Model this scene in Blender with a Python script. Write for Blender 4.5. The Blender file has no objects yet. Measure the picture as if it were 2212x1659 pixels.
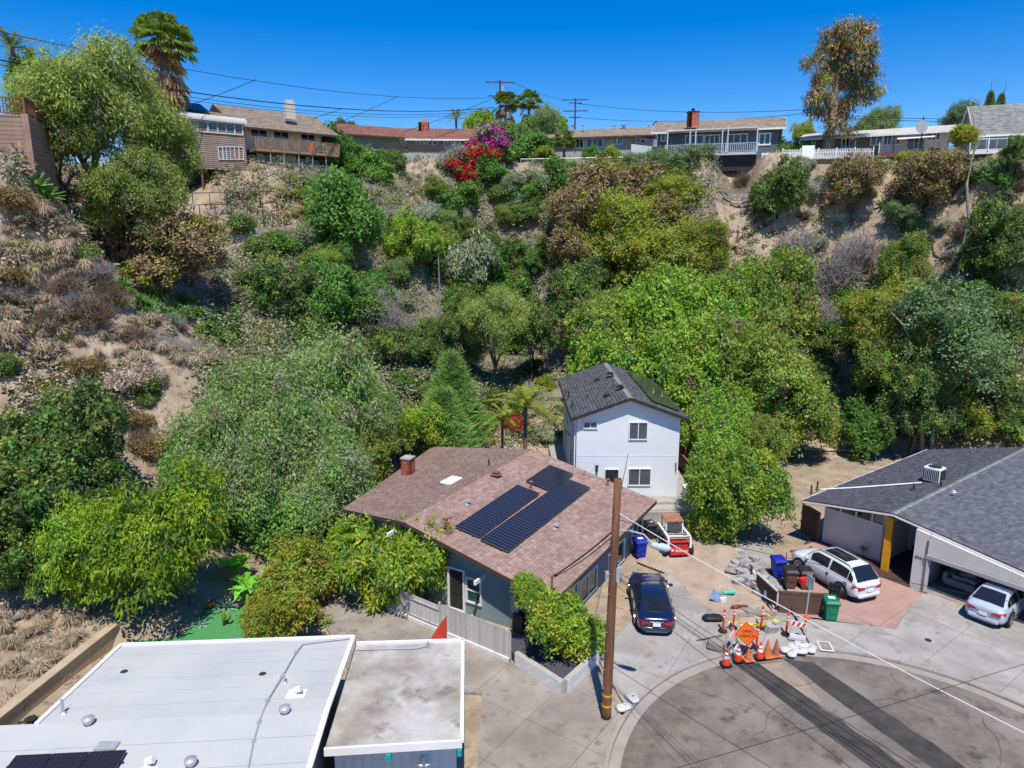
import bpy, math, random
import numpy as np
from mathutils import Vector, Matrix, Euler
R = math.radians
SC = bpy.context.scene
COL = SC.collection
# ---------------------------------------------------------------- camera, sky, sun, exposure
CAM_H, PITCH, FPX = 18.0, R(12), 1521.0        # height, downward tilt, focal length on a 2212 px wide survey of the view
cd = bpy.data.cameras.new('camera'); cam = bpy.data.objects.new('camera', cd); COL.objects.link(cam)
cam.location = (0, 0, CAM_H); cam.rotation_euler = (R(90) - PITCH, 0, 0)
cd.sensor_width = 36; cd.lens = 36 * FPX / 2212; cd.clip_end = 3000
SC.camera = cam
SUN_EL, SUN_AZ = R(63), R(5)                    # sun stands behind the camera, a little to its right
w = bpy.data.worlds.new('World'); SC.world = w; w.use_nodes = True
nt = w.node_tree; bg = nt.nodes['Background']
sk = nt.nodes.new('ShaderNodeTexSky'); sk.sky_type = 'NISHITA'; sk.sun_disc = False
sk.sun_elevation = SUN_EL; sk.sun_rotation = math.pi - SUN_AZ
sk.air_density = 1.0; sk.dust_density = 0.0; sk.ozone_density = 4.0; sk.altitude = 600
hs = nt.nodes.new('ShaderNodeHueSaturation'); hs.inputs['Saturation'].default_value = 1.5; hs.inputs['Hue'].default_value = 0.512; hs.inputs['Value'].default_value = 0.9
nt.links.new(sk.outputs[0], hs.inputs['Color']); nt.links.new(hs.outputs[0], bg.inputs[0])
bg.inputs[1].default_value = 0.15
sd = bpy.data.lights.new('sun', 'SUN'); sd.energy = 4.7; sd.angle = R(0.53); sd.color = (1.0, 0.94, 0.845)
sun = bpy.data.objects.new('sun', sd); COL.objects.link(sun)
sv = Vector((math.sin(SUN_AZ) * math.cos(SUN_EL), -math.cos(SUN_AZ) * math.cos(SUN_EL), math.sin(SUN_EL)))
sun.rotation_euler = (-sv).to_track_quat('-Z', 'Y').to_euler(); sun.location = (0, -20, 80)
vs = SC.view_settings; vs.view_transform = 'Standard'; vs.look = 'None'; vs.exposure = 0.2; vs.gamma = 1.0; vs.use_curve_mapping = False
SC.cycles.max_bounces = 6; SC.cycles.transparent_max_bounces = 6; SC.cycles.caustics_reflective = False; SC.cycles.caustics_refractive = False

# ---------------------------------------------------------------- survey helpers: pixel of the 2212 px view -> place
def ray(u, v):
    a = (u - 1106) / FPX; b = (829.5 - v) / FPX
    return Vector((a, math.cos(PITCH) + b * math.sin(PITCH), -math.sin(PITCH) + b * math.cos(PITCH)))
def at(u, v, Y):
    d = ray(u, v); return Vector((0, 0, CAM_H)) + d * (Y / d.y)
def gz(u, v, z=0.12):
    d = ray(u, v); return Vector((0, 0, CAM_H)) + d * ((z - CAM_H) / d.z)
def depth(p): return p[1] * math.cos(PITCH) - (p[2] - CAM_H) * math.sin(PITCH)

# ---------------------------------------------------------------- materials
MATS = {}
def pm(name, c1, c2=None, scale=4.0, rough=0.8, bump=0.0, bscale=None, island=0.0, metal=0.0, objr=0.0, spec=0.3, c3=None, s3=0.5, c4=None, s4=2.0, lo=0.35, hi=0.65, coat=0.0, trans=0.0, stretch=None, alpha=None):
    if name in MATS: return MATS[name]
    m = bpy.data.materials.new(name); m.use_nodes = True; t = m.node_tree; N = t.nodes; Lk = t.links
    b = N['Principled BSDF']; b.inputs['Roughness'].default_value = rough; b.inputs['Metallic'].default_value = metal
    b.inputs['Specular IOR Level'].default_value = spec; b.inputs['Coat Weight'].default_value = coat
    tc = N.new('ShaderNodeTexCoord'); co = tc.outputs['Object']
    if stretch:
        mp = N.new('ShaderNodeMapping'); mp.inputs['Scale'].default_value = stretch; Lk.new(co, mp.inputs[0]); co = mp.outputs[0]
    def rgb(c): return (c[0], c[1], c[2], 1)
    def noise(s, d=6):
        n = N.new('ShaderNodeTexNoise'); n.inputs['Scale'].default_value = s; n.inputs['Detail'].default_value = d
        n.inputs['Roughness'].default_value = 0.62; Lk.new(co, n.inputs[0]); return n.outputs[0]
    def ramp(x, a, bb):
        r = N.new('ShaderNodeMapRange'); r.inputs[1].default_value = a; r.inputs[2].default_value = bb; Lk.new(x, r.inputs[0]); return r.outputs[0]
    def mix(fac, a, bb):
        x = N.new('ShaderNodeMix'); x.data_type = 'RGBA'; Lk.new(fac, x.inputs[0])
        for k, q in ((6, a), (7, bb)):
            if isinstance(q, tuple): x.inputs[k].default_value = rgb(q)
            else: Lk.new(q, x.inputs[k])
        return x.outputs[2]
    c2 = c2 or c1
    col = mix(ramp(noise(scale), lo, hi), c1, c2)
    if c3: col = mix(ramp(noise(s3, 4), 0.46, 0.66), col, c3)
    if c4: col = mix(ramp(noise(s4, 5), 0.56, 0.70), col, c4)
    if island or objr:
        h = N.new('ShaderNodeHueSaturation'); Lk.new(col, h.inputs['Color']); last = None
        if island:
            ge = N.new('ShaderNodeNewGeometry'); r = N.new('ShaderNodeMapRange'); r.inputs[3].default_value = 1 - island; r.inputs[4].default_value = 1 + island
            Lk.new(ge.outputs['Random Per Island'], r.inputs[0]); last = r.outputs[0]
        if objr:
            oi = N.new('ShaderNodeObjectInfo'); r2 = N.new('ShaderNodeMapRange'); r2.inputs[3].default_value = 1 - objr; r2.inputs[4].default_value = 1 + objr
            Lk.new(oi.outputs['Random'], r2.inputs[0])
            if last is None: last = r2.outputs[0]
            else:
                mu = N.new('ShaderNodeMath'); mu.operation = 'MULTIPLY'; Lk.new(last, mu.inputs[0]); Lk.new(r2.outputs[0], mu.inputs[1]); last = mu.outputs[0]
        Lk.new(last, h.inputs['Value']); col = h.outputs[0]
    Lk.new(col, b.inputs['Base Color'])
    if bump:
        bp = N.new('ShaderNodeBump'); bp.inputs['Strength'].default_value = bump; bp.inputs['Distance'].default_value = 0.05
        Lk.new(noise(bscale or scale * 4, 8), bp.inputs['Height']); Lk.new(bp.outputs[0], b.inputs['Normal'])
    if trans:
        tr = N.new('ShaderNodeBsdfTranslucent'); Lk.new(col, tr.inputs[0]); ms = N.new('ShaderNodeMixShader'); ms.inputs[0].default_value = trans
        Lk.new(b.outputs[0], ms.inputs[1]); Lk.new(tr.outputs[0], ms.inputs[2]); Lk.new(ms.outputs[0], N['Material Output'].inputs[0])
    MATS[name] = m; return m
def leaf(name, c1, c2, island=0.28, objr=0.15, trans=0.46, rough=0.5, c3=None, s3=0.7, k=2.4):
    c1, c2, c3 = [tuple(min(.8, x * k) for x in c) if c else None for c in (c1, c2, c3)]
    return pm(name, c1, c2, scale=1.1, rough=rough, island=island, objr=objr, trans=trans, spec=0.35, c3=c3, s3=s3, lo=0.38, hi=0.62)
def glassm(name, c, rough=0.05):
    if name in MATS: return MATS[name]
    m = pm(name, c, tuple(x * 1.3 for x in c), scale=1.3, rough=rough, spec=0.8); return m
# ---------------------------------------------------------------- mesh helpers
class MB:
    def __init__(s): s.v = []; s.f = []
    def add(s, vs, fs):
        o = len(s.v); s.v += [tuple(a) for a in vs]; s.f += [tuple(i + o for i in q) for q in fs]; return s
    def box(s, c, d, rz=0.0, M=None):
        x, y, z = d[0] / 2, d[1] / 2, d[2] / 2
        P = [Vector(a) for a in ((-x, -y, -z), (x, -y, -z), (x, y, -z), (-x, y, -z), (-x, -y, z), (x, -y, z), (x, y, z), (-x, y, z))]
        if M is not None: P = [M @ a for a in P]
        elif rz:
            q = Matrix.Rotation(rz, 3, 'Z'); P = [q @ a for a in P]
        P = [a + Vector(c) for a in P]
        return s.add(P, [(0, 3, 2, 1), (4, 5, 6, 7), (0, 1, 5, 4), (1, 2, 6, 5), (2, 3, 7, 6), (3, 0, 4, 7)])
    def b2(s, lo, hi):
        return s.box([(a + b) / 2 for a, b in zip(lo, hi)], [abs(b - a) for a, b in zip(lo, hi)])
    def beam(s, a, b, w, h=None):
        a = Vector(a); b = Vector(b); d = b - a; L = d.length
        if L < 1e-6: return s
        q = d.to_track_quat('X', 'Z').to_matrix(); return s.box((a + b) / 2, (L, w, h or w), M=q)
    def tube(s, pts, r, n=8, cap=True):
        pts = [Vector(p) for p in pts]; k = len(pts); rs = r if isinstance(r, (list, tuple)) else [r] * k
        o = len(s.v)
        for i, p in enumerate(pts):
            d = (pts[min(i + 1, k - 1)] - pts[max(i - 1, 0)]).normalized()
            q = d.to_track_quat('Z', 'Y').to_matrix()
            for j in range(n):
                a = 2 * math.pi * j / n; s.v.append(tuple(p + q @ Vector((math.cos(a) * rs[i], math.sin(a) * rs[i], 0))))
        for i in range(k - 1):
            for j in range(n):
                s.f.append((o + i * n + j, o + i * n + (j + 1) % n, o + (i + 1) * n + (j + 1) % n, o + (i + 1) * n + j))
        if cap: s.f.append(tuple(o + j for j in reversed(range(n)))); s.f.append(tuple(o + (k - 1) * n + j for j in range(n)))
        return s
    def lathe(s, prof, c=(0, 0, 0), n=12):
        return s.tube([(c[0], c[1], c[2] + z) for r_, z in prof], [max(r_, 1e-3) for r_, z in prof], n)
    def prism(s, poly, z0, z1):
        n = len(poly)
        zz0 = z0 if isinstance(z0, (list, tuple)) else [z0] * n; zz1 = z1 if isinstance(z1, (list, tuple)) else [z1] * n
        a = sum(poly[i][0] * poly[(i + 1) % n][1] - poly[(i + 1) % n][0] * poly[i][1] for i in range(n))
        if a < 0: poly = poly[::-1]; zz0 = zz0[::-1]; zz1 = zz1[::-1]
        P = [(p[0], p[1], z) for p, z in zip(poly, zz0)] + [(p[0], p[1], z) for p, z in zip(poly, zz1)]
        return s.add(P, [tuple(reversed(range(n))), tuple(range(n, 2 * n))] + [(i, (i + 1) % n, n + (i + 1) % n, n + i) for i in range(n)])
    def slab(s, quad, th):          # planar quad/polygon thickened along its normal (downwards)
        q = [Vector(a) for a in quad]; nn = (q[1] - q[0]).cross(q[2] - q[0]).normalized()
        if nn.z < 0: q = q[::-1]; nn = -nn
        n = len(q)
        return s.add(q + [a - nn * th for a in q], [tuple(range(n)), tuple(reversed(range(n, 2 * n)))] + [(i, n + i, n + (i + 1) % n, (i + 1) % n) for i in range(n)])
    def mesh(s, name, smooth=False):
        me = bpy.data.meshes.new(name); me.from_pydata(s.v, [], s.f)
        if smooth: me.polygons.foreach_set('use_smooth', [True] * len(me.polygons))
        me.update(); return me
def tag(o, label=None, cat=None, group=None, kind=None):
    if label: o['label'] = label
    if cat: o['category'] = cat
    if group: o['group'] = group
    if kind: o['kind'] = kind
    return o
def ob(name, mb, mat, parent=None, label=None, cat=None, group=None, kind=None, smooth=False, bevel=0, sub=0):
    me = mb.mesh(name, smooth) if isinstance(mb, MB) else mb
    if mat is not None and not me.materials: me.materials.append(MATS[mat] if isinstance(mat, str) else mat)
    o = bpy.data.objects.new(name, me); COL.objects.link(o)
    if parent is not None: o.parent = parent
    if bevel:
        b = o.modifiers.new('bevel', 'BEVEL'); b.width = bevel; b.segments = 2; b.limit_method = 'ANGLE'
    if sub:
        b = o.modifiers.new('sub', 'SUBSURF'); b.levels = sub; b.render_levels = sub
    return tag(o, label, cat, group, kind)
def root(name, loc, rz=0, label=None, cat=None, group=None):
    o = bpy.data.objects.new(name, None); COL.objects.link(o); o.location = loc; o.rotation_euler = (0, 0, rz); o.empty_display_size = 0.3
    return tag(o, label, cat, group)
def dup(o, parent=None):
    c = o.copy(); COL.objects.link(c); c.parent = parent
    for ch in o.children: dup(ch, c)
    return c
def npmesh(name, V, F, mat, smooth=False):
    me = bpy.data.meshes.new(name); k = F.shape[1]
    me.vertices.add(len(V)); me.vertices.foreach_set('co', V.astype(np.float32).ravel())
    me.loops.add(F.size); me.loops.foreach_set('vertex_index', F.astype(np.int32).ravel())
    me.polygons.add(len(F)); me.polygons.foreach_set('loop_start', np.arange(0, F.size, k, dtype=np.int32)); me.polygons.foreach_set('loop_total', np.full(len(F), k, np.int32))
    if smooth: me.polygons.foreach_set('use_smooth', np.ones(len(F), bool))
    me.update(calc_edges=True)
    if mat: me.materials.append(MATS[mat] if isinstance(mat, str) else mat)
    return me
def text(name, s, size, mat, parent, M, ext=0.004):       # flat lettering as mesh
    c = bpy.data.curves.new(name, 'FONT'); c.body = s; c.size = size; c.extrude = ext; c.align_x = 'CENTER'; c.align_y = 'CENTER'
    t = bpy.data.objects.new(name, c); COL.objects.link(t)
    dg = bpy.context.evaluated_depsgraph_get(); me = bpy.data.meshes.new_from_object(t.evaluated_get(dg))
    bpy.data.objects.remove(t); me.materials.clear()
    o = ob(name, me, mat, parent); o.matrix_local = M; return o
def pnt_poly(x, y, poly):
    c = False; n = len(poly)
    for i in range(n):
        x1, y1 = poly[i][0], poly[i][1]; x2, y2 = poly[i - 1][0], poly[i - 1][1]
        if (y1 > y) != (y2 > y) and x < (x2 - x1) * (y - y1) / (y2 - y1) + x1: c = not c
    return c

# ---------------------------------------------------------------- materials of the place
pm('soil', (0.29, 0.22, 0.15), (0.44, 0.35, 0.25), scale=0.9, bump=1.0, bscale=5, rough=0.95, c3=(0.25, 0.20, 0.14), s3=0.2, c4=(0.17, 0.135, 0.10), s4=1.7)
pm('asphalt', (0.13, 0.11, 0.092), (0.20, 0.172, 0.143), scale=1.6, bump=0.35, bscale=40, rough=0.9, c3=(0.25, 0.22, 0.185), s3=0.3, c4=(0.075, 0.068, 0.06), s4=0.9)
pm('asphalt_dark', (0.04, 0.038, 0.036), (0.075, 0.07, 0.066), scale=1.2, bump=0.35, bscale=40, rough=0.9)
pm('concrete', (0.26, 0.225, 0.19), (0.34, 0.30, 0.255), scale=0.6, bump=0.15, bscale=30, rough=0.9, objr=0.06, c3=(0.22, 0.192, 0.165), s3=0.35, c4=(0.19, 0.16, 0.135), s4=2.2)
pm('concrete_light', (0.31, 0.29, 0.265), (0.39, 0.365, 0.33), scale=0.7, bump=0.12, bscale=30, rough=0.9, objr=0.06, c3=(0.27, 0.25, 0.225), s3=0.4, c4=(0.24, 0.215, 0.185), s4=1.8)
pm('concrete_pink', (0.36, 0.22, 0.18), (0.42, 0.275, 0.225), scale=0.8, bump=0.12, bscale=30, rough=0.9, objr=0.04)
pm('gutter', (0.29, 0.25, 0.21), (0.36, 0.32, 0.275), scale=1.0, bump=0.15, rough=0.9)
pm('dirt', (0.38, 0.29, 0.21), (0.47, 0.38, 0.29), scale=1.2, bump=0.8, bscale=9, rough=1.0, c3=(0.31, 0.235, 0.17), s3=0.6)
pm('rubble', (0.26, 0.25, 0.235), (0.42, 0.40, 0.37), scale=2, bump=0.5, rough=0.95, island=0.3)
pm('turf', (0.055, 0.23, 0.07), (0.09, 0.31, 0.11), scale=30, bump=0.4, bscale=120, rough=0.9)
pm('white_paint', (0.72, 0.72, 0.70), (0.80, 0.80, 0.78), scale=1.5, rough=0.6)
pm('white_roof', (0.44, 0.445, 0.44), (0.50, 0.505, 0.495), scale=0.35, c4=(0.43, 0.435, 0.44), s4=0.8, bump=0.06, bscale=8, rough=0.75)
pm('annex_roof', (0.42, 0.40, 0.36), (0.52, 0.51, 0.48), scale=1.4, bump=0.08, rough=0.8, c3=(0.25, 0.215, 0.175), s3=0.3, c4=(0.15, 0.12, 0.09), s4=0.9)
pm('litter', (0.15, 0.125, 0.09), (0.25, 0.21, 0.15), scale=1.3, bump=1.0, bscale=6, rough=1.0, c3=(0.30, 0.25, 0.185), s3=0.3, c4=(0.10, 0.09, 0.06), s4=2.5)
pm('white_stucco', (0.70, 0.73, 0.75), (0.75, 0.775, 0.79), scale=1.0, bump=0.25, bscale=60, rough=0.9)
pm('cream_stucco', (0.58, 0.55, 0.50), (0.65, 0.62, 0.56), scale=1.0, bump=0.25, bscale=60, rough=0.9)
pm('teal_stucco', (0.17, 0.24, 0.245), (0.21, 0.285, 0.285), scale=0.8, bump=0.25, bscale=50, rough=0.9)
pm('grey_stucco', (0.36, 0.34, 0.33), (0.42, 0.40, 0.385), scale=0.8, bump=0.2, bscale=50, rough=0.9)
pm('blue_siding', (0.095, 0.125, 0.165), (0.12, 0.155, 0.20), scale=1.5, rough=0.75)
pm('pale_blue', (0.50, 0.58, 0.64), (0.57, 0.65, 0.70), scale=1.5, rough=0.7)
pm('sage_siding', (0.17, 0.20, 0.16), (0.21, 0.245, 0.20), scale=1.5, rough=0.8)
pm('olive_siding', (0.11, 0.12, 0.085), (0.14, 0.15, 0.11), scale=1.5, rough=0.8)
pm('pink_siding', (0.30, 0.21, 0.165), (0.36, 0.26, 0.205), scale=1.5, rough=0.8, objr=0.08)
pm('tan_block', (0.27, 0.175, 0.13), (0.33, 0.22, 0.165), scale=1.5, rough=0.9, bump=0.2, objr=0.09)
pm('shingle_brown', (0.27, 0.18, 0.148), (0.40, 0.275, 0.23), scale=3, rough=0.95, island=0.16, bump=0.3, bscale=60, c3=(0.29, 0.195, 0.16), s3=0.5)
pm('shingle_dark', (0.085, 0.088, 0.105), (0.14, 0.145, 0.165), scale=3, rough=0.95, island=0.2, bump=0.3, bscale=60)
pm('shingle_slate', (0.085, 0.086, 0.096), (0.135, 0.136, 0.15), scale=3, rough=0.95, island=0.25, bump=0.3, bscale=60)
pm('shingle_tan', (0.22, 0.175, 0.135), (0.30, 0.245, 0.195), scale=2, rough=0.95, island=0.18, bump=0.3, bscale=50)
pm('shingle_red', (0.19, 0.085, 0.065), (0.26, 0.13, 0.10), scale=2, rough=0.95, island=0.18, bump=0.3, bscale=50)
pm('shingle_pale', (0.46, 0.45, 0.40), (0.56, 0.55, 0.49), scale=1.5, rough=0.9, island=0.08)
pm('shingle_grey', (0.22, 0.22, 0.215), (0.29, 0.285, 0.275), scale=2, rough=0.95, island=0.18)
pm('trim_bluegrey', (0.42, 0.47, 0.53), (0.5, 0.55, 0.6), rough=0.7)
pm('trim_dark', (0.035, 0.03, 0.03), rough=0.6)
pm('trim_brown', (0.075, 0.045, 0.035), rough=0.7)
pm('brick', (0.36, 0.085, 0.045), (0.46, 0.15, 0.085), scale=8, rough=0.9, island=0.25, bump=0.3)
pm('mortar', (0.42, 0.38, 0.33), rough=0.95)
pm('wood_grey', (0.42, 0.40, 0.375), (0.56, 0.54, 0.51), scale=2.0, rough=0.85, objr=0.12, stretch=(4, 4, 0.5))
pm('wood_deck', (0.24, 0.155, 0.095), (0.36, 0.25, 0.165), scale=2.5, rough=0.85, objr=0.12, island=0.15)
pm('wood_deck_grey', (0.23, 0.205, 0.195), (0.32, 0.29, 0.275), scale=2.5, rough=0.85, objr=0.1, island=0.12)
pm('wood_brown', (0.085, 0.047, 0.036), (0.14, 0.08, 0.062), scale=3, rough=0.8, objr=0.12, stretch=(0.5, 4, 4))
pm('wood_red', (0.17, 0.07, 0.04), (0.25, 0.115, 0.07), scale=3, rough=0.8, objr=0.12)
pm('wood_tan', (0.42, 0.33, 0.22), (0.50, 0.41, 0.29), scale=1.2, rough=0.9, objr=0.08, bump=0.15)
pm('pole_wood', (0.115, 0.052, 0.025), (0.22, 0.11, 0.058), scale=3, rough=0.85, bump=0.4, bscale=20, stretch=(5, 5, 0.25))
pm('pole_dark', (0.05, 0.038, 0.042), (0.08, 0.06, 0.06), scale=3, rough=0.85)
pm('bark', (0.11, 0.085, 0.065), (0.20, 0.16, 0.125), scale=3, rough=0.95, bump=0.5, bscale=12)
pm('bark_pale', (0.27, 0.23, 0.19), (0.38, 0.34, 0.29), scale=3, rough=0.95, bump=0.4)
pm('deadwood', (0.21, 0.185, 0.17), (0.33, 0.30, 0.28), scale=3, rough=0.95, objr=0.15)
pm('dead_bush', (0.27, 0.235, 0.22), (0.40, 0.36, 0.34), scale=1.5, rough=0.95, objr=0.18, island=0.15)
pm('dead_brown', (0.13, 0.085, 0.06), (0.22, 0.155, 0.115), scale=1.5, rough=0.95, objr=0.15, island=0.15)
pm('black', (0.012, 0.012, 0.013), rough=0.5)
pm('black_plastic', (0.02, 0.02, 0.022), (0.035, 0.035, 0.037), rough=0.45)
pm('rubber', (0.018, 0.018, 0.018), rough=0.85)
pm('grey_metal', (0.40, 0.42, 0.44), (0.48, 0.50, 0.52), rough=0.45, metal=0.3)
pm('galv', (0.45, 0.46, 0.47), (0.55, 0.56, 0.57), rough=0.5, metal=0.5)
pm('dark_metal', (0.05, 0.05, 0.055), rough=0.5, metal=0.3)
pm('chrome', (0.6, 0.6, 0.62), rough=0.25, metal=0.9)
pm('wire_black', (0.012, 0.012, 0.014), rough=0.6)
pm('wire_white', (0.62, 0.62, 0.64), rough=0.6)
pm('yellow_paint', (0.62, 0.30, 0.012), (0.68, 0.34, 0.02), rough=0.5)
pm('yellow_tape', (0.70, 0.62, 0.03), rough=0.5)
pm('orange_red', (0.75, 0.045, 0.015), (0.80, 0.06, 0.02), rough=0.55)
pm('orange_old', (0.55, 0.14, 0.045), (0.62, 0.19, 0.07), rough=0.7)
pm('orange_sign', (0.85, 0.13, 0.008), rough=0.5)
pm('red_fabric', (0.50, 0.045, 0.018), (0.56, 0.065, 0.025), rough=0.8)
pm('red_paint', (0.50, 0.025, 0.02), (0.56, 0.035, 0.03), rough=0.45)
pm('red_bright', (0.75, 0.012, 0.015), rough=0.4)
pm('tail_red', (0.45, 0.008, 0.012), rough=0.15, spec=0.7)
pm('reflective_white', (0.82, 0.82, 0.82), rough=0.4)
pm('bin_blue', (0.008, 0.022, 0.30), (0.012, 0.035, 0.38), rough=0.45)
pm('bin_green', (0.008, 0.16, 0.075), (0.012, 0.21, 0.10), rough=0.45)
pm('teal_paint', (0.005, 0.32, 0.36), rough=0.5)
pm('car_blue', (0.005, 0.012, 0.05), (0.006, 0.016, 0.062), rough=0.22, spec=0.6, coat=1.0)
pm('car_white', (0.66, 0.67, 0.69), (0.70, 0.71, 0.73), rough=0.28, coat=0.8)
pm('car_silver', (0.40, 0.47, 0.55), (0.44, 0.51, 0.58), rough=0.28, coat=0.8)
pm('car_trim', (0.10, 0.10, 0.105), rough=0.5)
glassm('glass_dark', (0.012, 0.015, 0.02)); glassm('glass_blue', (0.02, 0.05, 0.075)); glassm('glass_green', (0.02, 0.075, 0.06)); glassm('glass_grey', (0.07, 0.085, 0.095), 0.12)
pm('sandbag', (0.50, 0.49, 0.47), (0.62, 0.61, 0.59), scale=6, rough=0.8, bump=0.4)
pm('gravel_dark', (0.05, 0.055, 0.075), (0.10, 0.105, 0.125), scale=25, rough=0.95, bump=0.6)
pm('stone', (0.42, 0.34, 0.26), (0.55, 0.46, 0.36), scale=2, rough=0.95, bump=0.4, objr=0.15)
pm('block_grey', (0.33, 0.32, 0.30), (0.42, 0.41, 0.39), scale=2, rough=0.95, bump=0.25, objr=0.1)
pm('block_white', (0.60, 0.59, 0.565), (0.70, 0.69, 0.665), scale=2, rough=0.9, bump=0.2, objr=0.06)
pm('cushion', (0.26, 0.25, 0.245), (0.34, 0.33, 0.32), scale=3, rough=0.95)
def solar_mat(name, cols, rows, line, cell):
    m = bpy.data.materials.new(name); m.use_nodes = True; t = m.node_tree; N = t.nodes; b = N['Principled BSDF']
    tc = N.new('ShaderNodeTexCoord'); sp = N.new('ShaderNodeSeparateXYZ'); t.links.new(tc.outputs['Generated'], sp.inputs[0])
    def g(o, k, wdt):
        a = N.new('ShaderNodeMath'); a.operation = 'MULTIPLY'; a.inputs[1].default_value = k; t.links.new(o, a.inputs[0])
        c = N.new('ShaderNodeMath'); c.operation = 'PINGPONG'; c.inputs[1].default_value = 0.5; t.links.new(a.outputs[0], c.inputs[0])
        d = N.new('ShaderNodeMath'); d.operation = 'LESS_THAN'; d.inputs[1].default_value = wdt; t.links.new(c.outputs[0], d.inputs[0]); return d.outputs[0]
    mx = N.new('ShaderNodeMath'); mx.operation = 'MAXIMUM'; t.links.new(g(sp.outputs[0], cols, 0.045), mx.inputs[0]); t.links.new(g(sp.outputs[1], rows, 0.045), mx.inputs[1])
    x = N.new('ShaderNodeMix'); x.data_type = 'RGBA'; x.inputs[6].default_value = (*cell, 1); x.inputs[7].default_value = (*line, 1); t.links.new(mx.outputs[0], x.inputs[0])
    t.links.new(x.outputs[2], b.inputs['Base Color']); b.inputs['Roughness'].default_value = 0.18; b.inputs['Specular IOR Level'].default_value = 0.5; MATS[name] = m
solar_mat('solar', 6, 10, (0.10, 0.105, 0.125), (0.010, 0.013, 0.028)); solar_mat('solar_black', 6, 10, (0.035, 0.032, 0.035), (0.022, 0.018, 0.022))
solar_mat('solar_sheen', 6, 10, (0.05, 0.055, 0.05), (0.04, 0.045, 0.04))  # greenish reflection on the panels put into their cell and line colour
# ---------------------------------------------------------------- terrain: canyon with a flat street end and a mesa rim
CP = []
for u, v, Y in [(50,392,47),(60,640,42),(60,900,36),(30,1250,30),(330,960,38),(400,1130,36),(400,765,44),(300,660,48),(530,512,66),(480,405,72),(640,388,76),(650,425,74),(700,560,66),(880,350,95),(1000,355,98),(1180,375,98),(1110,640,82),(1250,828,66),(930,815,60),(1550,350,88),(1600,440,82),(1850,440,76),(1900,352,82),(2150,480,68),(2150,345,75),(2080,430,72),(1840,900,60),(1750,560,74),(2160,860,56),(2180,620,62),(1400,352,93),(1330,640,78),(850,640,72),(1240,384,90),(1130,380,91),(925,345,90),(1000,350,91.5),(1550,352,82),(1640,350,81.5),(1470,356,84),(1720,380,78.8),(1800,378,78.3),(1880,370,77.8),(1800,352,81.5),(1950,352,76.8),(2050,350,74.5),(2120,345,71),(2200,342,69.5),(30,396,43.5),(90,396,45.5),(420,540,64.6),(530,532,64.8),(640,526,66.4),(470,502,67.8),(570,494,69.2),(480,440,70.2),(580,432,71.6),(600,395,73.5),(700,390,77.5)]:
    CP.append(tuple(at(u, v, Y)))
CP += [(-22,20,.9),(-26,16,1.5),(-24.5,24,1.6),(-18,28,.9),(-13,36,-.1),(-10,44,.2),(-8,52,1.6),(-3,54,.6),(5,60,1.8),(13,54,-.5),(20,54,-.8),(28.4,57.5,-.1),(36,56,.6),(48,50,4),(52,44,4.5),
       (-10,30,-1.5),(-12,26,-1),(0,30,-2),(0,42,-2),(8,30,-2),(8,48,-1),(18,30,-2),(18,44,-2),(28,34,-2),(28,46,-2),(38,44,-1),(40,34,-1),(46,30,0),(-8,18,-2),(10,12,-2),(30,14,-2),(-18,10,-.6),(-32,12,7),(-40,24,17),(-44,38,23),(-36,52,22.5),(-44,60,24),(-36,78,24.5),(-22,90,26.5),(-10,112,28.5),(8,112,28.5),(30,104,27.2),(50,92,26),(62,80,26),(60,60,18),(60,46,9),(70,66,24),(-60,40,25),(-60,80,26),(0,150,28.5),(60,130,27),(-60,130,27.5),(90,90,26.5),(90,50,18),(80,20,4),(-60,0,12),(-40,-10,5),(0,-10,-2),(40,0,-2),(90,-10,0)]
_c = np.array(CP, float); _n = len(_c)
def _phi(d2): return 0.5 * d2 * np.log(d2 + 1e-9)
_d2 = ((_c[:, None, :2] - _c[None, :, :2]) ** 2).sum(2)
_A = np.zeros((_n + 3, _n + 3)); _A[:_n, :_n] = _phi(_d2) + np.eye(_n) * 0.6; _A[:_n, _n] = 1; _A[:_n, _n + 1:] = _c[:, :2]; _A[_n:, :_n] = _A[:_n, _n:].T
_w = np.linalg.solve(_A, np.concatenate([_c[:, 2], np.zeros(3)]))
_rs = np.random.RandomState(5); _wv = [(_rs.uniform(.15, 1.1), _rs.uniform(0, 6.28), _rs.uniform(0, 6.28)) for _ in range(14)]
# the timber wall and the paved yard beside the flat roofed house cut the foot of the left slope
def terr(x, y):
    x = np.asarray(x, float); y = np.asarray(y, float); sh = x.shape; q = np.stack([x.ravel(), y.ravel()], 1)
    qc = np.stack([np.clip(q[:, 0], -95, 100), np.clip(q[:, 1], -20, 160)], 1)
    d2 = ((qc[:, None, :] - _c[None, :, :2]) ** 2).sum(2)
    h = _phi(d2) @ _w[:_n] + _w[_n] + qc @ _w[_n + 1:]
    b = np.zeros(len(q))
    for k, a, ph in _wv: b += np.sin(k * (q[:, 0] * math.cos(a) + q[:, 1] * math.sin(a)) + ph) * 0.16 / (k + .5)
    sl = np.clip((h - 0.5) / 3, 0, 1) * np.clip((29 - h) / 3, 0.1, 1)
    h = h + b * sl
    # cut for the yard wall
    s = (q[:, 0] - WA[0]) * WN[0] + (q[:, 1] - WA[1]) * WN[1]
    cut = (s > 0) & (q[:, 1] < WB[1] + 1.0) & (q[:, 0] < 0)
    h = np.where(cut, np.minimum(h, 0.0), h)
    h = np.where(h < 0.0, 0.0, h)
    return h.reshape(sh)
WA = gz(0, 1552, .9); WB = gz(238, 1362, .9); _wd = (WB - WA).normalized(); WN = (_wd.y, -_wd.x)
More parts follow.
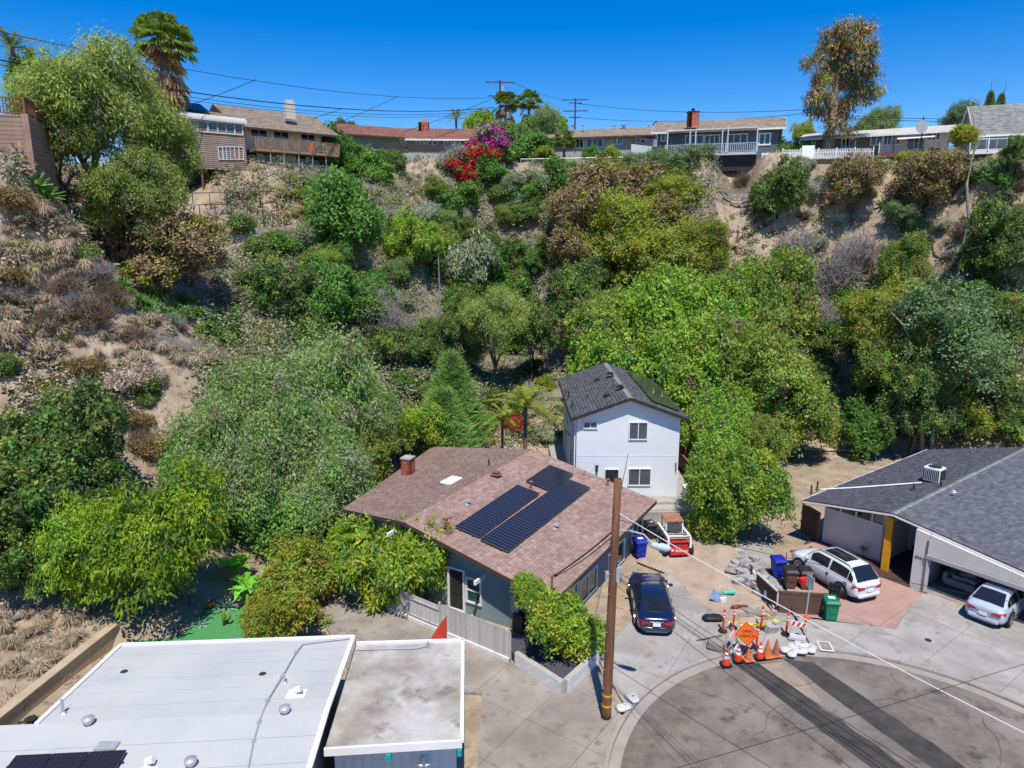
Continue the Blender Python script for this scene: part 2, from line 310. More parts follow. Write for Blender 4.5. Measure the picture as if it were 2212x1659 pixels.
def tz(x, y): return float(terr(np.array([x]), np.array([y]))[0])
def grid(n0, n1, st): return np.arange(n0, n1, st)
gx = np.concatenate([[-900, -500, -300, -180, -120, -90], grid(-75, -45, 3), grid(-45, 60, .7), grid(60, 100, 3), [110, 150, 220, 350, 600, 900]])
gy = np.concatenate([[-300, -100, -40], grid(-20, 14, 3), grid(14, 108, .7), grid(108, 170, 4), [200, 260, 400, 700, 1200]])
GX, GY = np.meshgrid(gx, gy); GZ = np.zeros_like(GX)
for i in range(0, GX.shape[0]): GZ[i] = terr(GX[i], GY[i])
nx, ny = len(gx), len(gy); idx = np.arange(nx * ny).reshape(ny, nx)
F = np.stack([idx[:-1, :-1].ravel(), idx[:-1, 1:].ravel(), idx[1:, 1:].ravel(), idx[1:, :-1].ravel()], 1)
V = np.stack([GX.ravel(), GY.ravel(), GZ.ravel()], 1)
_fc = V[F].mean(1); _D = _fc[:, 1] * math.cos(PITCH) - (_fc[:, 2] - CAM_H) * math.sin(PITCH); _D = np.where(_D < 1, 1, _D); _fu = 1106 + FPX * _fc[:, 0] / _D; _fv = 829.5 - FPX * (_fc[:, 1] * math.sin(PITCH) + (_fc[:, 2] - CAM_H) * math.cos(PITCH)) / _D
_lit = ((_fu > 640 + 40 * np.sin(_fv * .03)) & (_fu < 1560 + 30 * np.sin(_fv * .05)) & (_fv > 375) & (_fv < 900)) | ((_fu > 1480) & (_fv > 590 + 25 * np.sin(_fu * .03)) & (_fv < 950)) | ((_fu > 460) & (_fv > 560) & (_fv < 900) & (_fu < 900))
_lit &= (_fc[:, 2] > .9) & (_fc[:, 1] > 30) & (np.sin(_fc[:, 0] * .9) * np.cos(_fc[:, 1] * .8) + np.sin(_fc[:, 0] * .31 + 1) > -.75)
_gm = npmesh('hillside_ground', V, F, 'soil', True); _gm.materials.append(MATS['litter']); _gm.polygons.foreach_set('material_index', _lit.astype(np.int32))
tag(ob('hillside_ground', _gm, None), 'dry sandy canyon slope rising to the houses on the rim', kind='structure')
# ---------------------------------------------------------------- street end, kerb, paving
CX, CY, CR = 12.3, 18.7, 9.4
def arc(a0, a1, r, n): return [(CX + r * math.cos(R(a0 + (a1 - a0) * i / n)), CY + r * math.sin(R(a0 + (a1 - a0) * i / n))) for i in range(n + 1)]
def clip(poly, a, b):            # keep the part of poly left of a->b
    out = []; n = len(poly)
    sd_ = lambda p: (b[0] - a[0]) * (p[1] - a[1]) - (b[1] - a[1]) * (p[0] - a[0])
    for i in range(n):
        p, q = poly[i], poly[(i + 1) % n]; sp, sq = sd_(p), sd_(q)
        if sp >= 0: out.append(p)
        if (sp >= 0) != (sq >= 0):
            t = sp / (sp - sq); out.append((p[0] + (q[0] - p[0]) * t, p[1] + (q[1] - p[1]) * t))
    return out
def area(p): return 0.5 * sum(p[i][0] * p[(i + 1) % len(p)][1] - p[(i + 1) % len(p)][0] * p[i][1] for i in range(len(p)))
def slabs(parent, poly, mat, cell, rz, org, top=0.12, gap=0.008, name='slab', seed=1):
    c, s = math.cos(rz), math.sin(rz); L = [((x - org[0]) * c + (y - org[1]) * s, -(x - org[0]) * s + (y - org[1]) * c) for x, y in poly]
    x0 = min(p[0] for p in L); x1 = max(p[0] for p in L); y0 = min(p[1] for p in L); y1 = max(p[1] for p in L); rn = random.Random(seed)
    for i in range(math.floor(x0 / cell), math.ceil(x1 / cell)):
        for j in range(math.floor(y0 / cell), math.ceil(y1 / cell)):
            A, B, C, D = i * cell + gap, (i + 1) * cell - gap, j * cell + gap, (j + 1) * cell - gap
            q = clip(clip(clip(clip(L, (A, D), (A, C)), (B, C), (B, D)), (A, C), (B, C)), (B, D), (A, D))
            if len(q) < 3 or abs(area(q)) < 0.03: continue
            q = [(org[0] + x * c - y * s, org[1] + x * s + y * c) for x, y in q]
            ob(name, MB().prism(q, -0.05, top + rn.uniform(-0.004, 0.004)), mat, parent)
road = ob('asphalt_road', MB().prism(arc(215, -25, 8.86, 60) + [(34, 6), (20, -8), (4, -6)], -0.1, 0.02), 'asphalt', kind='structure', label='patched grey asphalt of the street end')
def ring(a0, a1, r0, r1, z, n): 
    m = MB()
    m.prism(arc(a0, a1, r1, n) + arc(a1, a0, r0, n), -0.1, z); return m
gut = ob('gutter', ring(215, -25, 8.868, 9.27, 0.028, 60), 'gutter', kind='structure', label='concrete gutter round the street end')
kerb = root('kerb', (CX, CY, 0)); kerb['kind'] = 'structure'; kerb['label'] = 'curved concrete kerb round the street end'
for k in range(30):
    a = 212 - k * 7.85; pts = arc(a, a - 7.75, CR + .02, 4) + arc(a - 7.75, a, 9.275, 4)
    ob('kerb_stone', MB().prism([(x - CX, y - CY) for x, y in pts], -0.1, 0.135), 'gutter', kerb)
pav = root('pavement', (0, 0, 0)); pav['kind'] = 'structure'; pav['label'] = 'jointed concrete driveways and sidewalk around the street end'
RO = CR + .03
FA, FB = gz(712, 1262), gz(1105, 1430); PC, PR_ = gz(1215, 1500), gz(1290, 1432)
zoneW = [(FA.x, FA.y), (FB.x + .1, FB.y - .1), (PC.x, PC.y), (PR_.x, PR_.y), (4.15, 24.3)] + arc(150, 215, RO, 14) + [(-1.2, 12), (-1.2, 24.9), (-6.2, 25.2), (-8.9, 30.2)]
slabs(pav, zoneW, 'concrete', 2.6, R(-36), (FB.x, FB.y), seed=2)
zoneM = [(4.3, 24.5), (3.72, 27.2), (9.2, 36.8), (11.3, 41.7), (15.3, 38.7), (13.6, 31.9), (13.2, CY + RO)] + arc(85, 146, RO, 14)[1:]
slabs(pav, zoneM, 'concrete_light', 2.9, R(-31), (5.3, 24.2), seed=3)
pk = [gz(*q) for q in ((1700, 1330), (1808, 1338), (1934, 1358), (1968, 1306), (1994, 1284), (1900, 1236), (1765, 1168), (1700, 1190))]
zoneE = arc(84, -12, RO, 24) + [(30, 15), (31, 22), (27.3, 25.4)] + [(21.6, 33.0)] + [(pk[4].x, pk[4].y), (pk[3].x, pk[3].y - .02), (pk[2].x, pk[2].y - .02), (pk[1].x, pk[1].y - .02), (pk[0].x, pk[0].y - .02), (13.6, 31.0)]
slabs(pav, zoneE, 'concrete_light', 2.75, R(-53), (21.2, 33.1), seed=4)
slabs(pav, [(p.x, p.y) for p in pk], 'concrete_pink', 3.4, R(-53), (pk[3].x, pk[3].y), top=0.125, seed=5)
# darker trench patches across the asphalt
for a, b, c, d, lab in (((1592, 1436), (1640, 1432), (1960, 1659), (1880, 1659), 'dark'), ((1690, 1422), (1760, 1432), (2090, 1659), (2010, 1659), 'dark')):
    q = [gz(*p, z=.02) for p in (a, b, c, d)]
    q2 = [(p.x, p.y) for p in q]; v0 = Vector(q2[3]) - Vector(q2[0]); v1 = Vector(q2[2]) - Vector(q2[1])
    rn = random.Random(7); n = 14; l = []; r_ = []
    for i in range(n + 1):
        t = i / n * 1.4; l.append(tuple(Vector(q2[0]) + v0 * t + Vector((rn.uniform(-.07, .07), 0)))); r_.append(tuple(Vector(q2[1]) + v1 * t + Vector((rn.uniform(-.07, .07), 0))))
    ob('trench_patch', MB().prism(l + r_[::-1], 0.0, 0.026), 'asphalt_dark', road)
pq = [gz(*p, z=.02) for p in ((1642, 1436), (1688, 1430), (1735, 1468), (1775, 1515), (1735, 1525), (1690, 1490))]
ob('dusty_patch', MB().prism([(p.x, p.y) for p in pq], 0.0, .0235), pm('dusty', (.25, .20, .15), (.32, .265, .205), scale=1.5, rough=.95, c4=(.16, .135, .11), s4=1.2), road)
rn = random.Random(15)
for k in range(16):
    q = Vector((CX + rn.uniform(-7, 6), CY + rn.uniform(-2, 7.5), 0)); a = rn.uniform(0, 6.28); pts = [q]
    for i in range(rn.randint(5, 12)): a += rn.uniform(-.5, .5); pts.append(pts[-1] + Vector((math.cos(a), math.sin(a), 0)) * rn.uniform(.2, .45))
    pts = [p for p in pts if (p.x - CX) ** 2 + (p.y - CY) ** 2 < 74]
    if len(pts) < 3: continue
    l = []; r_ = []
    for i, p in enumerate(pts): d = (pts[min(i + 1, len(pts) - 1)] - pts[max(i - 1, 0)]).normalized(); w_ = rn.uniform(.005, .014); l.append((p.x - d.y * w_, p.y + d.x * w_)); r_.append((p.x + d.y * w_, p.y - d.x * w_))
    m = MB()
    for i in range(len(pts) - 1): m.add([(*l[i], .0285), (*l[i + 1], .0285), (*r_[i + 1], .0285), (*r_[i], .0285)], [(3, 2, 1, 0)])
    ob('tar_crack', m, 'asphalt_dark', road)
# artificial lawn and the swept yard of the flat roofed house
tq = [gz(*p, z=.03) for p in ((285, 1345), (360, 1318), (545, 1312), (570, 1400), (280, 1420))]
ob('artificial_lawn', MB().prism([(p.x, p.y) for p in tq], -.02, .045), 'turf', kind='structure', label='green artificial turf in the yard behind the flat roofed house')
yp = [gz(*p, z=.03) for p in ((20, 1550), (262, 1378), (330, 1330), (300, 1400), (100, 1560), (80, 1640))]
ob('yard_path', MB().prism([(p.x, p.y) for p in yp], -.02, .03), 'wood_tan', kind='structure', label='tan swept path between the low wall and the flat roofed house')
# dug-up driveway: bumpy dirt with a mound
dp = [gz(*q) for q in ((1372, 1215), (1392, 1140), (1440, 1118), (1500, 1112), (1560, 1150), (1615, 1210), (1672, 1262), (1690, 1322), (1655, 1352), (1600, 1352), (1545, 1330), (1500, 1300), (1455, 1248))]
dpp = [(p.x, p.y) for p in dp]; st = .14; xs = np.arange(min(p[0] for p in dpp), max(p[0] for p in dpp), st); ys = np.arange(min(p[1] for p in dpp), max(p[1] for p in dpp), st)
rsd = np.random.RandomState(3); dm = MB(); idm = {}
mo = gz(1565, 1205)
def dz(x, y):
    return 0.15 + .05 * math.sin(3.1 * x + y) * math.sin(2.3 * y - x) + .035 * math.sin(9 * x + 4 * y) * math.sin(7 * y) + .55 * math.exp(-((x - mo.x) ** 2 + (y - mo.y) ** 2) / 1.6)
def edge_d(x, y):
    m_ = 9
    for i in range(len(dpp)):
        a = Vector(dpp[i]); b = Vector(dpp[i - 1]); p = Vector((x, y)); t = max(0, min(1, (p - a).dot(b - a) / (b - a).length_squared)); m_ = min(m_, (p - a - (b - a) * t).length)
    return m_
for j, y in enumerate(ys):
    for i, x in enumerate(xs):
        if pnt_poly(x, y, dpp): idm[(i, j)] = len(dm.v); dm.v.append((x, y, 0.125 + (dz(x, y) + rsd.uniform(-.015, .015) - .1) * min(1, edge_d(x, y) / .5)))
for (i, j) in list(idm):
    q = [(i, j), (i + 1, j), (i + 1, j + 1), (i, j + 1)]
    if all(k in idm for k in q): dm.f.append(tuple(idm[k] for k in q))
ob('dug_up_dirt', dm, 'dirt', kind='structure', label='dug-up dirt where the driveway slab was broken out', smooth=True)
# ---------------------------------------------------------------- building helpers
def onwall(u, v, a, b):          # survey pixel -> (distance along wall a->b, height)
    a = Vector((a[0], a[1])); b = Vector((b[0], b[1])); d = (b - a).normalized(); n = Vector((d.y, -d.x)); r = ray(u, v)
    t = (a.x * n.x + a.y * n.y) / (r.x * n.x + r.y * n.y); p = Vector((0, 0, CAM_H)) + r * t
    return (Vector((p.x, p.y)) - a).dot(d), p.z
def onplane(u, v, P0, N_):
    r = ray(u, v); o = Vector((0, 0, CAM_H)); t = (P0 - o).dot(N_) / r.dot(N_); return o + r * t
def wframe(a, b):                # matrix: x along wall, y into the wall, z up
    a = Vector((a[0], a[1], 0)); b = Vector((b[0], b[1], 0)); d = (b - a).normalized()
    M = Matrix.Identity(4); M.col[0][:3] = d; M.col[1][:3] = (-d.y, d.x, 0); M.col[2][:3] = (0, 0, 1); M.col[3][:3] = a; return M
def opening(parent, a, b, s0, z0, s1, z1, frame='white_paint', glass='glass_dark', cols=2, rows=1, name='window', fw=.07, sill=True, dep=.09):
    o = ob(name, MB(), frame, parent); o.data.materials.clear(); M = wframe(a, b); m = MB(); pan = []
    w_, h_ = s1 - s0, z1 - z0
    m.b2((s0 - fw, -dep, z0 - fw), (s1 + fw, .01, z0)).b2((s0 - fw, -dep, z1), (s1 + fw, .01, z1 + fw)).b2((s0 - fw, -dep, z0), (s0, .01, z1)).b2((s1, -dep, z0), (s1 + fw, .01, z1))
    for i in range(1, cols): x = s0 + w_ * i / cols; m.b2((x - fw * .4, -dep * .8, z0), (x + fw * .4, .01, z1))
    for j in range(1, rows): z = z0 + h_ * j / rows; m.b2((s0, -dep * .75, z - fw * .35), (s1, .008, z + fw * .35))
    m.v = [tuple(M @ Vector(v)) for v in m.v]; o.data = m.mesh(name); o.data.materials.append(MATS[frame])
    for i in range(cols):
        p = MB().b2((s0 + w_ * i / cols + .004, -.03, z0 + .004), (s0 + w_ * (i + 1) / cols - .004, .006, z1 - .004)); p.v = [tuple(M @ Vector(v)) for v in p.v]
        ob('pane', p, glass, o)
    return o
def winpx(parent, a, b, u0, v0, u1, v1, **k):
    s0, z1 = onwall(u0, v0, a, b); s1, z0 = onwall(u1, v1, a, b); um = (v0 + v1) / 2
    s0 = onwall(u0, um, a, b)[0]; s1 = onwall(u1, um, a, b)[0]; z1 = onwall((u0 + u1) / 2, v0, a, b)[1]; z0 = onwall((u0 + u1) / 2, v1, a, b)[1]
    return opening(parent, a, b, min(s0, s1), z0, max(s0, s1), z1, **k)
def shingles(name, quad, mat, parent, expo=.2, tabw=.33, seed=1, th=.022):
    e0, e1, r1, r0 = [np.array(tuple(q)) for q in quad]           # eave a, eave b, ridge b, ridge a
    rs = np.random.RandomState(seed); L = max(np.linalg.norm(r0 - e0), np.linalg.norm(r1 - e1)); nc = max(2, int(L / expo)); Wd = max(np.linalg.norm(e1 - e0), np.linalg.norm(r1 - r0)); nt_ = max(2, int(Wd / tabw))
    N_ = np.cross(e1 - e0, r0 - e0); N_ /= np.linalg.norm(N_); N_ *= np.sign(N_[2]) or 1
    I, J = np.meshgrid(np.arange(nc), np.arange(nt_), indexing='ij'); I = I.ravel(); J = J.ravel()
    off = rs.uniform(-.35, .35, nc)[I]; ua = np.clip((J + off) / nt_, 0, 1); ub = np.clip((J + 1 + off - .03) / nt_, 0, 1)
    ua = np.where(J == 0, 0, ua); ub = np.where(J == nt_ - 1, 1, ub)
    sa = I / nc; sb = np.minimum((I + 1.02) / nc, 1)
    def P(u_, s_): u_ = u_[:, None]; s_ = s_[:, None]; return (e0 * (1 - u_) + e1 * u_) * (1 - s_) + (r0 * (1 - u_) + r1 * u_) * s_
    t = (th * rs.uniform(.7, 1.5, len(I)))[:, None]
    a, b, c, d = P(ua, sa) + N_ * t, P(ub, sa) + N_ * t, P(ub, sb) + N_ * .006, P(ua, sb) + N_ * .006
    e, f = P(ua, sa), P(ub, sa); n = len(I)
    V = np.stack([a, b, c, d, e, f], 1).reshape(-1, 3); k = np.arange(n)[:, None] * 6
    Fq = np.concatenate([k + np.array([0, 1, 2, 3]), k + np.array([4, 5, 1, 0])]); 
    return ob(name, npmesh(name, V, Fq, mat), None, parent, kind='stuff')
def roof(parent, quads, mat, fascia, th=.16, expo=.2, tabw=.33, name='roof', shing=True, seed=1):
    m = MB()
    for q in quads: m.slab(q, th)
    r = ob(name, m, mat, parent); fm = MB(); dn = Vector((0, 0, -th * .55))
    for q in quads:
        q = [Vector(p) for p in q]; c_ = sum(q, Vector()) / len(q)
        for a_, b_ in ((0, 1), (1, 2), (3, 0)) if len(q) == 4 else ((0, 1),):
            o_ = ((q[a_] + q[b_]) / 2 - c_); o_.z = 0; o_ = o_.normalized() * .012; fm.beam(q[a_] + dn + o_, q[b_] + dn + o_, .03, th * 1.15)
    ob('fascia', fm, fascia, r)
    if shing:
        for i, q in enumerate(quads):
            if len(q) == 4: shingles('shingle_courses', q, mat, r, expo, tabw, seed + i)
            else: shingles('shingle_courses', [q[0], q[1], q[2], q[2]], mat, r, expo, tabw, seed + i)
    return r
def ridge_cap(parent, a, b, mat, n, w_=.16, drop=.05):
    a, b = Vector(a), Vector(b); d = (b - a).normalized(); s = Vector((-d.y, d.x, 0)).normalized(); m = MB()
    for i in range(n):
        p = a + (b - a) * (i / n); q = a + (b - a) * ((i + .97) / n); k = len(m.v); up = Vector((0, 0, .05)); u2 = Vector((0, 0, .025)); dr = Vector((0, 0, -drop))
        m.add([p + up, q + u2, p + s * w_ + dr + up, q + s * w_ + dr + u2, p - s * w_ + dr + up, q - s * w_ + dr + u2, p, p + s * w_ + dr, p - s * w_ + dr], [(0, 1, 3, 2), (0, 4, 5, 1), (0, 2, 7, 6), (0, 6, 8, 4)])
    return ob('ridge_cap', m, mat, parent, kind='stuff')
def brickbox(parent, c, w_, d_, z0, z1, rz=0, name='chimney', course=.085, bl=.23):
    core = ob(name, MB().box((c[0], c[1], (z0 + z1) / 2), (w_ - .03, d_ - .03, z1 - z0 - .01), rz=rz), 'mortar', parent); m = MB(); q = Matrix.Rotation(rz, 3, 'Z'); n = int((z1 - z0) / course)
    for i in range(n):
        z = z0 + (i + .5) * course; o = (i % 2) * bl / 2
        for ax, (ln, fx) in enumerate(((w_, d_), (d_, w_))):
            for sg in (-1, 1):
                k = int(ln / bl) + 1
                for j in range(-1, k + 1):
                    a = max(-ln / 2, -ln / 2 + j * bl - o); b = min(ln / 2, a + bl - .012 if j >= 0 else -ln / 2 + bl - o - .012)
                    if j == -1: a = -ln / 2
                    if b - a < .03: continue
                    cc = ((a + b) / 2, sg * (fx / 2 - .03)) if ax == 0 else (sg * (fx / 2 - .031), (a + b) / 2)
                    dd = (b - a, .06, course - .012) if ax == 0 else (.06, b - a, course - .013)
                    m.box(q @ Vector((cc[0], cc[1], 0)) + Vector((c[0], c[1], z)), dd, rz=rz)
    ob('brickwork', m, 'brick', core, kind='stuff'); return core
def solar(parent, c0, c1, c2, c3, nu, nv, mat='solar', name='solar_array'):   # corners c0->c1 (nu panels), c0->c3 (nv)
    c0, c1, c2, c3 = [Vector(c) for c in (c0, c1, c2, c3)]; e1 = (c1 - c0); e3 = (c3 - c0); L1 = e1.length / nu; L3 = e3.length / nv; x = e1.normalized(); y = (e3 - x * e3.dot(x)).normalized(); z = x.cross(y)
    if z.z < 0: y = -y; z = -z; c0 = c3
    M = Matrix((x, y, z)).transposed(); rails = MB()
    for j in range(nv): 
        for k in (.25, .75): rails.box(c0 + y * (L3 * (j + k)) + x * e1.length / 2 - z * .06, (e1.length + .1, .05, .06), M=M)
    r = ob(name, rails, 'dark_metal', parent); me = None
    for i in range(nu):
        for j in range(nv):
            c = c0 + x * L1 * (i + .5) + y * L3 * (j + .5)
            if me is None: me = MB().box((0, 0, 0), (L1 - .025, L3 - .025, .045)).mesh('solar_panel'); me.materials.append(MATS[mat])
            p = ob('solar_panel', me, None, r); p.matrix_local = Matrix.Translation(c) @ M.to_4x4()
    return r
def pipe_vent(parent, p, r_=.05, h=.45, mat='galv', cap=False, name='vent_pipe'):
    m = MB().tube([(p[0], p[1], p[2] - .1), (p[0], p[1], p[2] + h)], r_, 8).tube([(p[0], p[1], p[2]), (p[0], p[1], p[2] + .06)], [r_ * 2.6, r_ * 1.2], 10)
    if cap: m.tube([(p[0], p[1], p[2] + h), (p[0], p[1], p[2] + h + .03), (p[0], p[1], p[2] + h + .12)], [r_ * 2, r_ * 2.2, r_ * .4], 10)
    return ob(name, m, mat, parent)
def box_vent(parent, p, s=.35, h=.18, mat='trim_brown', rz=0, name='roof_vent'):
    return ob(name, MB().box((p[0], p[1], p[2] + .05), (s * .8, s * .8, h), rz=rz).box((p[0], p[1], p[2] + h * .6 + .05), (s, s, .05), rz=rz).box((p[0], p[1], p[2] + .012), (s * 1.5, s * 1.5, .02), rz=rz), mat, parent)
def walls(parent, poly, z0, tops, mat, name='wall'): return ob(name, MB().prism([tuple(p[:2]) for p in poly], z0, list(tops)), mat, parent)
def V2(p): return (p[0], p[1])

# ---------------------------------------------------------------- brown roofed house
H1 = root('brown_roof_house', (0, 0, 0), label='single-storey teal stucco house with brown shingle roof, red chimney and solar panels', cat='house')
RF, RB = gz(872, 1128, 4.25), gz(1152, 971, 4.25); EF, EB = gz(1195, 1300, 2.65), gz(1418, 1082, 2.65); LF = gz(740, 1100, 3.3); LB = onplane(935, 965, RF, (RB - RF).cross(LF - RF).normalized())
LF2 = LF
rf1 = roof(H1, [[EF, EB, RB, RF], [LB, LF, RF, RB]], 'shingle_brown', 'trim_brown', seed=11, expo=.19, tabw=.3)
ridge_cap(rf1, RF, RB, 'shingle_brown', 44)
dR = (RB - RF).normalized(); nR = Vector((dR.y, -dR.x, 0))
def inset(p, a, b, dzv): return (p + dR * a + nR * b) + Vector((0, 0, dzv))
sl1 = (RF.z - EF.z) / ((EF - RF).dot(nR)); sl2 = (RF.z - LF.z) / abs((LF - RF).dot(nR))
w1 = [inset(LF, .25, .6, 0), inset(RF, .55, 0, 0), inset(EF, 1.1, -.7, 0), inset(EB, -.5, -.7, 0), inset(RB, -.5, 0, 0), inset(LB, -.8, .6, 0)]
tp = [3.3 + .35 * sl2 - .17, 4.05, EF.z + .7 * sl1 - .19, EF.z + .7 * sl1 - .19, 4.05, LB.z - .12]
walls(H1, w1, 0, tp, 'teal_stucco')
ga, gb = V2(w1[1]), V2(w1[2]); ra, rb_ = V2(w1[2]), V2(w1[3])
winpx(H1, ga, gb, 1011, 1252, 1038, 1300, cols=1, rows=2, glass='glass_green', fw=.09)
s0, _ = onwall(973, 1295, ga, gb); s1, _ = onwall(1002, 1295, ga, gb)
dr = opening(H1, ga, gb, s0, .15, s1, 2.2, cols=1, glass='black_plastic', name='door', fw=.1, frame='white_paint')
M = wframe(ga, gb); m = MB()
for i in range(2):
    for j in range(3): m.b2((s0 + .12 + i * (s1 - s0) * .47, -.05, .35 + j * .62), (s0 + (s1 - s0) * .42 + i * (s1 - s0) * .47, -.03, .82 + j * .62))
m.v = [tuple(M @ Vector(v)) for v in m.v]; ob('door_panel', m, 'trim_dark', dr)
winpx(H1, ga, gb, 905, 1215, 935, 1250, cols=2, glass='glass_grey')
for a_ in ((1252, 1240, 1286, 1284), (1222, 1270, 1244, 1305), (1365, 1128, 1385, 1160), (1315, 1180, 1345, 1222)):
    winpx(H1, ra, rb_, *a_, cols=2, glass='glass_green', fw=.08)
# rafter tails and electric meter on the gable
for u, v in ((862, 1144), (1048, 1245), (1166, 1296)):
    s, z = onwall(u, v, ga, gb); m = MB().b2((s - .06, -.9, z - .05), (s + .06, .05, z + .14)); m.v = [tuple(wframe(ga, gb) @ Vector(q)) for q in m.v]; ob('rafter_tail', m, 'white_paint', rf1)
s, z = onwall(1116, 1300, ga, gb); m = MB().b2((s - .2, -.2, z - .45), (s + .2, 0, z + .4)).b2((s - .03, -.1, .1), (s + .03, -.02, z - .4)); m.v = [tuple(wframe(ga, gb) @ Vector(q)) for q in m.v]
ob('electric_panel', m, 'grey_metal', H1)
s, z = onwall(1125, 1330, ga, gb); m = MB().b2((s - .25, -.3, .1), (s + .25, 0, 1.0)); m.v = [tuple(wframe(ga, gb) @ Vector(q)) for q in m.v]; ob('meter_cabinet', m, 'black_plastic', H1)
N1 = (EB - EF).cross(RF - EF).normalized(); N2 = (RB - RF).cross(LF - RF).normalized()
def on1(u, v, lift=0): return onplane(u, v, RF + Vector((0, 0, lift)), N1)
def on2(u, v, lift=0): return onplane(u, v, RF + Vector((0, 0, lift)), N2)
cb = on2(882, 1024); az1 = math.atan2(dR.y, dR.x)
ch = brickbox(H1, (cb.x, cb.y), .66, .62, cb.z - .25, cb.z + 1.05, rz=az1 + R(8)); 
ob('chimney_cap', MB().box((cb.x, cb.y, cb.z + 1.09), (.74, .70, .09), rz=az1 + R(8)), 'block_grey', ch)
sk_ = on2(975, 1041); ob('skylight', MB().box(sk_ + Vector((0, 0, .08)), (.75, 1.25, .14), M=Matrix.Rotation(az1 - R(90), 3, 'Z')), 'white_paint', rf1, bevel=.03)
def S1(pts, nu, nv, back=False):
    q = [on1(u, v, .14) for u, v in pts]; return solar(rf1, q[0], q[1], q[2], q[3], nu, nv)
S1(((1040, 1163), (1226, 1032), (1283, 1053), (1098, 1193)), 6, 1)
S1(((984, 1136), (1119, 1046), (1166, 1071), (1036, 1161)), 4, 1)
S1(((1138, 1037), (1190, 1003), (1241, 1024), (1190, 1060)), 2, 1)
for u, v, pl, kd in ((1072, 1024, 2, 'b'), (1056, 1006, 2, 'p'), (1009, 1090, 1, 'g'), (966, 1150, 1, 't'), (1199, 1142, 1, 'g'), (1147, 1056, 1, 'r'), (1262, 1030, 1, 's'), (1313, 1050, 1, 'r')):
    p = on1(u, v) if pl == 1 else on2(u, v)
    if kd == 'b': box_vent(rf1, p, .38, .16, 'shingle_red', az1)
    elif kd == 't': ob('flue_pipe', MB().tube([p - Vector((0, 0, .1)), p + Vector((0, 0, .75))], .055, 8).tube([p + Vector((-.15, -.1, .72)), p + Vector((.2, .12, .78))], .09, 8).box(p + Vector((0, 0, .02)), (.45, .45, .02), rz=az1), 'shingle_red', rf1)
    elif kd == 'g': ob('hood_vent', MB().tube([p, p + Vector((0, 0, .2)), p + Vector((.2, -.05, .24))], .1, 10).box(p + Vector((0, 0, .012)), (.42, .42, .02), rz=az1), 'galv', rf1)
    else: pipe_vent(rf1, p, .05, .4, {'p': 'dark_metal', 'r': 'shingle_red', 's': 'shingle_tan'}[kd], cap=(kd == 'r'))
# service mast
mp_ = on1(1192, 1285); ob('service_mast', MB().tube([mp_ - Vector((0, 0, .2)), mp_ + Vector((0, 0, .9))], .045, 8).tube([mp_ + Vector((0, 0, .85)), mp_ + Vector((.1, 0, 1.0)), mp_ + Vector((.2, 0, .9))], .06, 8), 'shingle_red', rf1)

# ---------------------------------------------------------------- white two-storey house
H2 = root('white_house', (0, 0, 0), label='white stucco two-storey gabled house with dark slate-coloured roof', cat='house')
HX0, HX1, HY0, HY1, HZ = 4.2, 10.9, 44.1, 55.6, 6.5
hc = (HX0 + HX1) / 2; HR = 7.72; sl = (HR - HZ) / (HX1 - hc)
walls(H2, [(HX0, HY0), (hc, HY0), (HX1, HY0), (HX1, HY1), (hc, HY1), (HX0, HY1)], .88, [HZ - .05, HR - .08, HZ - .05, HZ - .05, HR - .08, HZ - .05], 'white_stucco')
ov = .42; fo = .5; zo = .12
quR = [Vector((HX1 + ov, HY0 - fo, HZ - ov * sl + zo)), Vector((HX1 + ov, HY1 + fo, HZ - ov * sl + zo)), Vector((hc, HY1 + fo, HR + zo)), Vector((hc, HY0 - fo, HR + zo))]
quL = [Vector((HX0 - ov, HY1 + fo, HZ - ov * sl + zo)), Vector((HX0 - ov, HY0 - fo, HZ - ov * sl + zo)), Vector((hc, HY0 - fo, HR + zo)), Vector((hc, HY1 + fo, HR + zo))]
rf2 = roof(H2, [quR, quL], 'shingle_slate', 'trim_dark', th=.17, expo=.22, tabw=.34, seed=21)
ridge_cap(rf2, (hc, HY0 - fo, HR + zo), (hc, HY1 + fo, HR + zo), 'shingle_grey', 34, w_=.17, drop=.06)
fa, fb = (HX0, HY0), (HX1, HY0)
for b_ in ((1360, 913, 1397, 948, 2), (1262, 912, 1289, 924, 2), (1358, 1013, 1404, 1047, 2)): winpx(H2, fa, fb, *b_[:4], cols=b_[4], glass='glass_grey', fw=.06)
s0, _ = onwall(1307, 1030, fa, fb); s1, _ = onwall(1335, 1030, fa, fb); opening(H2, fa, fb, s0, .95, s1, onwall(1320, 1014, fa, fb)[1], cols=1, glass='black_plastic', name='door', fw=.05)
zj = onwall(1350, 984, fa, fb)[1]; ob('control_joint', MB().b2((HX0, HY0 - .012, zj - .03), (HX1, HY0 - .002, zj + .02)), 'white_paint', H2)
s, z = onwall(1289, 1012, fa, fb); ob('wall_lamp', MB().b2((HX0 + s - .07, HY0 - .16, z - .2), (HX0 + s + .07, HY0, z + .2)).b2((HX0 + s - .1, HY0 - .2, z + .2), (HX0 + s + .1, HY0, z + .24)), 'dark_metal', H2)
for i, ch_ in enumerate('4991'):
    s, z = onwall(1461, 1002 + i * 6.5, fa, fb); text('house_number', ch_, .3, 'black', H2, Matrix.Translation((HX0 + s - .05, HY0 - .02, z)) @ Matrix.Rotation(R(90), 4, 'X'))
for yy, z0, z1, wd in ((46.5, 4.3, 5.2, .9), (51.5, 4.2, 5.4, 1.2), (53.3, 1.6, 3, 1.4)):
    opening(H2, (HX0, HY1), (HX0, HY0), HY1 - yy, z0, HY1 - yy + wd, z1, glass='glass_dark')
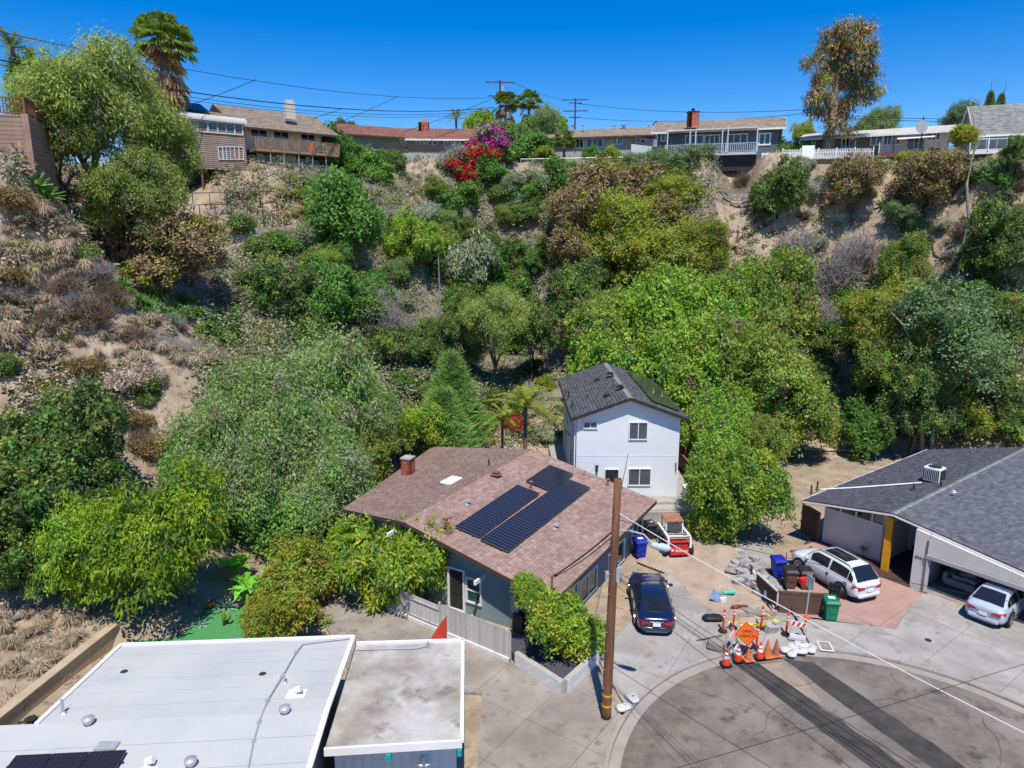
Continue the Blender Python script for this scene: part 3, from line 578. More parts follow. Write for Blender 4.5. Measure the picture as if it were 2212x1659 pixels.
opening(H2, (HX0, HY1), (HX0, HY0), HY1 - 47.6, .95, HY1 - 46.7, 3.0, cols=1, glass='black_plastic', name='door')
ob('downspout', MB().tube([(HX0 - .1, HY0 + .15, .9), (HX0 - .1, HY0 + .15, HZ - .2)], .05, 6), 'white_paint', H2)
nR2 = (quR[1] - quR[0]).cross(quR[3] - quR[0]).normalized()
def on2R(u, v, l=0): return onplane(u, v, quR[0] + Vector((0, 0, l)), nR2)
nL2 = (quL[1] - quL[0]).cross(quL[3] - quL[0]).normalized()
def on2L(u, v, l=0): return onplane(u, v, quL[0] + Vector((0, 0, l)), nL2)
y0s, y1s = HY0 + .55, HY1 - .6
def rp(t, y): return quR[3].lerp(quR[0], t) + Vector((0, y - quR[3].y, .13))
solar(rf2, rp(.42, y0s), rp(.42, y1s), rp(.92, y1s), rp(.92, y0s), 6, 1, 'solar_sheen')
for u, v in ((1228, 862), (1236, 882), (1268, 862)): pipe_vent(rf2, on2L(u, v), .045, .55 if u < 1240 else .3, 'dark_metal', cap=(u != 1268))
pipe_vent(rf2, on2L(1221, 858), .03, .6, 'dark_metal')
for u, v in ((1290, 822), (1312, 856)): box_vent(rf2, on2L(u, v), .34, .1, 'trim_dark')
for u, v in ((1318, 808), (1340, 836)): box_vent(rf2, on2R(u, v), .34, .1, 'trim_dark')
for u, v in ((1411, 848), (1430, 856)): pipe_vent(rf2, on2R(u, v, .12), .03, .3, 'galv')
# raised concrete terrace it stands on
tr = root('house_terrace', (0, 0, 0)); tr['kind'] = 'structure'; tr['label'] = 'raised concrete terrace with retaining wall before the white house'
ob('terrace_slab', MB().prism([(3.3, 41.8), (12.1, 42.2), (12.6, 57), (3.0, 57)], .0, .88), 'concrete_light', tr)
ob('terrace_step', MB().b2((8.2, 43.0, .87), (11.4, 44.05, 1.02)), 'concrete_light', tr)
ob('retaining_wall', MB().prism([(7.9, 41.55), (12.1, 41.85), (12.1, 42.15), (7.9, 41.78)], .0, .91), 'block_grey', tr)
ob('stair_wall', MB().prism([(11.4, 42.6), (11.7, 42.6), (11.7, 44.6), (11.4, 44.6)], .8, [1.1, 1.1, 1.75, 1.75]), 'white_paint', tr)

# ---------------------------------------------------------------- grey roofed house on the right
H3 = root('grey_roof_house', (0, 0, 0), label='low white mid-century house with grey shingle gable roof and yellow post', cat='house')
O3 = gz(1735, 1080, 2.8); e1 = Vector((.605, -.796, 0)); e2 = Vector((.796, .605, 0))
def q3(s, t, z): return O3 + e1 * s + e2 * t + Vector((0, 0, z - O3.z))
RS, RZ, EZ = 5.05, 3.62, 2.8; tB = 17.5; sR = 15.0; zR = 2.15
rl = [q3(0, tB - 1.2, EZ), q3(0, 0, EZ), q3(RS, 0, RZ), q3(RS, tB + 2, RZ)]
rr = [q3(sR, 0, zR), q3(sR, tB + 2, zR), q3(RS, tB + 2, RZ), q3(RS, 0, RZ)]
rf3 = roof(H3, [rl, rr], 'shingle_dark', 'trim_dark', th=.15, expo=.19, tabw=.38, seed=31)
ridge_cap(rf3, q3(RS, 0, RZ), q3(RS, tB + 2, RZ), 'shingle_grey', 58, w_=.17)
ob('drip_edge', MB().beam(q3(-.02, 0, EZ - .06), q3(-.02, tB - 1.2, EZ - .06), .05, .16).beam(q3(0, -.03, EZ - .1), q3(RS, -.03, RZ - .1), .03, .1).beam(q3(RS, -.03, RZ - .1), q3(sR, -.03, zR - .1), .03, .1), 'white_paint', rf3)
def zr(s): return EZ + (RZ - EZ) * s / RS if s < RS else RZ + (zR - RZ) * (s - RS) / (sR - RS)
def wl(s0, t0, s1, t1, mat, z0=0.0, thick=.16, name='wall', drop=.2, z1=None):
    n = 6; a = [q3(s0 + (s1 - s0) * i / n, t0 + (t1 - t0) * i / n, 0) for i in range(n + 1)]; tops = [(zr(s0 + (s1 - s0) * i / n) - drop) if z1 is None else z1 for i in range(n + 1)]
    d = (a[-1] - a[0]).normalized(); nn = Vector((-d.y, d.x, 0)) * thick
    return ob(name, MB().prism([V2(p) for p in a] + [V2(p + nn) for p in a[::-1]], z0, tops + tops[::-1]), mat, H3)
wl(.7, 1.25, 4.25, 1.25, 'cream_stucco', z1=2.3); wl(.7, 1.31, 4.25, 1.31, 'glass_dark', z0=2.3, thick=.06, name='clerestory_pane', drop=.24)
for s in (.72, 1.6, 2.5, 3.4, 4.2): wl(s, 1.22, s + .1, 1.22, 'cream_stucco', z0=2.3, name='clerestory_post')
wl(.7, 14, .7, 1.42, 'cream_stucco')
wl(4.25, 1.25, 4.25, 4.2, 'cream_stucco'); wl(4.25, 4.2, 6.45, 4.2, 'cream_stucco'); wl(6.6, 4.3, 6.6, .1, 'cream_stucco')
wl(6.35, -.22, 7.0, -.22, 'cream_stucco', thick=.3, name='pier', drop=.18)
wl(7.05, -.22, 14.6, -.22, 'cream_stucco', z0=2.12, thick=.2, name='gable_panel', drop=.17); 
ob('garage_header', MB().beam(q3(7.0, -.3, 2.02), q3(14.6, -.3, 2.02), .1, .2), 'grey_stucco', H3)
ob('garage_jamb', MB().beam(q3(7.06, -.22, 0), q3(7.06, -.22, 2.9), .13, .2), 'grey_stucco', H3)
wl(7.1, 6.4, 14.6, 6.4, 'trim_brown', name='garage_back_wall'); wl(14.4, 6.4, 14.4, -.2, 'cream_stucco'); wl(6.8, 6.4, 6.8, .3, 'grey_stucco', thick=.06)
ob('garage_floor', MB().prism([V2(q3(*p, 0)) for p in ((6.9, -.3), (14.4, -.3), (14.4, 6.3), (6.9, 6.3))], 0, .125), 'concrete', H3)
ob('porch_floor', MB().prism([V2(q3(*p, 0)) for p in ((.2, .2), (4.0, .2), (4.3, -.5), (6.4, -.5), (6.4, 4.2), (4.3, 4.2), (4.3, 1.2), (.2, 1.2))], 0, .122), 'trim_brown', H3)
yb = q3(4.75, .45, 0); ob('yellow_post', MB().box((yb.x, yb.y, 1.6), (.36, .16, 3.2), rz=math.atan2(e1.y, e1.x)), 'yellow_paint', H3)
opening(H3, q3(4.3, 4.18, 0), q3(6.5, 4.18, 0), 1.35, .15, 2.15, 2.2, cols=1, glass='trim_brown', name='door', fw=.06)
p = q3(5.0, 4.13, 1.75); ob('wall_picture', MB().box(p, (.42, .04, .5), rz=math.atan2(e1.y, e1.x)), 'black', H3)
p = q3(6.66, -.245, 1.78); text('house_number', '4941', .24, 'black', H3, Matrix.Translation(p) @ Matrix.Rotation(math.atan2(e1.y, e1.x), 4, 'Z') @ Matrix.Rotation(R(90), 4, 'X'))
n3 = (rl[1] - rl[0]).cross(rl[2] - rl[0]).normalized()
def on3(u, v, l=0): return onplane(u, v, rl[0] + Vector((0, 0, l)), n3)
# rooftop unit, its line set and vents
p = on3(2016, 1040); A3 = math.atan2(e1.y, e1.x)
ac = ob('air_conditioner', MB().box(p + Vector((0, 0, .5)), (.95, .85, .85), rz=A3), 'white_paint', rf3, bevel=.04)
m = MB(); q = Matrix.Rotation(A3, 3, 'Z')
for k in range(9): m.box(p + q @ Vector((-.4 + k * .1, -.435, .5)), (.05, .02, .66), rz=A3)
for k in range(8): m.box(p + q @ Vector((.485, -.35 + k * .1, .5)), (.02, .05, .66), rz=A3)
m.box(p + q @ Vector((0, 0, .05)), (1.0, .2, .12), rz=A3); ob('coil_grille', m, 'dark_metal', ac)
ob('fan_cover', MB().tube([p + Vector((0, 0, .92)), p + Vector((0, 0, .96))], [.38, .36], 20), 'dark_metal', ac)
a = on3(1990, 1046); b = on3(1772, 1060); ob('line_set', MB().tube([a + Vector((0, 0, .1)), a.lerp(b, .3) + Vector((0, 0, .08)), a.lerp(b, .65) + Vector((0, 0, .06)), b + Vector((0, 0, .08))], .045, 6), 'white_paint', rf3)
for u, v, h, c in ((1973, 1060, .35, 1), (1880, 1044, .12, 0), (1752, 1065, .5, 0), (1765, 1058, .55, 0), (2032, 1052, .3, 1)): pipe_vent(rf3, on3(u, v), .05, h, 'dark_metal', cap=bool(c))
p = on3(2060, 1064); box_vent(rf3, p, .14, .06, 'white_paint')
p = on3(2203, 958); pipe_vent(rf3, p, .04, .3, 'dark_metal')

# ---------------------------------------------------------------- flat roofed white house, front left, and its garage
H4 = root('flat_roof_house', (0, 0, 0), label='house with a broad white membrane roof at the lower left', cat='house')
TL, TR = gz(262, 1396, 2.85), gz(764, 1378, 2.85); KL, KR = gz(80, 1567, 3.2), gz(722, 1534, 3.2); KR = TR + (gz(707, 1537, 3.2) - TR) * 1.0; KR.z = 3.2
nb = KR + Vector((.25, -7.2, -.45)); LL = Vector((KL.x - 9, KL.y - .6, 3.2)); LN = Vector((LL.x, LL.y - 8, 2.75))
rfd = ob('roof', MB().slab([TL, KL, KR, TR], .12).slab([LL, LN, nb, KR], .12), 'trim_dark', H4)
def strips(A, B, C, D, n, mat, gap=.014):     # A->B far edge, D->C near edge
    for i in range(n):
        a = A.lerp(D, i / n); b = B.lerp(C, i / n); c = B.lerp(C, (i + 1) / n); d = A.lerp(D, (i + 1) / n); dd = (d - a).normalized() * gap; up = Vector((0, 0, .035))
        ob('roofing_strip', MB().slab([a + up + (dd if i else dd * 0), b + up + (dd if i else dd * 0), c + up, d + up], .032), mat, rfd)
strips(TL, TR, KR, KL, 6, 'white_roof'); strips(LL, KR, nb, LN, 7, 'white_roof')
up = Vector((0, 0, .07))
ob('roof_edge', MB().beam(TL + up, TR + up, .14, .06).beam(TL + up, KL + up, .14, .06).beam(TR + up, KR + up, .16, .08).beam(KR + up, nb + up, .16, .08), 'white_paint', rfd)
ww = [Vector((LL.x + .5, LL.y - 8, 0)), Vector((nb.x - .5, nb.y, 0)), KR + Vector((-.5, 0, 0)), TR + Vector((-.5, -.5, 0)), TL + Vector((.5, -.5, 0)), KL + Vector((.6, 0, 0)), Vector((LL.x + .5, LL.y - .3, 0))]
walls(H4, ww, 0, [2.5, 2.5, 3.0, 2.68, 2.68, 3.0, 3.0], 'grey_stucco')
n4a = (KL - TL).cross(TR - TL).normalized(); n4b = (LN - LL).cross(nb - LL).normalized()
def on4(u, v, l=.035): return onplane(u, v, (TL if v < 1537 + (707 - u) * .047 else LL) + Vector((0, 0, l)), n4a if v < 1537 + (707 - u) * .047 else n4b)
# conduit across the roof
cpts = [on4(u, v, .09) for u, v in ((755, 1379), (716, 1383), (655, 1391), (640, 1408), (610, 1460), (578, 1512), (560, 1560), (548, 1600), (536, 1659), (528, 1700))]
cd_ = ob('conduit', MB().tube(cpts, .03, 6), 'grey_metal', rfd)
for p in cpts[3:8]: ob('conduit_clamp', MB().box(p, (.12, .12, .07)), 'grey_metal', cd_)
for u, v, r_, h, c in ((137, 1541, .045, .5, 0), (615, 1475, .04, .4, 0)): pipe_vent(rfd, on4(u, v), r_, h, 'galv')
for u, v in ((192, 1566), (616, 1542), (413, 1656)):
    p = on4(u, v); ob('turbine_vent', MB().lathe([(.1, -.05), (.1, .12), (.17, .13), (.18, .24), (.1, .28), (.02, .3)], p, 12), 'galv', rfd)
for u, v in ((640, 1500), (320, 1655)):
    p = on4(u, v); ob('hood_vent', MB().tube([p, p + Vector((0, 0, .16)), p + Vector((.18, 0, .22))], .11, 10).box(p + Vector((0, 0, .012)), (.6, .5, .015)), 'white_paint', rfd)
for u, v in ((268, 1451), (567, 1456), (466, 1567)):
    p = on4(u, v); ob('roof_drain', MB().tube([p, p + Vector((0, 0, .02))], [.13, .11], 12), 'dark_metal', rfd)
p = on4(232, 1616); ob('skylight', MB().box(p + Vector((0, 0, .05)), (.6, .35, .1)), 'grey_metal', rfd)
sq = [on4(*q, .2) for q in ((38, 1632), (278, 1620))]; ex = (sq[1] - sq[0]); ey = Vector((.06, -1, -.06)) * 1.75
solar(rfd, sq[0] + ey * 1.7, sq[1] + ey * 1.7, sq[1], sq[0], 3, 2, 'solar_black')

H5 = root('garage_annex', (0, 0, 0), label='low garage with stained flat roof and pale blue siding', cat='garage')
GTL, GTR, GBR, GBL = gz(768, 1392, 2.5), gz(1000, 1385, 2.5), gz(998, 1604, 2.5), gz(700, 1622, 2.5)
rf5 = ob('roof', MB().slab([GTL, GTR, GBR, GBL], .14), 'annex_roof', H5)
up = Vector((0, 0, .04)); ob('roof_edge', MB().beam(GTL + up, GTR + up, .12, .1).beam(GTR + up, GBR + up, .12, .1).beam(GBL - up, GBR - up, .08, .26), 'white_paint', rf5)
a5, b5 = GBL + Vector((.1, .7, 0)), GBR + Vector((-.25, .7, 0))
ob('wall', MB().prism([V2(a5), V2(b5), V2(GTR + Vector((-.3, -.3, 0))), V2(GTL + Vector((.2, -.3, 0)))], 0, 2.36), 'pale_blue', H5)
M5 = wframe(a5, b5); L5 = (b5 - a5).length
for k in range(int(L5 / .3)): 
    m = MB().b2((k * .3 + .02, -.03, .1), (k * .3 + .06, 0, 2.3)); m.v = [tuple(M5 @ Vector(q)) for q in m.v]; ob('batten', m, 'pale_blue', H5)
for u in (845, 992):
    s, z = onwall(u, 1625, a5, b5); m = MB().b2((s - .07, -.82, 2.08), (s + .07, -.05, 2.3)); m.v = [tuple(M5 @ Vector(q)) for q in m.v]; ob('beam_end', m, 'teal_paint', H5)
s, z = onwall(916, 1635, a5, b5); m = MB().tube([(s, -.12, z), (s, -.02, z)], [.08, .08], 12)
for k in (-1, 1): m.tube([(s, -.1, z + .02), (s + k * .1, -.2, z - .05), (s + k * .14, -.28, z - .1)], [.03, .09, .1], 10)
m.v = [tuple(M5 @ Vector(q)) for q in m.v]; ob('floodlight', m, 'white_paint', H5)
cp = [GTL + (GTR - GTL) * t + Vector((0, -.45, .05)) for t in (0.02, .3, .6)] + [GTL + (GTR - GTL) * .66 + Vector((0, -.35, .05)), GTL + (GTR - GTL) * .68 + Vector((0, .05, .06)), GTL + (GTR - GTL) * .68 + Vector((0, .12, -.3))]
ob('conduit', MB().tube(cp, .03, 6), 'grey_metal', rf5)
# ---------------------------------------------------------------- vehicles
def lerp(a, b, t): return a + (b - a) * t
def interp(P, x):
    if x <= P[0][0]: return P[0][1]
    for (a, b), (c, d) in zip(P, P[1:]):
        if x <= c: return b + (d - b) * (x - a) / (c - a)
    return P[-1][1]
def make_car(name, loc, rz, label, paint, L, W, belt, half, cab, rail=False, sunroof=False, tail='low', plate=True, wheel_r=.34, wb=(.2, .8), zs=.2):
    """belt: body top line [(x,z)], half: half width [(x,w)], cab: (windscreen base, roof front, roof rear, rear glass base, roof height, roof half width)"""
    T = root(name, loc, rz, label, 'car')
    m = MB(); xs = sorted(set([0, .02, .06, .12, .2, .28, .36, .45, .55, .64, .72, .8, .88, .94, .98, 1.0])); ring = None
    def pt(x):                      # x: 0 rear .. 1 front
        wv = interp(half, x); zb = interp(belt, x); e = min(x, 1 - x); lift = max(0, .06 - e) * 2.2
        return [(0, zs + lift), (wv * .86, zs + lift), (wv * .97, zs + .1 + lift), (wv * 1.0, zs + .3), (wv * .985, lerp(zs, zb, .66)), (wv * .95, zb - .1), (wv * .86, zb - .015), (wv * .5, zb + .025), (0, zb + .035)]
    for x in xs:
        h = pt(x); full = [(-y, z) for y, z in h[1:-1]][::-1]; full = h + full
        m.v += [((x - .5) * L, y, z) for y, z in full]
    n = len(full)
    for i in range(len(xs) - 1):
        for j in range(n): m.f.append((i * n + j, (i + 1) * n + j, (i + 1) * n + (j + 1) % n, i * n + (j + 1) % n))
    m.f.append(tuple(range(n))); k0 = (len(xs) - 1) * n; m.f.append(tuple(k0 + j for j in reversed(range(n))))
    body = ob('body', m, paint, T, smooth=True, sub=1)
    x1, x2, x3, x4, zr_, wr = cab
    def side(x, t):                 # t 0 belt .. 1 roof edge
        zb = interp(belt, x) - .06; wb_ = interp(half, x) * .93
        if x < x3: k = (x - x4) / (x3 - x4)
        elif x > x2: k = (x1 - x) / (x1 - x2)
        else: k = 1
        k = max(0, min(1, k)); k = 1 - (1 - k) ** 1.35; crown = 1 - .22 * ((x - (x2 + x3) / 2) / (x2 - x3)) ** 2 * .25
        top = lerp(zb + .05, zr_ * crown, k) - .05; return lerp(wb_, lerp(wb_, wr, k), t), lerp(zb, top, t)
    c = MB(); cx = [x4, lerp(x4, x3, .25), lerp(x4, x3, .5), lerp(x4, x3, .75), x3, lerp(x3, x2, .3), lerp(x3, x2, .6), x2, lerp(x2, x1, .25), lerp(x2, x1, .5), lerp(x2, x1, .75), x1]
    for x in cx:
        h = [side(x, 0), side(x, .5), side(x, 1)]; yt, ztp = h[2]; h += [(yt * .88, ztp + .045), (yt * .45, ztp + .065), (0, ztp + .07)]
        full = h + [(-y, z) for y, z in h[:-1]][::-1]; c.v += [((x - .5) * L, y, z) for y, z in full]
    n = len(full)
    for i in range(len(cx) - 1):
        for j in range(n - 1): c.f.append((i * n + j, (i + 1) * n + j, (i + 1) * n + j + 1, i * n + j + 1))
    ob('roof', c, paint, T, smooth=True)
    def panel(nm, P, mat, parent=T): return ob(nm, MB().add([p for q in P for p in q], [(a * len(P[0]) + b, a * len(P[0]) + b + 1, (a + 1) * len(P[0]) + b + 1, (a + 1) * len(P[0]) + b) for a in range(len(P) - 1) for b in range(len(P[0]) - 1)]), mat, parent, smooth=True)
    def topat(x, f):                # point over the cabin top at lateral fraction f in -1..1
        yt, ztp = side(x, 1); a = abs(f); zz = ztp + (.07 - .025 * a if a < .88 else lerp(.045, 0, (a - .88) / .12)); return ((x - .5) * L, yt * f, zz)
    g1 = [[Vector(topat(lerp(x3, x4, .08 + .84 * i / 5), f)) + Vector((-.02, 0, .018)) for f in (-.86, -.45, 0, .45, .86)] for i in range(6)]
    panel('rear_window', g1, 'glass_dark')
    g2 = [[Vector(topat(lerp(x2, x1, .08 + .84 * i / 5), f)) + Vector((.02, 0, .018)) for f in (-.86, -.45, 0, .45, .86)] for i in range(6)]
    panel('windscreen', g2, 'glass_dark')
    if sunroof:
        g3 = [[Vector(topat(lerp(x3, x2, .22 + .72 * i / 4), f)) + Vector((0, 0, .014)) for f in (-.66, 0, .66)] for i in range(5)]; panel('sunroof', g3, 'glass_dark')
    segs = ((lerp(x1, x2, .62), .5 * (x2 + x3) + .03), (.5 * (x2 + x3) + .005, lerp(x3, x4, .12)), (lerp(x3, x4, .17), lerp(x3, x4, .62))) if x3 - x4 > .05 else ()
    for sg in (-1, 1):
        for a, b in segs:
            P = [[Vector(((x - .5) * L, sg * (side(x, t)[0] + .012), side(x, t)[1])) for t in (.16, .5, .9)] for x in [lerp(a, b, i / 4) for i in range(5)]]; panel('side_window', P, 'glass_dark')
        xm = lerp(x1, x2, .45); yb_, zb_ = side(xm, 0)
        ob('mirror', MB().box(((xm - .5) * L, sg * (yb_ + .12), zb_ + .14), (.12, .2, .13)), paint, T, bevel=.03)
        m2 = MB()                                    # door seams, handles and sill strip, proud of the flank by a few millimetres
        for x in (lerp(x1, x2, .3), .5 * (x2 + x3) + .02, lerp(x3, x4, .2)):
            wv = interp(half, x); zb = interp(belt, x); m2.box(((x - .5) * L, sg * wv * .985, (zs + zb) / 2 + .05), (.012, .045, (zb - zs) * .62))
        for x in (.5 * (x2 + x3) - .02, lerp(x3, x4, .25)): m2.box(((x - .5) * L + .16, sg * (interp(half, x) * .975 + .012), interp(belt, x) - .17), (.17, .03, .028))
        ob('door_seam', m2, 'car_trim', body)
        ob('sill_trim', MB().box((0, sg * interp(half, .5) * .97, zs + .06), (L * .46, .06, .1)), 'car_trim', body)
        for wx in wb:
            X = (wx - .5) * L; Y = sg * (interp(half, wx) - .1)
            ob('wheel_arch', MB().tube([(X, sg * (interp(half, wx) - .25), wheel_r + .02), (X, sg * (interp(half, wx) + .012), wheel_r + .02)], wheel_r + .07, 24), 'rubber', body)
            wh = ob('wheel', MB().tube([(X, Y - .05 * sg, wheel_r), (X, Y + .04 * sg, wheel_r)], .07, 10), 'dark_metal', T)
            ob('tyre', MB().tube([(X, Y - .13, wheel_r), (X, Y - .1, wheel_r), (X, Y + .1, wheel_r), (X, Y + .13, wheel_r)], [wheel_r - .04, wheel_r, wheel_r, wheel_r - .04], 24), 'rubber', wh, smooth=False)
            rm = MB().tube([(X, Y + sg * .128, wheel_r), (X, Y + sg * .145, wheel_r)], .06, 10)
            for k in range(10):
                a = k * math.pi / 5; d = Vector((math.cos(a), 0, math.sin(a))); rm.beam(Vector((X, Y + sg * .138, wheel_r)) + d * .05, Vector((X, Y + sg * .138, wheel_r)) + d * (wheel_r - .08), .02, .035)
            for k in range(20):
                a = k * math.pi / 10; b = (k + 1) * math.pi / 10; rm.beam((X + math.cos(a) * (wheel_r - .08), Y + sg * .138, wheel_r + math.sin(a) * (wheel_r - .08)), (X + math.cos(b) * (wheel_r - .08), Y + sg * .138, wheel_r + math.sin(b) * (wheel_r - .08)), .03, .03)
            ob('rim', rm, 'chrome', wh)
        zt = interp(belt, .03) - (.22 if tail == 'high' else .2); wt = interp(half, .0)
        ob('taillight', MB().add([(-L / 2 - .03, sg * wt * .42, zt - .05), (-L / 2 - .03, sg * wt * .42, zt + .04), (-L / 2 + .0, sg * wt * .9, zt + .1), (-L / 2 + .0, sg * wt * .9, zt - .1), (-L * .44, sg * (interp(half, .06) + .012), zt + .13), (-L * .44, sg * (interp(half, .06) + .012), zt - .02)], [(0, 1, 2, 3), (3, 2, 4, 5)] if sg > 0 else [(3, 2, 1, 0), (5, 4, 2, 3)]), 'tail_red', T)
        wt = interp(half, .97); zh = interp(belt, .95) - .14
        ob('headlight', MB().box((L * .485, sg * wt * .72, zh), (.14, .4, .13), rz=-sg * .35), 'glass_grey', T, bevel=.03)
        if rail: ob('roof_rail', MB().tube([Vector(topat(lerp(x3, x2, t), sg * .9)) + Vector((0, 0, .05 if 0.02 < t < .98 else .0)) for t in (-.08, .05, .35, .65, .95, 1.08)], .022, 6), 'car_trim', T)
    ob('rear_bumper', MB().box((-L / 2 + .07, 0, zs + .16), (.2, interp(half, 0) * 1.72, .2)), paint, body, bevel=.06); ob('bumper_trim', MB().box((-L / 2 + .06, 0, zs + .05), (.16, interp(half, 0) * 1.3, .08)), 'car_trim', body, bevel=.03)
    ob('front_grille', MB().box((L / 2 - .02, 0, zs + .3), (.08, interp(half, 1) * 1.2, .22)), 'car_trim', body)
    if plate: ob('number_plate', MB().box((-L / 2 - .035, 0, interp(belt, .02) - .3 if tail != 'low' else zs + .42), (.02, .34, .16)), 'reflective_white', T)
    ob('boot_trim', MB().box((-L / 2 - .022, 0, interp(belt, .02) - .12), (.02, interp(half, 0) * .8, .02)), 'chrome', body)
    ob('underbody', MB().box((0, 0, .21), (L * .9, W * .8, .1)), 'rubber', body)
    return T
hb = [(0, .74), (.05, .84), (.3, .92), (.9, .94), (1, .66)]
a = gz(1419, 1384); b = gz(1394, 1236, .55); hd = math.atan2(b.y - a.y, b.x - a.x); L = 4.95; c = Vector((a.x, a.y, .13)) + Vector((math.cos(hd), math.sin(hd), 0)) * (L / 2 + .28)
make_car('parked_sedan', c, hd, 'dark blue sedan parked in the driveway behind the utility pole', 'car_blue', L, 1.88, [(0, .78), (.04, .93), (.2, .98), (.45, .93), (.7, .92), (.85, .86), (.95, .76), (1, .6)], [(x, y * 1.0) for x, y in hb], (.70, .52, .26, .09, 1.44, .60), tail='low')
wf = gz(1721, 1219, .5); wr = gz(1820, 1279, .5); hd = math.atan2(wf.y - wr.y, wf.x - wr.x); mid = (wf + wr) / 2; fw_ = Vector((math.cos(hd), math.sin(hd), 0)); rt = Vector((fw_.y, -fw_.x, 0))
c = mid + rt * .93 - fw_ * 0.0; c.z = .13
make_car('parked_suv', c, hd, 'white station-wagon style SUV with glass roof beside the white house wall', 'car_white', 4.75, 1.9, [(0, .92), (.03, 1.06), (.2, 1.1), (.5, 1.07), (.72, 1.05), (.86, 1.0), (.95, .9), (1, .7)], [(0, .78), (.05, .88), (.25, .945), (.88, .945), (1, .7)], (.76, .59, .16, .025, 1.70, .64), rail=True, sunroof=True, tail='high', wheel_r=.37, zs=.26)
c = q3(10.15, -1.55 + 2.3, .13); hd = math.atan2(e2.y, e2.x)
make_car('garaged_sedan', c, hd, 'pale silver-blue sedan half inside the open garage', 'car_silver', 4.6, 1.8, [(0, .84), (.04, 1.0), (.2, 1.0), (.45, .95), (.72, .94), (.86, .88), (.95, .78), (1, .62)], [(0, .74), (.05, .83), (.3, .9), (.9, .9), (1, .66)], (.74, .56, .24, .075, 1.46, .6), tail='high')

# ---------------------------------------------------------------- skid steer loader
p = gz(1467, 1207); sk0 = root('skid_steer_loader', (p.x, p.y, .14), R(3), 'red and white skid steer loader with rusty cab roof on the dug-up dirt', 'loader'); sk0.scale = (.95, .9, .86)
ob('engine_cover', MB().box((0, .62, .62), (1.16, 1.2, .75)), 'red_paint', sk0, bevel=.04)
tg = ob('tailgate', MB().box((0, -.02, .55), (1.12, .12, .62)).box((0, .02, .93), (1.12, .2, .1)).box((0, .1, 1.12), (1.12, .22, .1)), 'red_paint', sk0, bevel=.03)
ob('cooling_slot', MB().box((0, .0, 1.03), (.8, .12, .05)).box((-.5, -.02, 1.0), (.1, .16, .12)).box((.5, -.02, 1.0), (.1, .16, .12)), 'black', tg)
text('maker_lettering', 'Bobcat', .27, 'reflective_white', tg, Matrix.Translation((.1, -.09, .58)) @ Matrix.Rotation(R(90), 4, 'X'))
ob('maker_emblem', MB().box((-.44, -.09, .6), (.14, .012, .1)).box((-.4, -.09, .68), (.06, .012, .08)).box((-.48, -.09, .66), (.04, .012, .06)), 'reflective_white', tg)
ob('engine_lid', MB().box((0, .62, 1.28), (1.05, .8, .08)), 'dirt', sk0, bevel=.02)
m = MB(); [m.box((-.48 + k * .12, .5, 1.34), (.07, .5, .04)) for k in range(9)]; ob('lid_louvre', m, 'dark_metal', sk0)
ob('cab', MB().box((-.5, 1.35, 1.35), (.08, .08, 1.3)).box((.5, 1.35, 1.35), (.08, .08, 1.3)).box((-.5, 2.35, 1.35), (.08, .08, 1.3)).box((.5, 2.35, 1.35), (.08, .08, 1.3)).box((0, 1.9, .75), (1.0, 1.1, .7)), 'white_paint', sk0)
ob('cab_roof', MB().box((0, 1.9, 2.02), (1.12, 1.3, .08)), pm('rust', (.30, .11, .06), (.42, .20, .12), scale=4, rough=.9), sk0, bevel=.02)
ob('rear_window', MB().box((0, 1.33, 1.62), (.9, .04, .62)), 'glass_grey', sk0)
for s in (-1, 1):
    ob('lift_arm', MB().beam((s * .66, .2, 1.35), (s * .66, 2.6, 1.25), .14, .2).beam((s * .66, .2, 1.4), (s * .66, .15, .7), .12, .25).beam((s * .66, 2.6, 1.3), (s * .6, 3.3, .35), .13, .18), 'white_paint', sk0)
    ob('lift_cylinder', MB().tube([(s * .58, .4, .9), (s * .6, 1.6, 1.2)], .05, 8), 'chrome', sk0)
    for y in (.45, 1.75):
        wh = ob('wheel', MB().tube([(s * .6, y, .4), (s * .92, y, .4)], [.2, .2], 14), 'white_paint', sk0)
        ob('tyre', MB().tube([(s * .62, y, .4), (s * .66, y, .4), (s * .86, y, .4), (s * .9, y, .4)], [.34, .42, .42, .34], 18), 'rubber', wh)
ob('crossbar', MB().beam((-.66, .25, 1.45), (.66, .25, 1.45), .1, .1), 'white_paint', sk0)
ob('bucket', MB().add([(-.9, 3.3, .1), (.9, 3.3, .1), (.9, 4.1, .05), (-.9, 4.1, .05), (-.9, 3.25, .7), (.9, 3.25, .7)], [(0, 1, 2, 3), (0, 4, 5, 1)]).box((-.9, 3.6, .3), (.04, .8, .5)).box((.9, 3.6, .3), (.04, .8, .5)), 'dirt', sk0)

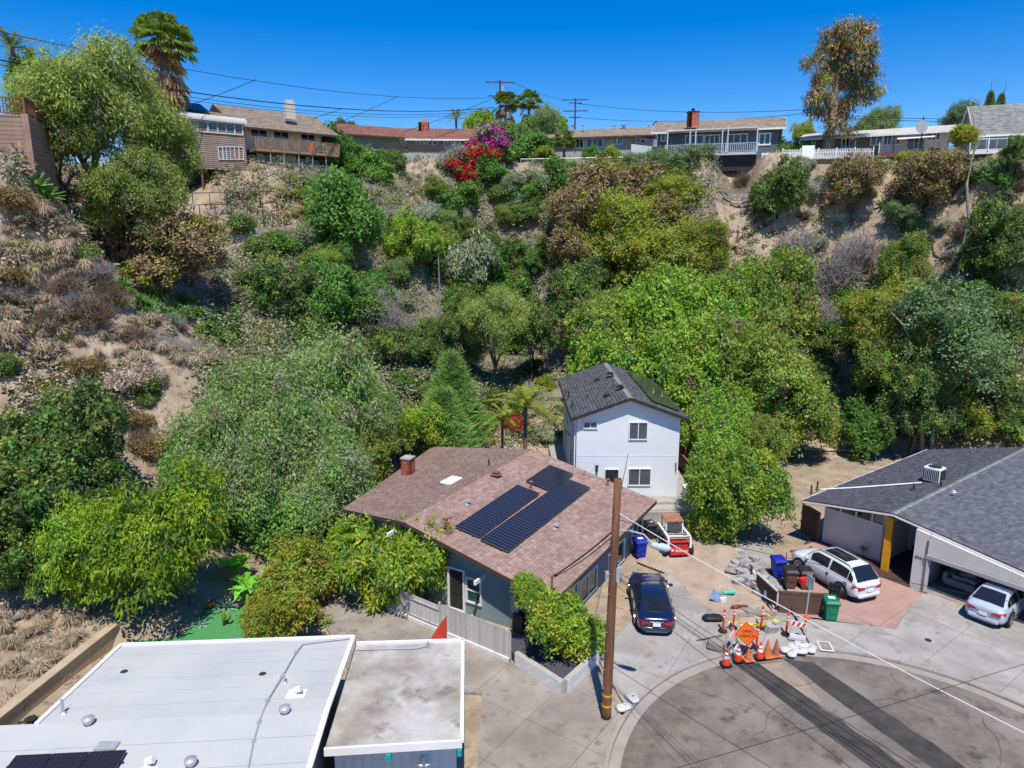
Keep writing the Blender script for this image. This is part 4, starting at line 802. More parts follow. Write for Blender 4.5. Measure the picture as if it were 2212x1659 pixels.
# ---------------------------------------------------------------- wheeled bins
def bin_(px, mat, lidmat, rz, label, open_=False, lab=True, z=.125, s=1.0):
    p = gz(*px); T = root('wheeled_bin', (p.x, p.y, z), rz, label, 'bin', 'wheeled bins'); T.scale = (s, s, s); n = [(-.24, -.26), (.24, -.26), (.24, .3), (-.24, .3)]; t = [(-.3, -.33), (.3, -.33), (.3, .38), (-.3, .38)]
    m = MB(); m.add([(x, y, .06) for x, y in n] + [(x, y, .95) for x, y in t], [(3, 2, 1, 0)] + [(i, (i + 1) % 4, 4 + (i + 1) % 4, 4 + i) for i in range(4)] + ([] if open_ else [(4, 5, 6, 7)]))
    for a, b, c_, d in (((0, -.35, .93), .68, .06, .07), ((0, .4, .93), .68, .06, .07)): m.box(a, (b, c_, d))
    m.box((-.32, .02, .93), (.05, .74, .07)).box((.32, .02, .93), (.05, .74, .07)); m.box((0, -.31, .55), (.3, .03, .2))
    ob('bin_body', m, mat, T, bevel=.02)
    if not open_: 
        l = ob('lid', MB().add([(-.35, -.4, .97), (.35, -.4, .97), (.35, .42, .99), (-.35, .42, .99), (-.26, -.3, 1.07), (.26, -.3, 1.07), (.26, .32, 1.1), (-.26, .32, 1.1)], [(3, 2, 1, 0), (4, 5, 6, 7), (0, 1, 5, 4), (1, 2, 6, 5), (2, 3, 7, 6), (3, 0, 4, 7)]), lidmat, T, bevel=.02)
        if lab: ob('sticker', MB().box((.0, .02, 1.098), (.3, .22, .012)), 'reflective_white', l)
    ob('handle', MB().tube([(-.26, .46, 1.0), (.26, .46, 1.0)], .02, 6), lidmat, T)
    for s_ in (-1, 1): ob('wheel', MB().tube([(s_ * .24, .34, .12), (s_ * .3, .34, .12)], .12, 12), 'rubber', T)
    return T
bin_((1382, 1202), 'bin_blue', 'bin_blue', R(12), 'blue wheeled bin standing against the teal house wall')
bin_((1402, 1164), 'black_plastic', 'black_plastic', R(10), 'black wheeled bin with white sticker behind the loader')
bin_((1680, 1245), 'bin_blue', 'bin_blue', R(5), 'dark blue wheeled bin in tree shade beside the SUV', lab=False)
bin_((1792, 1337), 'bin_green', 'bin_green', R(-8), 'green wheeled bin at the end of the brown board screen')
bin_((1705, 1268), 'wood_brown', 'black_plastic', R(-4), 'brown wheeled bin in the board screen, left one', lab=False)
bin_((1738, 1270), 'wood_brown', 'black_plastic', R(-6), 'brown wheeled bin in the board screen, right one', lab=False)
bin_((1800, 1300), 'black_plastic', 'black_plastic', R(-30), 'open black bin between the green bin and the SUV wheel', open_=True, lab=False, s=.85)
p = gz(1729, 1252, 1.25); ob('red_petrol_can', MB().box((p.x, p.y - .3, 1.34), (.36, .26, .3), rz=.2).tube([(p.x - .1, p.y - .3, 1.48), (p.x + .1, p.y - .3, 1.52)], .03, 6).tube([(p.x + .12, p.y - .3, 1.48), (p.x + .24, p.y - .3, 1.6)], .03, 6), 'red_bright', label='bright red plastic can lying on a brown bin lid', cat='can', bevel=.05)
# ---------------------------------------------------------------- brown board screen round the bins
bl, br = gz(1681, 1323), gz(1769, 1329); dv = (br - bl).normalized(); scr = root('board_screen', (bl.x, bl.y, .12), math.atan2(dv.y, dv.x), 'low brown screen of horizontal boards around the bins', 'screen'); Ls = (br - bl).length + .12
me = MB().box((Ls / 2, 0, 0), (Ls, .03, .115)).mesh('board'); me.materials.append(MATS['wood_brown'])
for k in range(8): o = ob('board', me, None, scr); o.location = (0, 0, .1 + k * .125)
for x in (.03, Ls / 2, Ls - .03): ob('post', MB().box((x, .06, .53), (.08, .08, 1.06)), 'wood_brown', scr)
ob('cap_rail', MB().box((Ls / 2, .03, 1.09), (Ls + .1, .14, .05)), 'wood_brown', scr)
me = MB().box((0, .95, 0), (.03, 1.9, .115)).mesh('board'); me.materials.append(MATS['wood_brown'])
for k in range(8): o = ob('board', me, None, scr); o.location = (-.1 , .1, .1 + k * .125); o.rotation_euler = (0, 0, R(18))
ob('cap_rail', MB().box((-.4, 1.0, 1.08), (.14, 1.95, .05), rz=R(18)), 'wood_grey', scr)
# leaning sign post
p = gz(1736, 1365); t_ = at(1753, 1240, p.y + .25); sp = root('sign_post', (p.x, p.y, .12), 0, 'grey steel post with a sign seen edge-on by the brown screen', 'sign'); v = t_ - Vector((p.x, p.y, .12))
ob('post', MB().tube([(0, 0, 0), v], .035, 8), 'grey_metal', sp); ob('sign_plate', MB().box(v * .86, (.045, .5, .6), rz=R(14)), 'grey_metal', sp)
ob('potted_bucket', MB().lathe([(.22, 0), (.3, .5), (.33, .52), (.3, .5), (.26, .45)], q3(5.05, 3.6, .13), 12), 'black_plastic', label='black bucket beside the picture in the porch', cat='bucket')

# ---------------------------------------------------------------- road works: delineators, cones, sign, barricades, bags
def bands(parent, r0, z0, z1, mat='reflective_white', r1=None): return ob('reflective_band', MB().tube([(0, 0, z0), (0, 0, z1)], [r0, r1 or r0], 12), mat, parent)
def delineator(px, label, tilt=(0, 0)):
    p = gz(*px); T = root('delineator_post', (p.x, p.y, .125), 0, label, 'delineator', 'orange delineator posts'); T.rotation_euler = (tilt[0], tilt[1], 0)
    ob('post', MB().lathe([(.055, 0), (.05, .1), (.05, 1.02), (.058, 1.04), (.058, 1.1), (.03, 1.13)], n=12), 'orange_red', T)
    bands(T, .054, .72, .8); bands(T, .054, .88, .96)
    ob('base', MB().lathe([(.22, 0), (.21, .05), (.09, .09)], n=8), 'rubber', T); return T
delineator((1561, 1364), 'orange delineator post furthest left, by the black bag', (.0, .03)); delineator((1583, 1357), 'orange delineator post, second from the left at the back', (0, .05))
delineator((1644, 1357), 'orange delineator post behind the orange warning sign', (0, .02)); delineator((1697, 1371), 'orange delineator post left of the light barricade', (0, .06)); delineator((1633, 1400), 'orange delineator post standing between the warning sign and the cones', (0, .03))
def cone(px, label, mat='orange_red', h=.72, band=True, base='rubber'):
    p = gz(*px); T = root('traffic_cone', (p.x, p.y, .125), R(10), label, 'cone', 'traffic cones')
    ob('cone', MB().lathe([(.17, .03), (.03, h), (.02, h + .02)], n=16), mat, T); ob('base', MB().box((0, 0, .02), (.42, .42, .04)), base, T, bevel=.01)
    if band:
        f = lambda z: .17 + (.03 - .17) * (z - .03) / (h - .03) + .004
        bands(T, f(h * .42), h * .42, h * .58, r1=f(h * .58)); bands(T, f(h * .68), h * .68, h * .8, r1=f(h * .8))
    return T
cone((1568, 1435), 'bright orange cone with white bands, nearest the kerb on the left', 'orange_red'); cone((1594, 1426), 'bright orange cone with white bands left of the sign foot'); cone((1616, 1425), 'faded stubby orange cone under the warning sign', 'orange_old', .5, False, 'orange_old')
cone((1641, 1420), 'bright orange cone with white bands right of the sign foot'); cone((1657, 1418), 'tall plain orange cone, second from the right', 'orange_old', .8, False, 'orange_old'); cone((1676, 1415), 'faded brownish cone furthest right by the white bags', pm('cone_brown', (.32, .11, .06), (.4, .16, .09), rough=.8), .75, False, 'orange_old')
p = gz(1612, 1421); T = root('warning_sign', (p.x, p.y, .125), R(-12), 'orange diamond warning sign lettered OPEN TRENCH', 'sign'); T.rotation_euler = (R(-14), 0, R(-12))
ob('sign_plate', MB().box((0, 0, 1.02), (.74, .02, .74), M=Matrix.Rotation(R(38), 3, 'Y')), 'orange_sign', T)
m = MB(); q = Matrix.Rotation(R(38), 3, 'Y')
for k in range(4): m.box(Vector((0, -.013, 1.02)) + Matrix.Rotation(R(38 + 90 * k), 3, 'Y') @ Vector((.34, 0, 0)), (.015, .006, .68), M=Matrix.Rotation(R(38 + 90 * k), 3, 'Y'))
ob('sign_border', m, 'black', T)
text('lettering', 'OPEN', .17, 'black', T, Matrix.Translation((0, -.02, 1.12)) @ Matrix.Rotation(R(-7), 4, 'Y') @ Matrix.Rotation(R(90), 4, 'X')); text('lettering', 'TRENCH', .17, 'black', T, Matrix.Translation((0, -.02, .93)) @ Matrix.Rotation(R(-7), 4, 'Y') @ Matrix.Rotation(R(90), 4, 'X'))
ob('stand', MB().beam((0, .03, .05), (0, .03, 1.0), .04, .04).beam((-.35, .05, .03), (0, .03, .5), .03, .03).beam((.35, .05, .03), (0, .03, .5), .03, .03).beam((0, .5, .03), (0, .03, .6), .03, .03), 'dark_metal', T)
def barricade(px, rz, label, light=True, lean=0):
    p = gz(*px); T = root('barricade', (p.x, p.y, .125), rz, label, 'barricade', 'folding barricades'); T.rotation_euler = (lean, 0, rz)
    for y in (-.22, .22):
        for x in (-.32, .32): ob('leg', MB().beam((x, y, 0), (x, y * .12, 1.05), .035, .035), 'grey_metal', T)
    up = ob('board', MB().box((0, -.08, .85), (.66, .025, .24)), 'reflective_white', T); ob('board', MB().box((0, -.19, .3), (.66, .025, .2)), 'reflective_white', T)
    m = MB()
    for k in range(3): m.add([(-.32 + k * .22, -.095, .735), (-.21 + k * .22, -.095, .735), (-.1 + k * .22 - .02, -.095, .965), (-.21 + k * .22 - .02, -.095, .965)], [(0, 1, 2, 3)])
    ob('stripe', m, 'orange_red', up)
    if light: ob('warning_lamp', MB().lathe([(.04, 1.0), (.05, 1.06), (.11, 1.1), (.115, 1.25), (.08, 1.32), (.02, 1.34)], (.3, 0, 0), 12), 'orange_sign', T)
    return T
barricade((1722, 1384), R(-22), 'white and orange folding barricade with round orange lamp'); barricade((1584, 1412), R(55), 'grey striped barricade leaning behind the left cones', False, R(-12))
rn = random.Random(4)
def bag_mesh(seed):
    r = random.Random(seed); m = MB(); nu, nv = 12, 7
    for j in range(nv):
        t = math.pi * j / (nv - 1)
        for i in range(nu):
            a = 2 * math.pi * i / nu; e = lambda c, p_: math.copysign(abs(c) ** p_, c)
            m.v.append((.34 * e(math.cos(a), .6) * e(math.sin(t), .5) + r.uniform(-.035, .035), .2 * e(math.sin(a), .7) * e(math.sin(t), .5) + r.uniform(-.03, .03), .085 + .085 * math.cos(t) + r.uniform(-.018, .018)))
    for j in range(nv - 1):
        for i in range(nu): m.f.append((j * nu + i, j * nu + (i + 1) % nu, (j + 1) * nu + (i + 1) % nu, (j + 1) * nu + i))
    me = m.mesh('sandbag', True); me.materials.append(MATS['sandbag']); return me
bags = [bag_mesh(k) for k in range(3)]
for k, (u, v, z, rz) in enumerate(((1700, 1406, 0, .3), (1712, 1413, 0, 1.0), (1727, 1410, 0, -.2), (1738, 1406, .02, .5), (1752, 1404, 0, 1.2), (1730, 1402, .14, -.5), (1716, 1401, .05, .2))):
    p = gz(u, v); o = ob('sandbag', bags[k % 3], None, label='white sandbag in the pile at the right end of the cones', cat='sandbag', group='white sandbags by the cones'); o.location = (p.x, p.y, .125 + z); o.rotation_euler = (rn.uniform(-.1, .1), rn.uniform(-.1, .1), rz)
for k, (u, v, rz, lb) in enumerate(((1347, 1532, .4, 'white sandbag lying on the pavement right of the pole foot'), (1365, 1512, -1.0, 'white sandbag by the kerb, further from the pole foot'))):
    p = gz(u, v); o = ob('sandbag', bags[k], None, label=lb, cat='sandbag', group='white sandbags by the pole'); o.location = (p.x, p.y, .13); o.rotation_euler = (0, 0, rz)
# caution tape between the delineators
tpr = root('caution_tape', gz(1620, 1360), 0, 'yellow caution tape strung between the orange delineator posts', 'tape'); tpo = tpr.location.copy()
tp_ = [gz(u, v) for u, v in ((1561, 1364), (1583, 1357), (1644, 1357), (1697, 1371))]
def tape(a, b, z0, z1, sag):
    L_ = []; tm = MB(); a = a - Vector((tpo.x, tpo.y, 0)); b = b - Vector((tpo.x, tpo.y, 0)); z0 -= tpo.z; z1 -= tpo.z
    for i in range(13): t = i / 12; q = a.lerp(b, t); z = lerp(z0, z1, t) - sag * 4 * t * (1 - t); L_.append((q, z, .035 * math.cos(i * .9)))
    for i in range(12):
        (q, z, d), (q2, z2, d2) = L_[i], L_[i + 1]; tm.add([(q.x, q.y - d, z - .035), (q2.x, q2.y - d2, z2 - .035), (q2.x, q2.y + d2, z2 + .035), (q.x, q.y + d, z + .035)], [(0, 1, 2, 3)])
    ob('tape_length', tm, 'yellow_tape', tpr)
tape(tp_[0], tp_[1], .75, .7, .25); tape(tp_[1], tp_[2], .45, .4, .12); tape(tp_[2], tp_[3], 1.0, .8, .2); tape(gz(1570, 1365), gz(1600, 1400), .5, .2, .1); tape(gz(1600, 1362), gz(1672, 1350), .4, .25, .06); tape(tp_[0], gz(1575, 1420), .8, .1, .1); tape(tp_[2], gz(1668, 1372), .3, .4, .1); tape(gz(1640, 1350), gz(1670, 1335), 1.0, .2, .1)
# broken concrete lumps, a bag, pipes and scraps
def lump(u, v, s, label, mat='rubble', z=.0, seed=0, nm='concrete_lump', grp=None, cat='rubble'):
    r = random.Random(seed + int(u)); m = MB(); n = r.randint(5, 7); a0 = r.random() * 6; poly = [(math.cos(a0 + i * 6.283 / n) * r.uniform(.7, 1.15) * s[0], math.sin(a0 + i * 6.283 / n) * r.uniform(.7, 1.15) * s[1]) for i in range(n)]
    m.prism(poly, [0] * n, [s[2] * r.uniform(.75, 1.15) for _ in range(n)]); p = gz(u, v); o = ob(nm, m, mat, label=label, cat=cat, group=grp); o.location = (p.x, p.y, .13 + z); o.rotation_euler = (r.uniform(-.25, .25), r.uniform(-.25, .25), 0); return o
for k in range(64):
    t = rn.random(); u = lerp(1592, 1642, t) + rn.uniform(-20, 26); v = lerp(1212, 1285, t) + rn.uniform(-14, 18)
    if v < 1200: continue
    lump(u, v, (rn.uniform(.15, .5), rn.uniform(.1, .34), rn.uniform(.1, .34)), 'grey broken concrete lump in the rubble heap on the dirt', seed=k, z=rn.uniform(.02, .3), grp='broken concrete heap')
lump(1551, 1400, (.75, .38, .34), 'long tan concrete kerb chunk left of the cones', 'concrete', cat='concrete'); lump(1664, 1364, (.35, .28, .36), 'upright grey concrete block behind the old cones', 'block_grey', cat='concrete'); lump(1640, 1322, (.9, .5, .1), 'flat tan slab of broken driveway before the brown screen', 'concrete', cat='concrete'); lump(1668, 1275, (.6, .45, .12), 'flat tan slab of broken driveway behind the rubble heap', 'concrete', cat='concrete')
lump(1610, 1332, (.5, .3, .1), 'flat tan slab of broken driveway behind the delineators', 'concrete', cat='concrete'); lump(1600, 1315, (.5, .12, .16), 'dark brown timber offcut lying on the dirt', 'wood_brown', cat='timber', nm='timber_offcut')
p = gz(1540, 1340); o = ob('rubbish_bag', bags[1].copy(), None, label='crumpled black plastic sheet on the dirt by the left delineator', cat='plastic bag'); o.data.materials.clear(); o.data.materials.append(MATS['black_plastic']); o.location = (p.x, p.y, .14); o.scale = (1.5, 1.2, 1.4)
p = gz(1547, 1300); ob('blue_sheet', MB().box((p.x, p.y, .42), (.5, .04, .5), M=(Matrix.Rotation(R(-35), 3, 'X') @ Matrix.Rotation(R(25), 3, 'Y'))), pm('dull_blue', (.1, .17, .3), (.16, .25, .4), rough=.5), label='dull blue sheet propped on the dirt', cat='sheet')
p = gz(1576, 1288); ob('green_pipe', MB().tube([(p.x - .35, p.y, .3), (p.x + .3, p.y + .08, .32)], .09, 10), pm('mint', (.08, .5, .35), rough=.5), label='short mint green pipe beside the rubble heap', cat='pipe')
a = gz(1622, 1238); b = gz(1672, 1318); ob('white_pipe', MB().tube([a + Vector((0, 0, .35)), b + Vector((0, 0, .15))], .05, 8), 'white_paint', label='white plastic pipe lying along the rubble heap', cat='pipe')
ob('black_pipe', MB().tube([a + Vector((-.1, -.1, .3)), a.lerp(b, .5) + Vector((-.25, 0, .2)), b + Vector((-.2, -.2, .1))], .03, 8), 'black_plastic', label='black hose lying beside the white pipe', cat='hose')
p = gz(1561, 1303); ob('white_scrap', MB().box((p.x, p.y, .3), (.35, .2, .3), rz=.5), 'white_paint', label='small white plastic scrap behind the left delineators', cat='scrap', bevel=.05)
a = gz(1505, 1385); b = gz(1560, 1377); ob('steel_bar', MB().tube([a + Vector((0, 0, .04)), b + Vector((0, 0, .12))], .025, 6), 'wood_brown', label='rusty bar lying on the pavement left of the road works', cat='bar')
for k, (u, v, nm, lb) in enumerate(((1783, 1396, 'utility_cover', 'square concrete utility cover in the sidewalk right of the sandbags'),)):
    p = gz(u, v); T = root(nm, (p.x, p.y, .118), R(-8), lb, 'utility cover'); ob('frame', MB().box((0, 0, .008), (.55, .75, .02)), 'white_paint', T); ob('lid', MB().box((0, 0, .014), (.45, .64, .02)), 'concrete', T); ob('lid_mark', MB().box((0, 0, .026), (.16, .2, .006)), 'gutter', T)
p = gz(2005, 1383); ob('access_cap', MB().tube([(p.x, p.y, .11), (p.x, p.y, .135)], .14, 16), 'dark_metal', label='small round dark iron cap in the right driveway', cat='access cap')
# sofa cushions heaped in the open garage
T = root('wrapped_sofa', q3(8.1, 1.3, .13), A3, 'grey plastic-wrapped sofa with loose cushions in the open garage', 'sofa')
ob('seat', MB().box((0, .3, .25), (1.5, .8, .4)), 'cushion', T, bevel=.1); ob('backrest', MB().box((0, .8, .6), (1.5, .3, .8)), 'cushion', T, bevel=.1); ob('arm', MB().box((-.7, .3, .45), (.22, .8, .55)), 'cushion', T, bevel=.08)
for i, (x, y, z, a_) in enumerate(((-.1, .2, .62, .5), (.45, .3, .66, -.3), (.2, .5, .86, .1))): ob('cushion', MB().box((x, y, z), (.75, .6, .2), M=Euler((.15 * i, .2 - .2 * i, a_)).to_matrix()), 'cushion', T, bevel=.08)
# red sail and its post behind the garage
y_ = 25.1; P = [at(965, 1329, y_), at(926, 1387, y_), at(965, 1387, y_)]; m = MB(); n = 8
for i in range(n + 1):
    for j in range(n + 1 - i):
        a_, b_ = i / n, j / n; q = P[0] * (1 - a_ - b_) + P[1] * a_ + P[2] * b_; m.v.append((q.x, q.y + .12 * math.sin(3.1 * a_) * math.sin(3.1 * (1 - a_ - b_)), q.z))
def _ix(i, j): return sum(n + 1 - k for k in range(i)) + j
for i in range(n):
    for j in range(n - i):
        m.f.append((_ix(i, j), _ix(i + 1, j), _ix(i, j + 1)))
        if j < n - i - 1: m.f.append((_ix(i + 1, j), _ix(i + 1, j + 1), _ix(i, j + 1)))
o = ob('shade_sail', m, 'red_fabric', label='orange-red triangular shade sail behind the low garage', cat='shade sail'); sm = o.modifiers.new('thick', 'SOLIDIFY'); sm.thickness = .012
p = gz(971, 1400); ob('garden_hose_post', MB().tube([(p.x, 25.3, 0), (p.x, 25.3, at(970, 1345, 25.3).z)], .03, 8).tube([(p.x, 25.3, at(970, 1362, 25.3).z), (p.x + .3, 25.3, at(970, 1366, 25.3).z), (p.x + .35, 25.3, at(970, 1358, 25.3).z)], .015, 6), 'grey_metal', label='thin grey steel post beside the red sail', cat='post')
# ---------------------------------------------------------------- fence along the neighbouring driveway on a block footing
fdir = (FB - FA).normalized(); fl = (FB - FA).length; fc = root('board_fence', (FA.x, FA.y, .12), math.atan2(fdir.y, fdir.x), 'weathered white board fence on a low block footing along the teal house', 'fence')
nb_ = int(fl / .15); rn = random.Random(8)
bmesh_ = [MB().box((0, 0, .78), (.138, .025, 1.3)).mesh('fence_board') for _ in range(1)]; bmesh_[0].materials.append(MATS['wood_grey']); bm2 = MB().box((0, 0, .72), (.138, .025, 1.18)).mesh('fence_board'); bm2.materials.append(MATS['wood_grey'])
split = fl * .67
for k in range(nb_):
    x = (k + .5) * .15
    seg = int(x / 1.9) % 2
    if x < split and seg == 1:
        continue
    o = ob('fence_board', bmesh_[0] if x > split else bm2, None, fc); o.location = (x, rn.uniform(-.008, .008), rn.uniform(-.03, .03)); o.rotation_euler = (rn.uniform(-.02, .02), rn.uniform(-.01, .01), 0)
for k in range(int(split / 1.9) + 1):
    if k % 2: 
        x0 = k * 1.9; x1 = min(split, x0 + 1.9); ob('fence_panel', MB().box(((x0 + x1) / 2, .0, .72), (x1 - x0 - .01, .02, 1.16)), 'wood_grey', fc)
        for z in (.28, 1.1): ob('fence_rail', MB().box(((x0 + x1) / 2, -.035, z), (x1 - x0, .045, .06)), 'wood_grey', fc)
for k in range(int(fl / 1.9) + 1): ob('fence_post', MB().box((k * 1.9, .07, .72), (.09, .09, 1.4)), 'wood_grey', fc)
bk = MB().box((0, 0, 0), (.39, .2, .19)).mesh('footing_block'); bk.materials.append(MATS['block_white'])
for k in range(int(fl / .4)): o = ob('footing_block', bk, None, fc); o.location = ((k + .5) * .4, .0, .07 + (.0)); 
# planter of painted blocks
def block_wall(name, a, b, rows, label, mat='block_white', z0=.12, bl_=.4, bh=.15, th=.2, cat='wall'):
    d = (b - a); L_ = math.hypot(d.x, d.y); T = root(name, (a.x, a.y, z0), math.atan2(d.y, d.x), label, cat); n = max(1, round(L_ / bl_)); w_ = L_ / n
    me = MB().box((0, 0, 0), (w_ - .012, th, bh - .012)).mesh('block'); me.materials.append(MATS[mat]); mh = MB().box((0, 0, 0), (w_ / 2 - .012, th, bh - .012)).mesh('block'); mh.materials.append(MATS[mat])
    ob('mortar_core', MB().box((L_ / 2, 0, rows * bh / 2), (L_ - .01, th - .02, rows * bh - .01)), 'mortar', T)
    for r_ in range(rows):
        for k in range(n + (r_ % 2)):
            half_ = r_ % 2 and k in (0, n); o = ob('block', mh if half_ else me, None, T); x = (k + .5) * w_ if r_ % 2 == 0 else (w_ / 4 if k == 0 else (L_ - w_ / 4 if k == n else k * w_)); o.location = (x, 0, (r_ + .5) * bh)
    return T
block_wall('planter_wall', FB + fdir * .25, PC, 4, 'white block planter wall facing the neighbouring driveway'); block_wall('planter_wall', PC + Vector((.12, .1, 0)), PR_, 4, 'white block planter wall facing the utility pole')
pb = [FB + Vector((.1, .15, 0)), PC + Vector((0, .15, 0)), PR_ + Vector((-.1, .1, 0)), Vector((EF.x + .2, EF.y + .6, 0)), Vector((EF.x - 2.3, EF.y + .9, 0))]
ob('planter_bed', MB().prism([V2(p) for p in pb], 0, .42), 'gravel_dark', kind='structure', label='dark gravel bed inside the white block planter')
# low tan wall at the foot of the left slope
T = root('yard_wall', (WA.x, WA.y, 0), math.atan2(_wd.y, _wd.x), 'low tan board-faced retaining wall below the dry slope', 'wall'); Lw = (WB - WA).length; Lo = -8
me = MB().box((0, 0, 0), (1.78, .09, .285)).mesh('wall_board'); me.materials.append(MATS['wood_tan'])
for k in range(int((Lw - Lo) / 1.8) + 1):
    for r_ in range(3): o = ob('wall_board', me, None, T); o.location = (Lo + (k + .5) * 1.8, 0, .16 + r_ * .3)
ob('wall_cap', MB().b2((Lo, -.1, .93), (Lw + .4, .32, 1.0)), 'wood_tan', T)
ob('wall_core', MB().b2((Lo, .05, 0), (Lw + .4, .3, .92)), 'mortar', T)
# ---------------------------------------------------------------- houses along the canyon rim
def cv(ox, oy, k): return lambda x, y: ((ox + x / k) / 1.389, (oy + y / k) / 1.389)
def rimbox(parent, a, b, dep, z0, z1, mat, name='wall'):
    d = Vector((b.x - a.x, b.y - a.y, 0)).normalized(); n = Vector((-d.y, d.x, 0)); P = [a, b, b + n * dep, a + n * dep]
    return ob(name, MB().prism([V2(p) for p in P], z0, z1), mat, parent), d, n
def gable_roof(parent, a, b, dep, ze, zt, mat, fas, ov=.6, th=.18, seed=1, gmat=None, expo=.3, tabw=.5):
    d = Vector((b.x - a.x, b.y - a.y, 0)).normalized(); n = Vector((-d.y, d.x, 0)); f = lambda p, s, t, z: Vector((p.x, p.y, 0)) + d * s + n * t + Vector((0, 0, z)); k = (zt - ze) / (dep / 2)
    q1 = [f(a, -ov, -ov, ze - ov * k), f(b, ov, -ov, ze - ov * k), f(b, ov, dep / 2, zt), f(a, -ov, dep / 2, zt)]; q2 = [f(b, ov, dep + ov, ze - ov * k), f(a, -ov, dep + ov, ze - ov * k), f(a, -ov, dep / 2, zt), f(b, ov, dep / 2, zt)]
    r = roof(parent, [q1, q2], mat, fas, th, expo, tabw, seed=seed)
    if gmat:
        for p in (a, b): ob('gable', MB().add([f(p, 0, .02, ze - .2), f(p, 0, dep - .02, ze - .2), f(p, 0, dep / 2, zt - .22)], [(0, 1, 2)]), gmat, parent)
    return r, q1, f
def railing(parent, a, b, z, h, mat, sp=.16, bal=.045, post=1.8, name='railing', cap=.09):
    T = ob(name, MB().beam(Vector((a.x, a.y, z + h)), Vector((b.x, b.y, z + h)), cap, .06), mat, parent); d = Vector((b.x - a.x, b.y - a.y, 0)); L_ = d.length; d.normalize(); m = MB().beam(Vector((a.x, a.y, z + .1)), Vector((b.x, b.y, z + .1)), .05, .06)
    for i in range(int(L_ / sp)): p = a + d * (i + .5) * sp; m.box((p.x, p.y, z + h / 2 + .04), (bal, bal, h - .1))
    ob('baluster_row', m, mat, T, kind='stuff'); n = max(1, round(L_ / post))
    for i in range(n + 1): p = a + d * L_ * i / n; ob('rail_post', MB().box((p.x, p.y, z + h / 2), (.11, .11, h + .1), rz=math.atan2(d.y, d.x)), mat, T)
    return T
def flat(p): return Vector((p.x, p.y, 0))
# pink sided house with window strip
zA = cv(460, 280, 3.687); hA = root('pink_sided_house', flat(at(440, 380, 72)), 0, 'two-storey pinkish siding house with long window strip, beside the shaggy palm', 'house'); hA.location = (0, 0, 0)
a, b = flat(at(345, 300, 68.2)), flat(at(529, 300, 73.6)); zb = at(529, 370, 73.6).z; ztA = at(525, 268, 73.6).z
rimbox(hA, a, b, 8, zb, ztA, 'pink_siding'); dA = (b - a).normalized(); nA = Vector((-dA.y, dA.x, 0)); LA = (b - a).length
me = MB().add([(0, -.05, 0), (LA, -.05, 0), (LA, -.012, .19), (0, -.012, .19), (0, 0, 0), (LA, 0, 0)], [(0, 1, 2, 3), (0, 4, 5, 1)]).mesh('siding_plank'); me.materials.append(MATS['pink_siding'])
for k in range(int((ztA - zb) / .19)): o = ob('siding_plank', me, None, hA); o.location = (a.x, a.y, zb + k * .19); o.rotation_euler = (0, 0, math.atan2(dA.y, dA.x))
for x0, x1 in ((150, 250), (262, 360), (378, 480), (492, 592), (607, 700), (712, 797), (807, 890), (902, 978)): winpx(hA, a, b, *zA(x0, 272 + x0 * .083), *zA(x1, 372 + x1 * .083), cols=1, glass='glass_green', fw=.08, dep=.12)
for x0, x1 in ((722, 765), (768, 803), (812, 848), (854, 893), (902, 940), (950, 990)): winpx(hA, a, b, *zA(x0, 598), *zA(x1, 728), cols=1, glass='glass_blue', fw=.06, dep=.12)
pr = []; m = MB()
for k in range(7): t = k / 6 * math.pi / 2; pr.append((-.35 + .9 * (1 - math.cos(t)) * .8, ztA - .05 + .62 * math.sin(t)))
for p0, p1 in zip(pr, pr[1:]):
    q = [a - dA * .3 + nA * p0[0], b + dA * .2 + nA * p0[0], b + dA * .2 + nA * p1[0], a - dA * .3 + nA * p1[0]]; m.add([(v.x, v.y, z) for v, z in zip(q, (p0[1], p0[1], p1[1], p1[1]))], [(0, 1, 2, 3)])
ob('rolled_eave', m, 'white_roof', hA, smooth=True)
rA = roof(hA, [[Vector((*V2(a + nA * .3), ztA + .5)), Vector((*V2(b + nA * .3), ztA + .5)), Vector((*V2(b + nA * 4.5), ztA + 1.5)), Vector((*V2(a + nA * 4.5), ztA + 1.7))]], 'shingle_tan', 'trim_brown', seed=41, expo=.3, tabw=.5)
p0 = a + dA * .6 + nA * 1.2; solar(rA, Vector((*V2(p0), ztA + 1.0)), Vector((*V2(p0 + dA * 4.6), ztA + 1.0)), Vector((*V2(p0 + dA * 4.0 + nA * 2.4), ztA + 1.9)), Vector((*V2(p0 + nA * 2.4), ztA + 2.0)), 4, 1, 'solar_black')
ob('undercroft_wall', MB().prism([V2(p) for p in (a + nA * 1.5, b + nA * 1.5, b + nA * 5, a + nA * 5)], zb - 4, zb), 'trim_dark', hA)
for t in (.45, .62, .8, .95): p = a + (b - a) * t + nA * .1; ob('support_post', MB().box((p.x, p.y, zb - 1.5), (.18, .18, 3.0)), 'wood_red', hA)
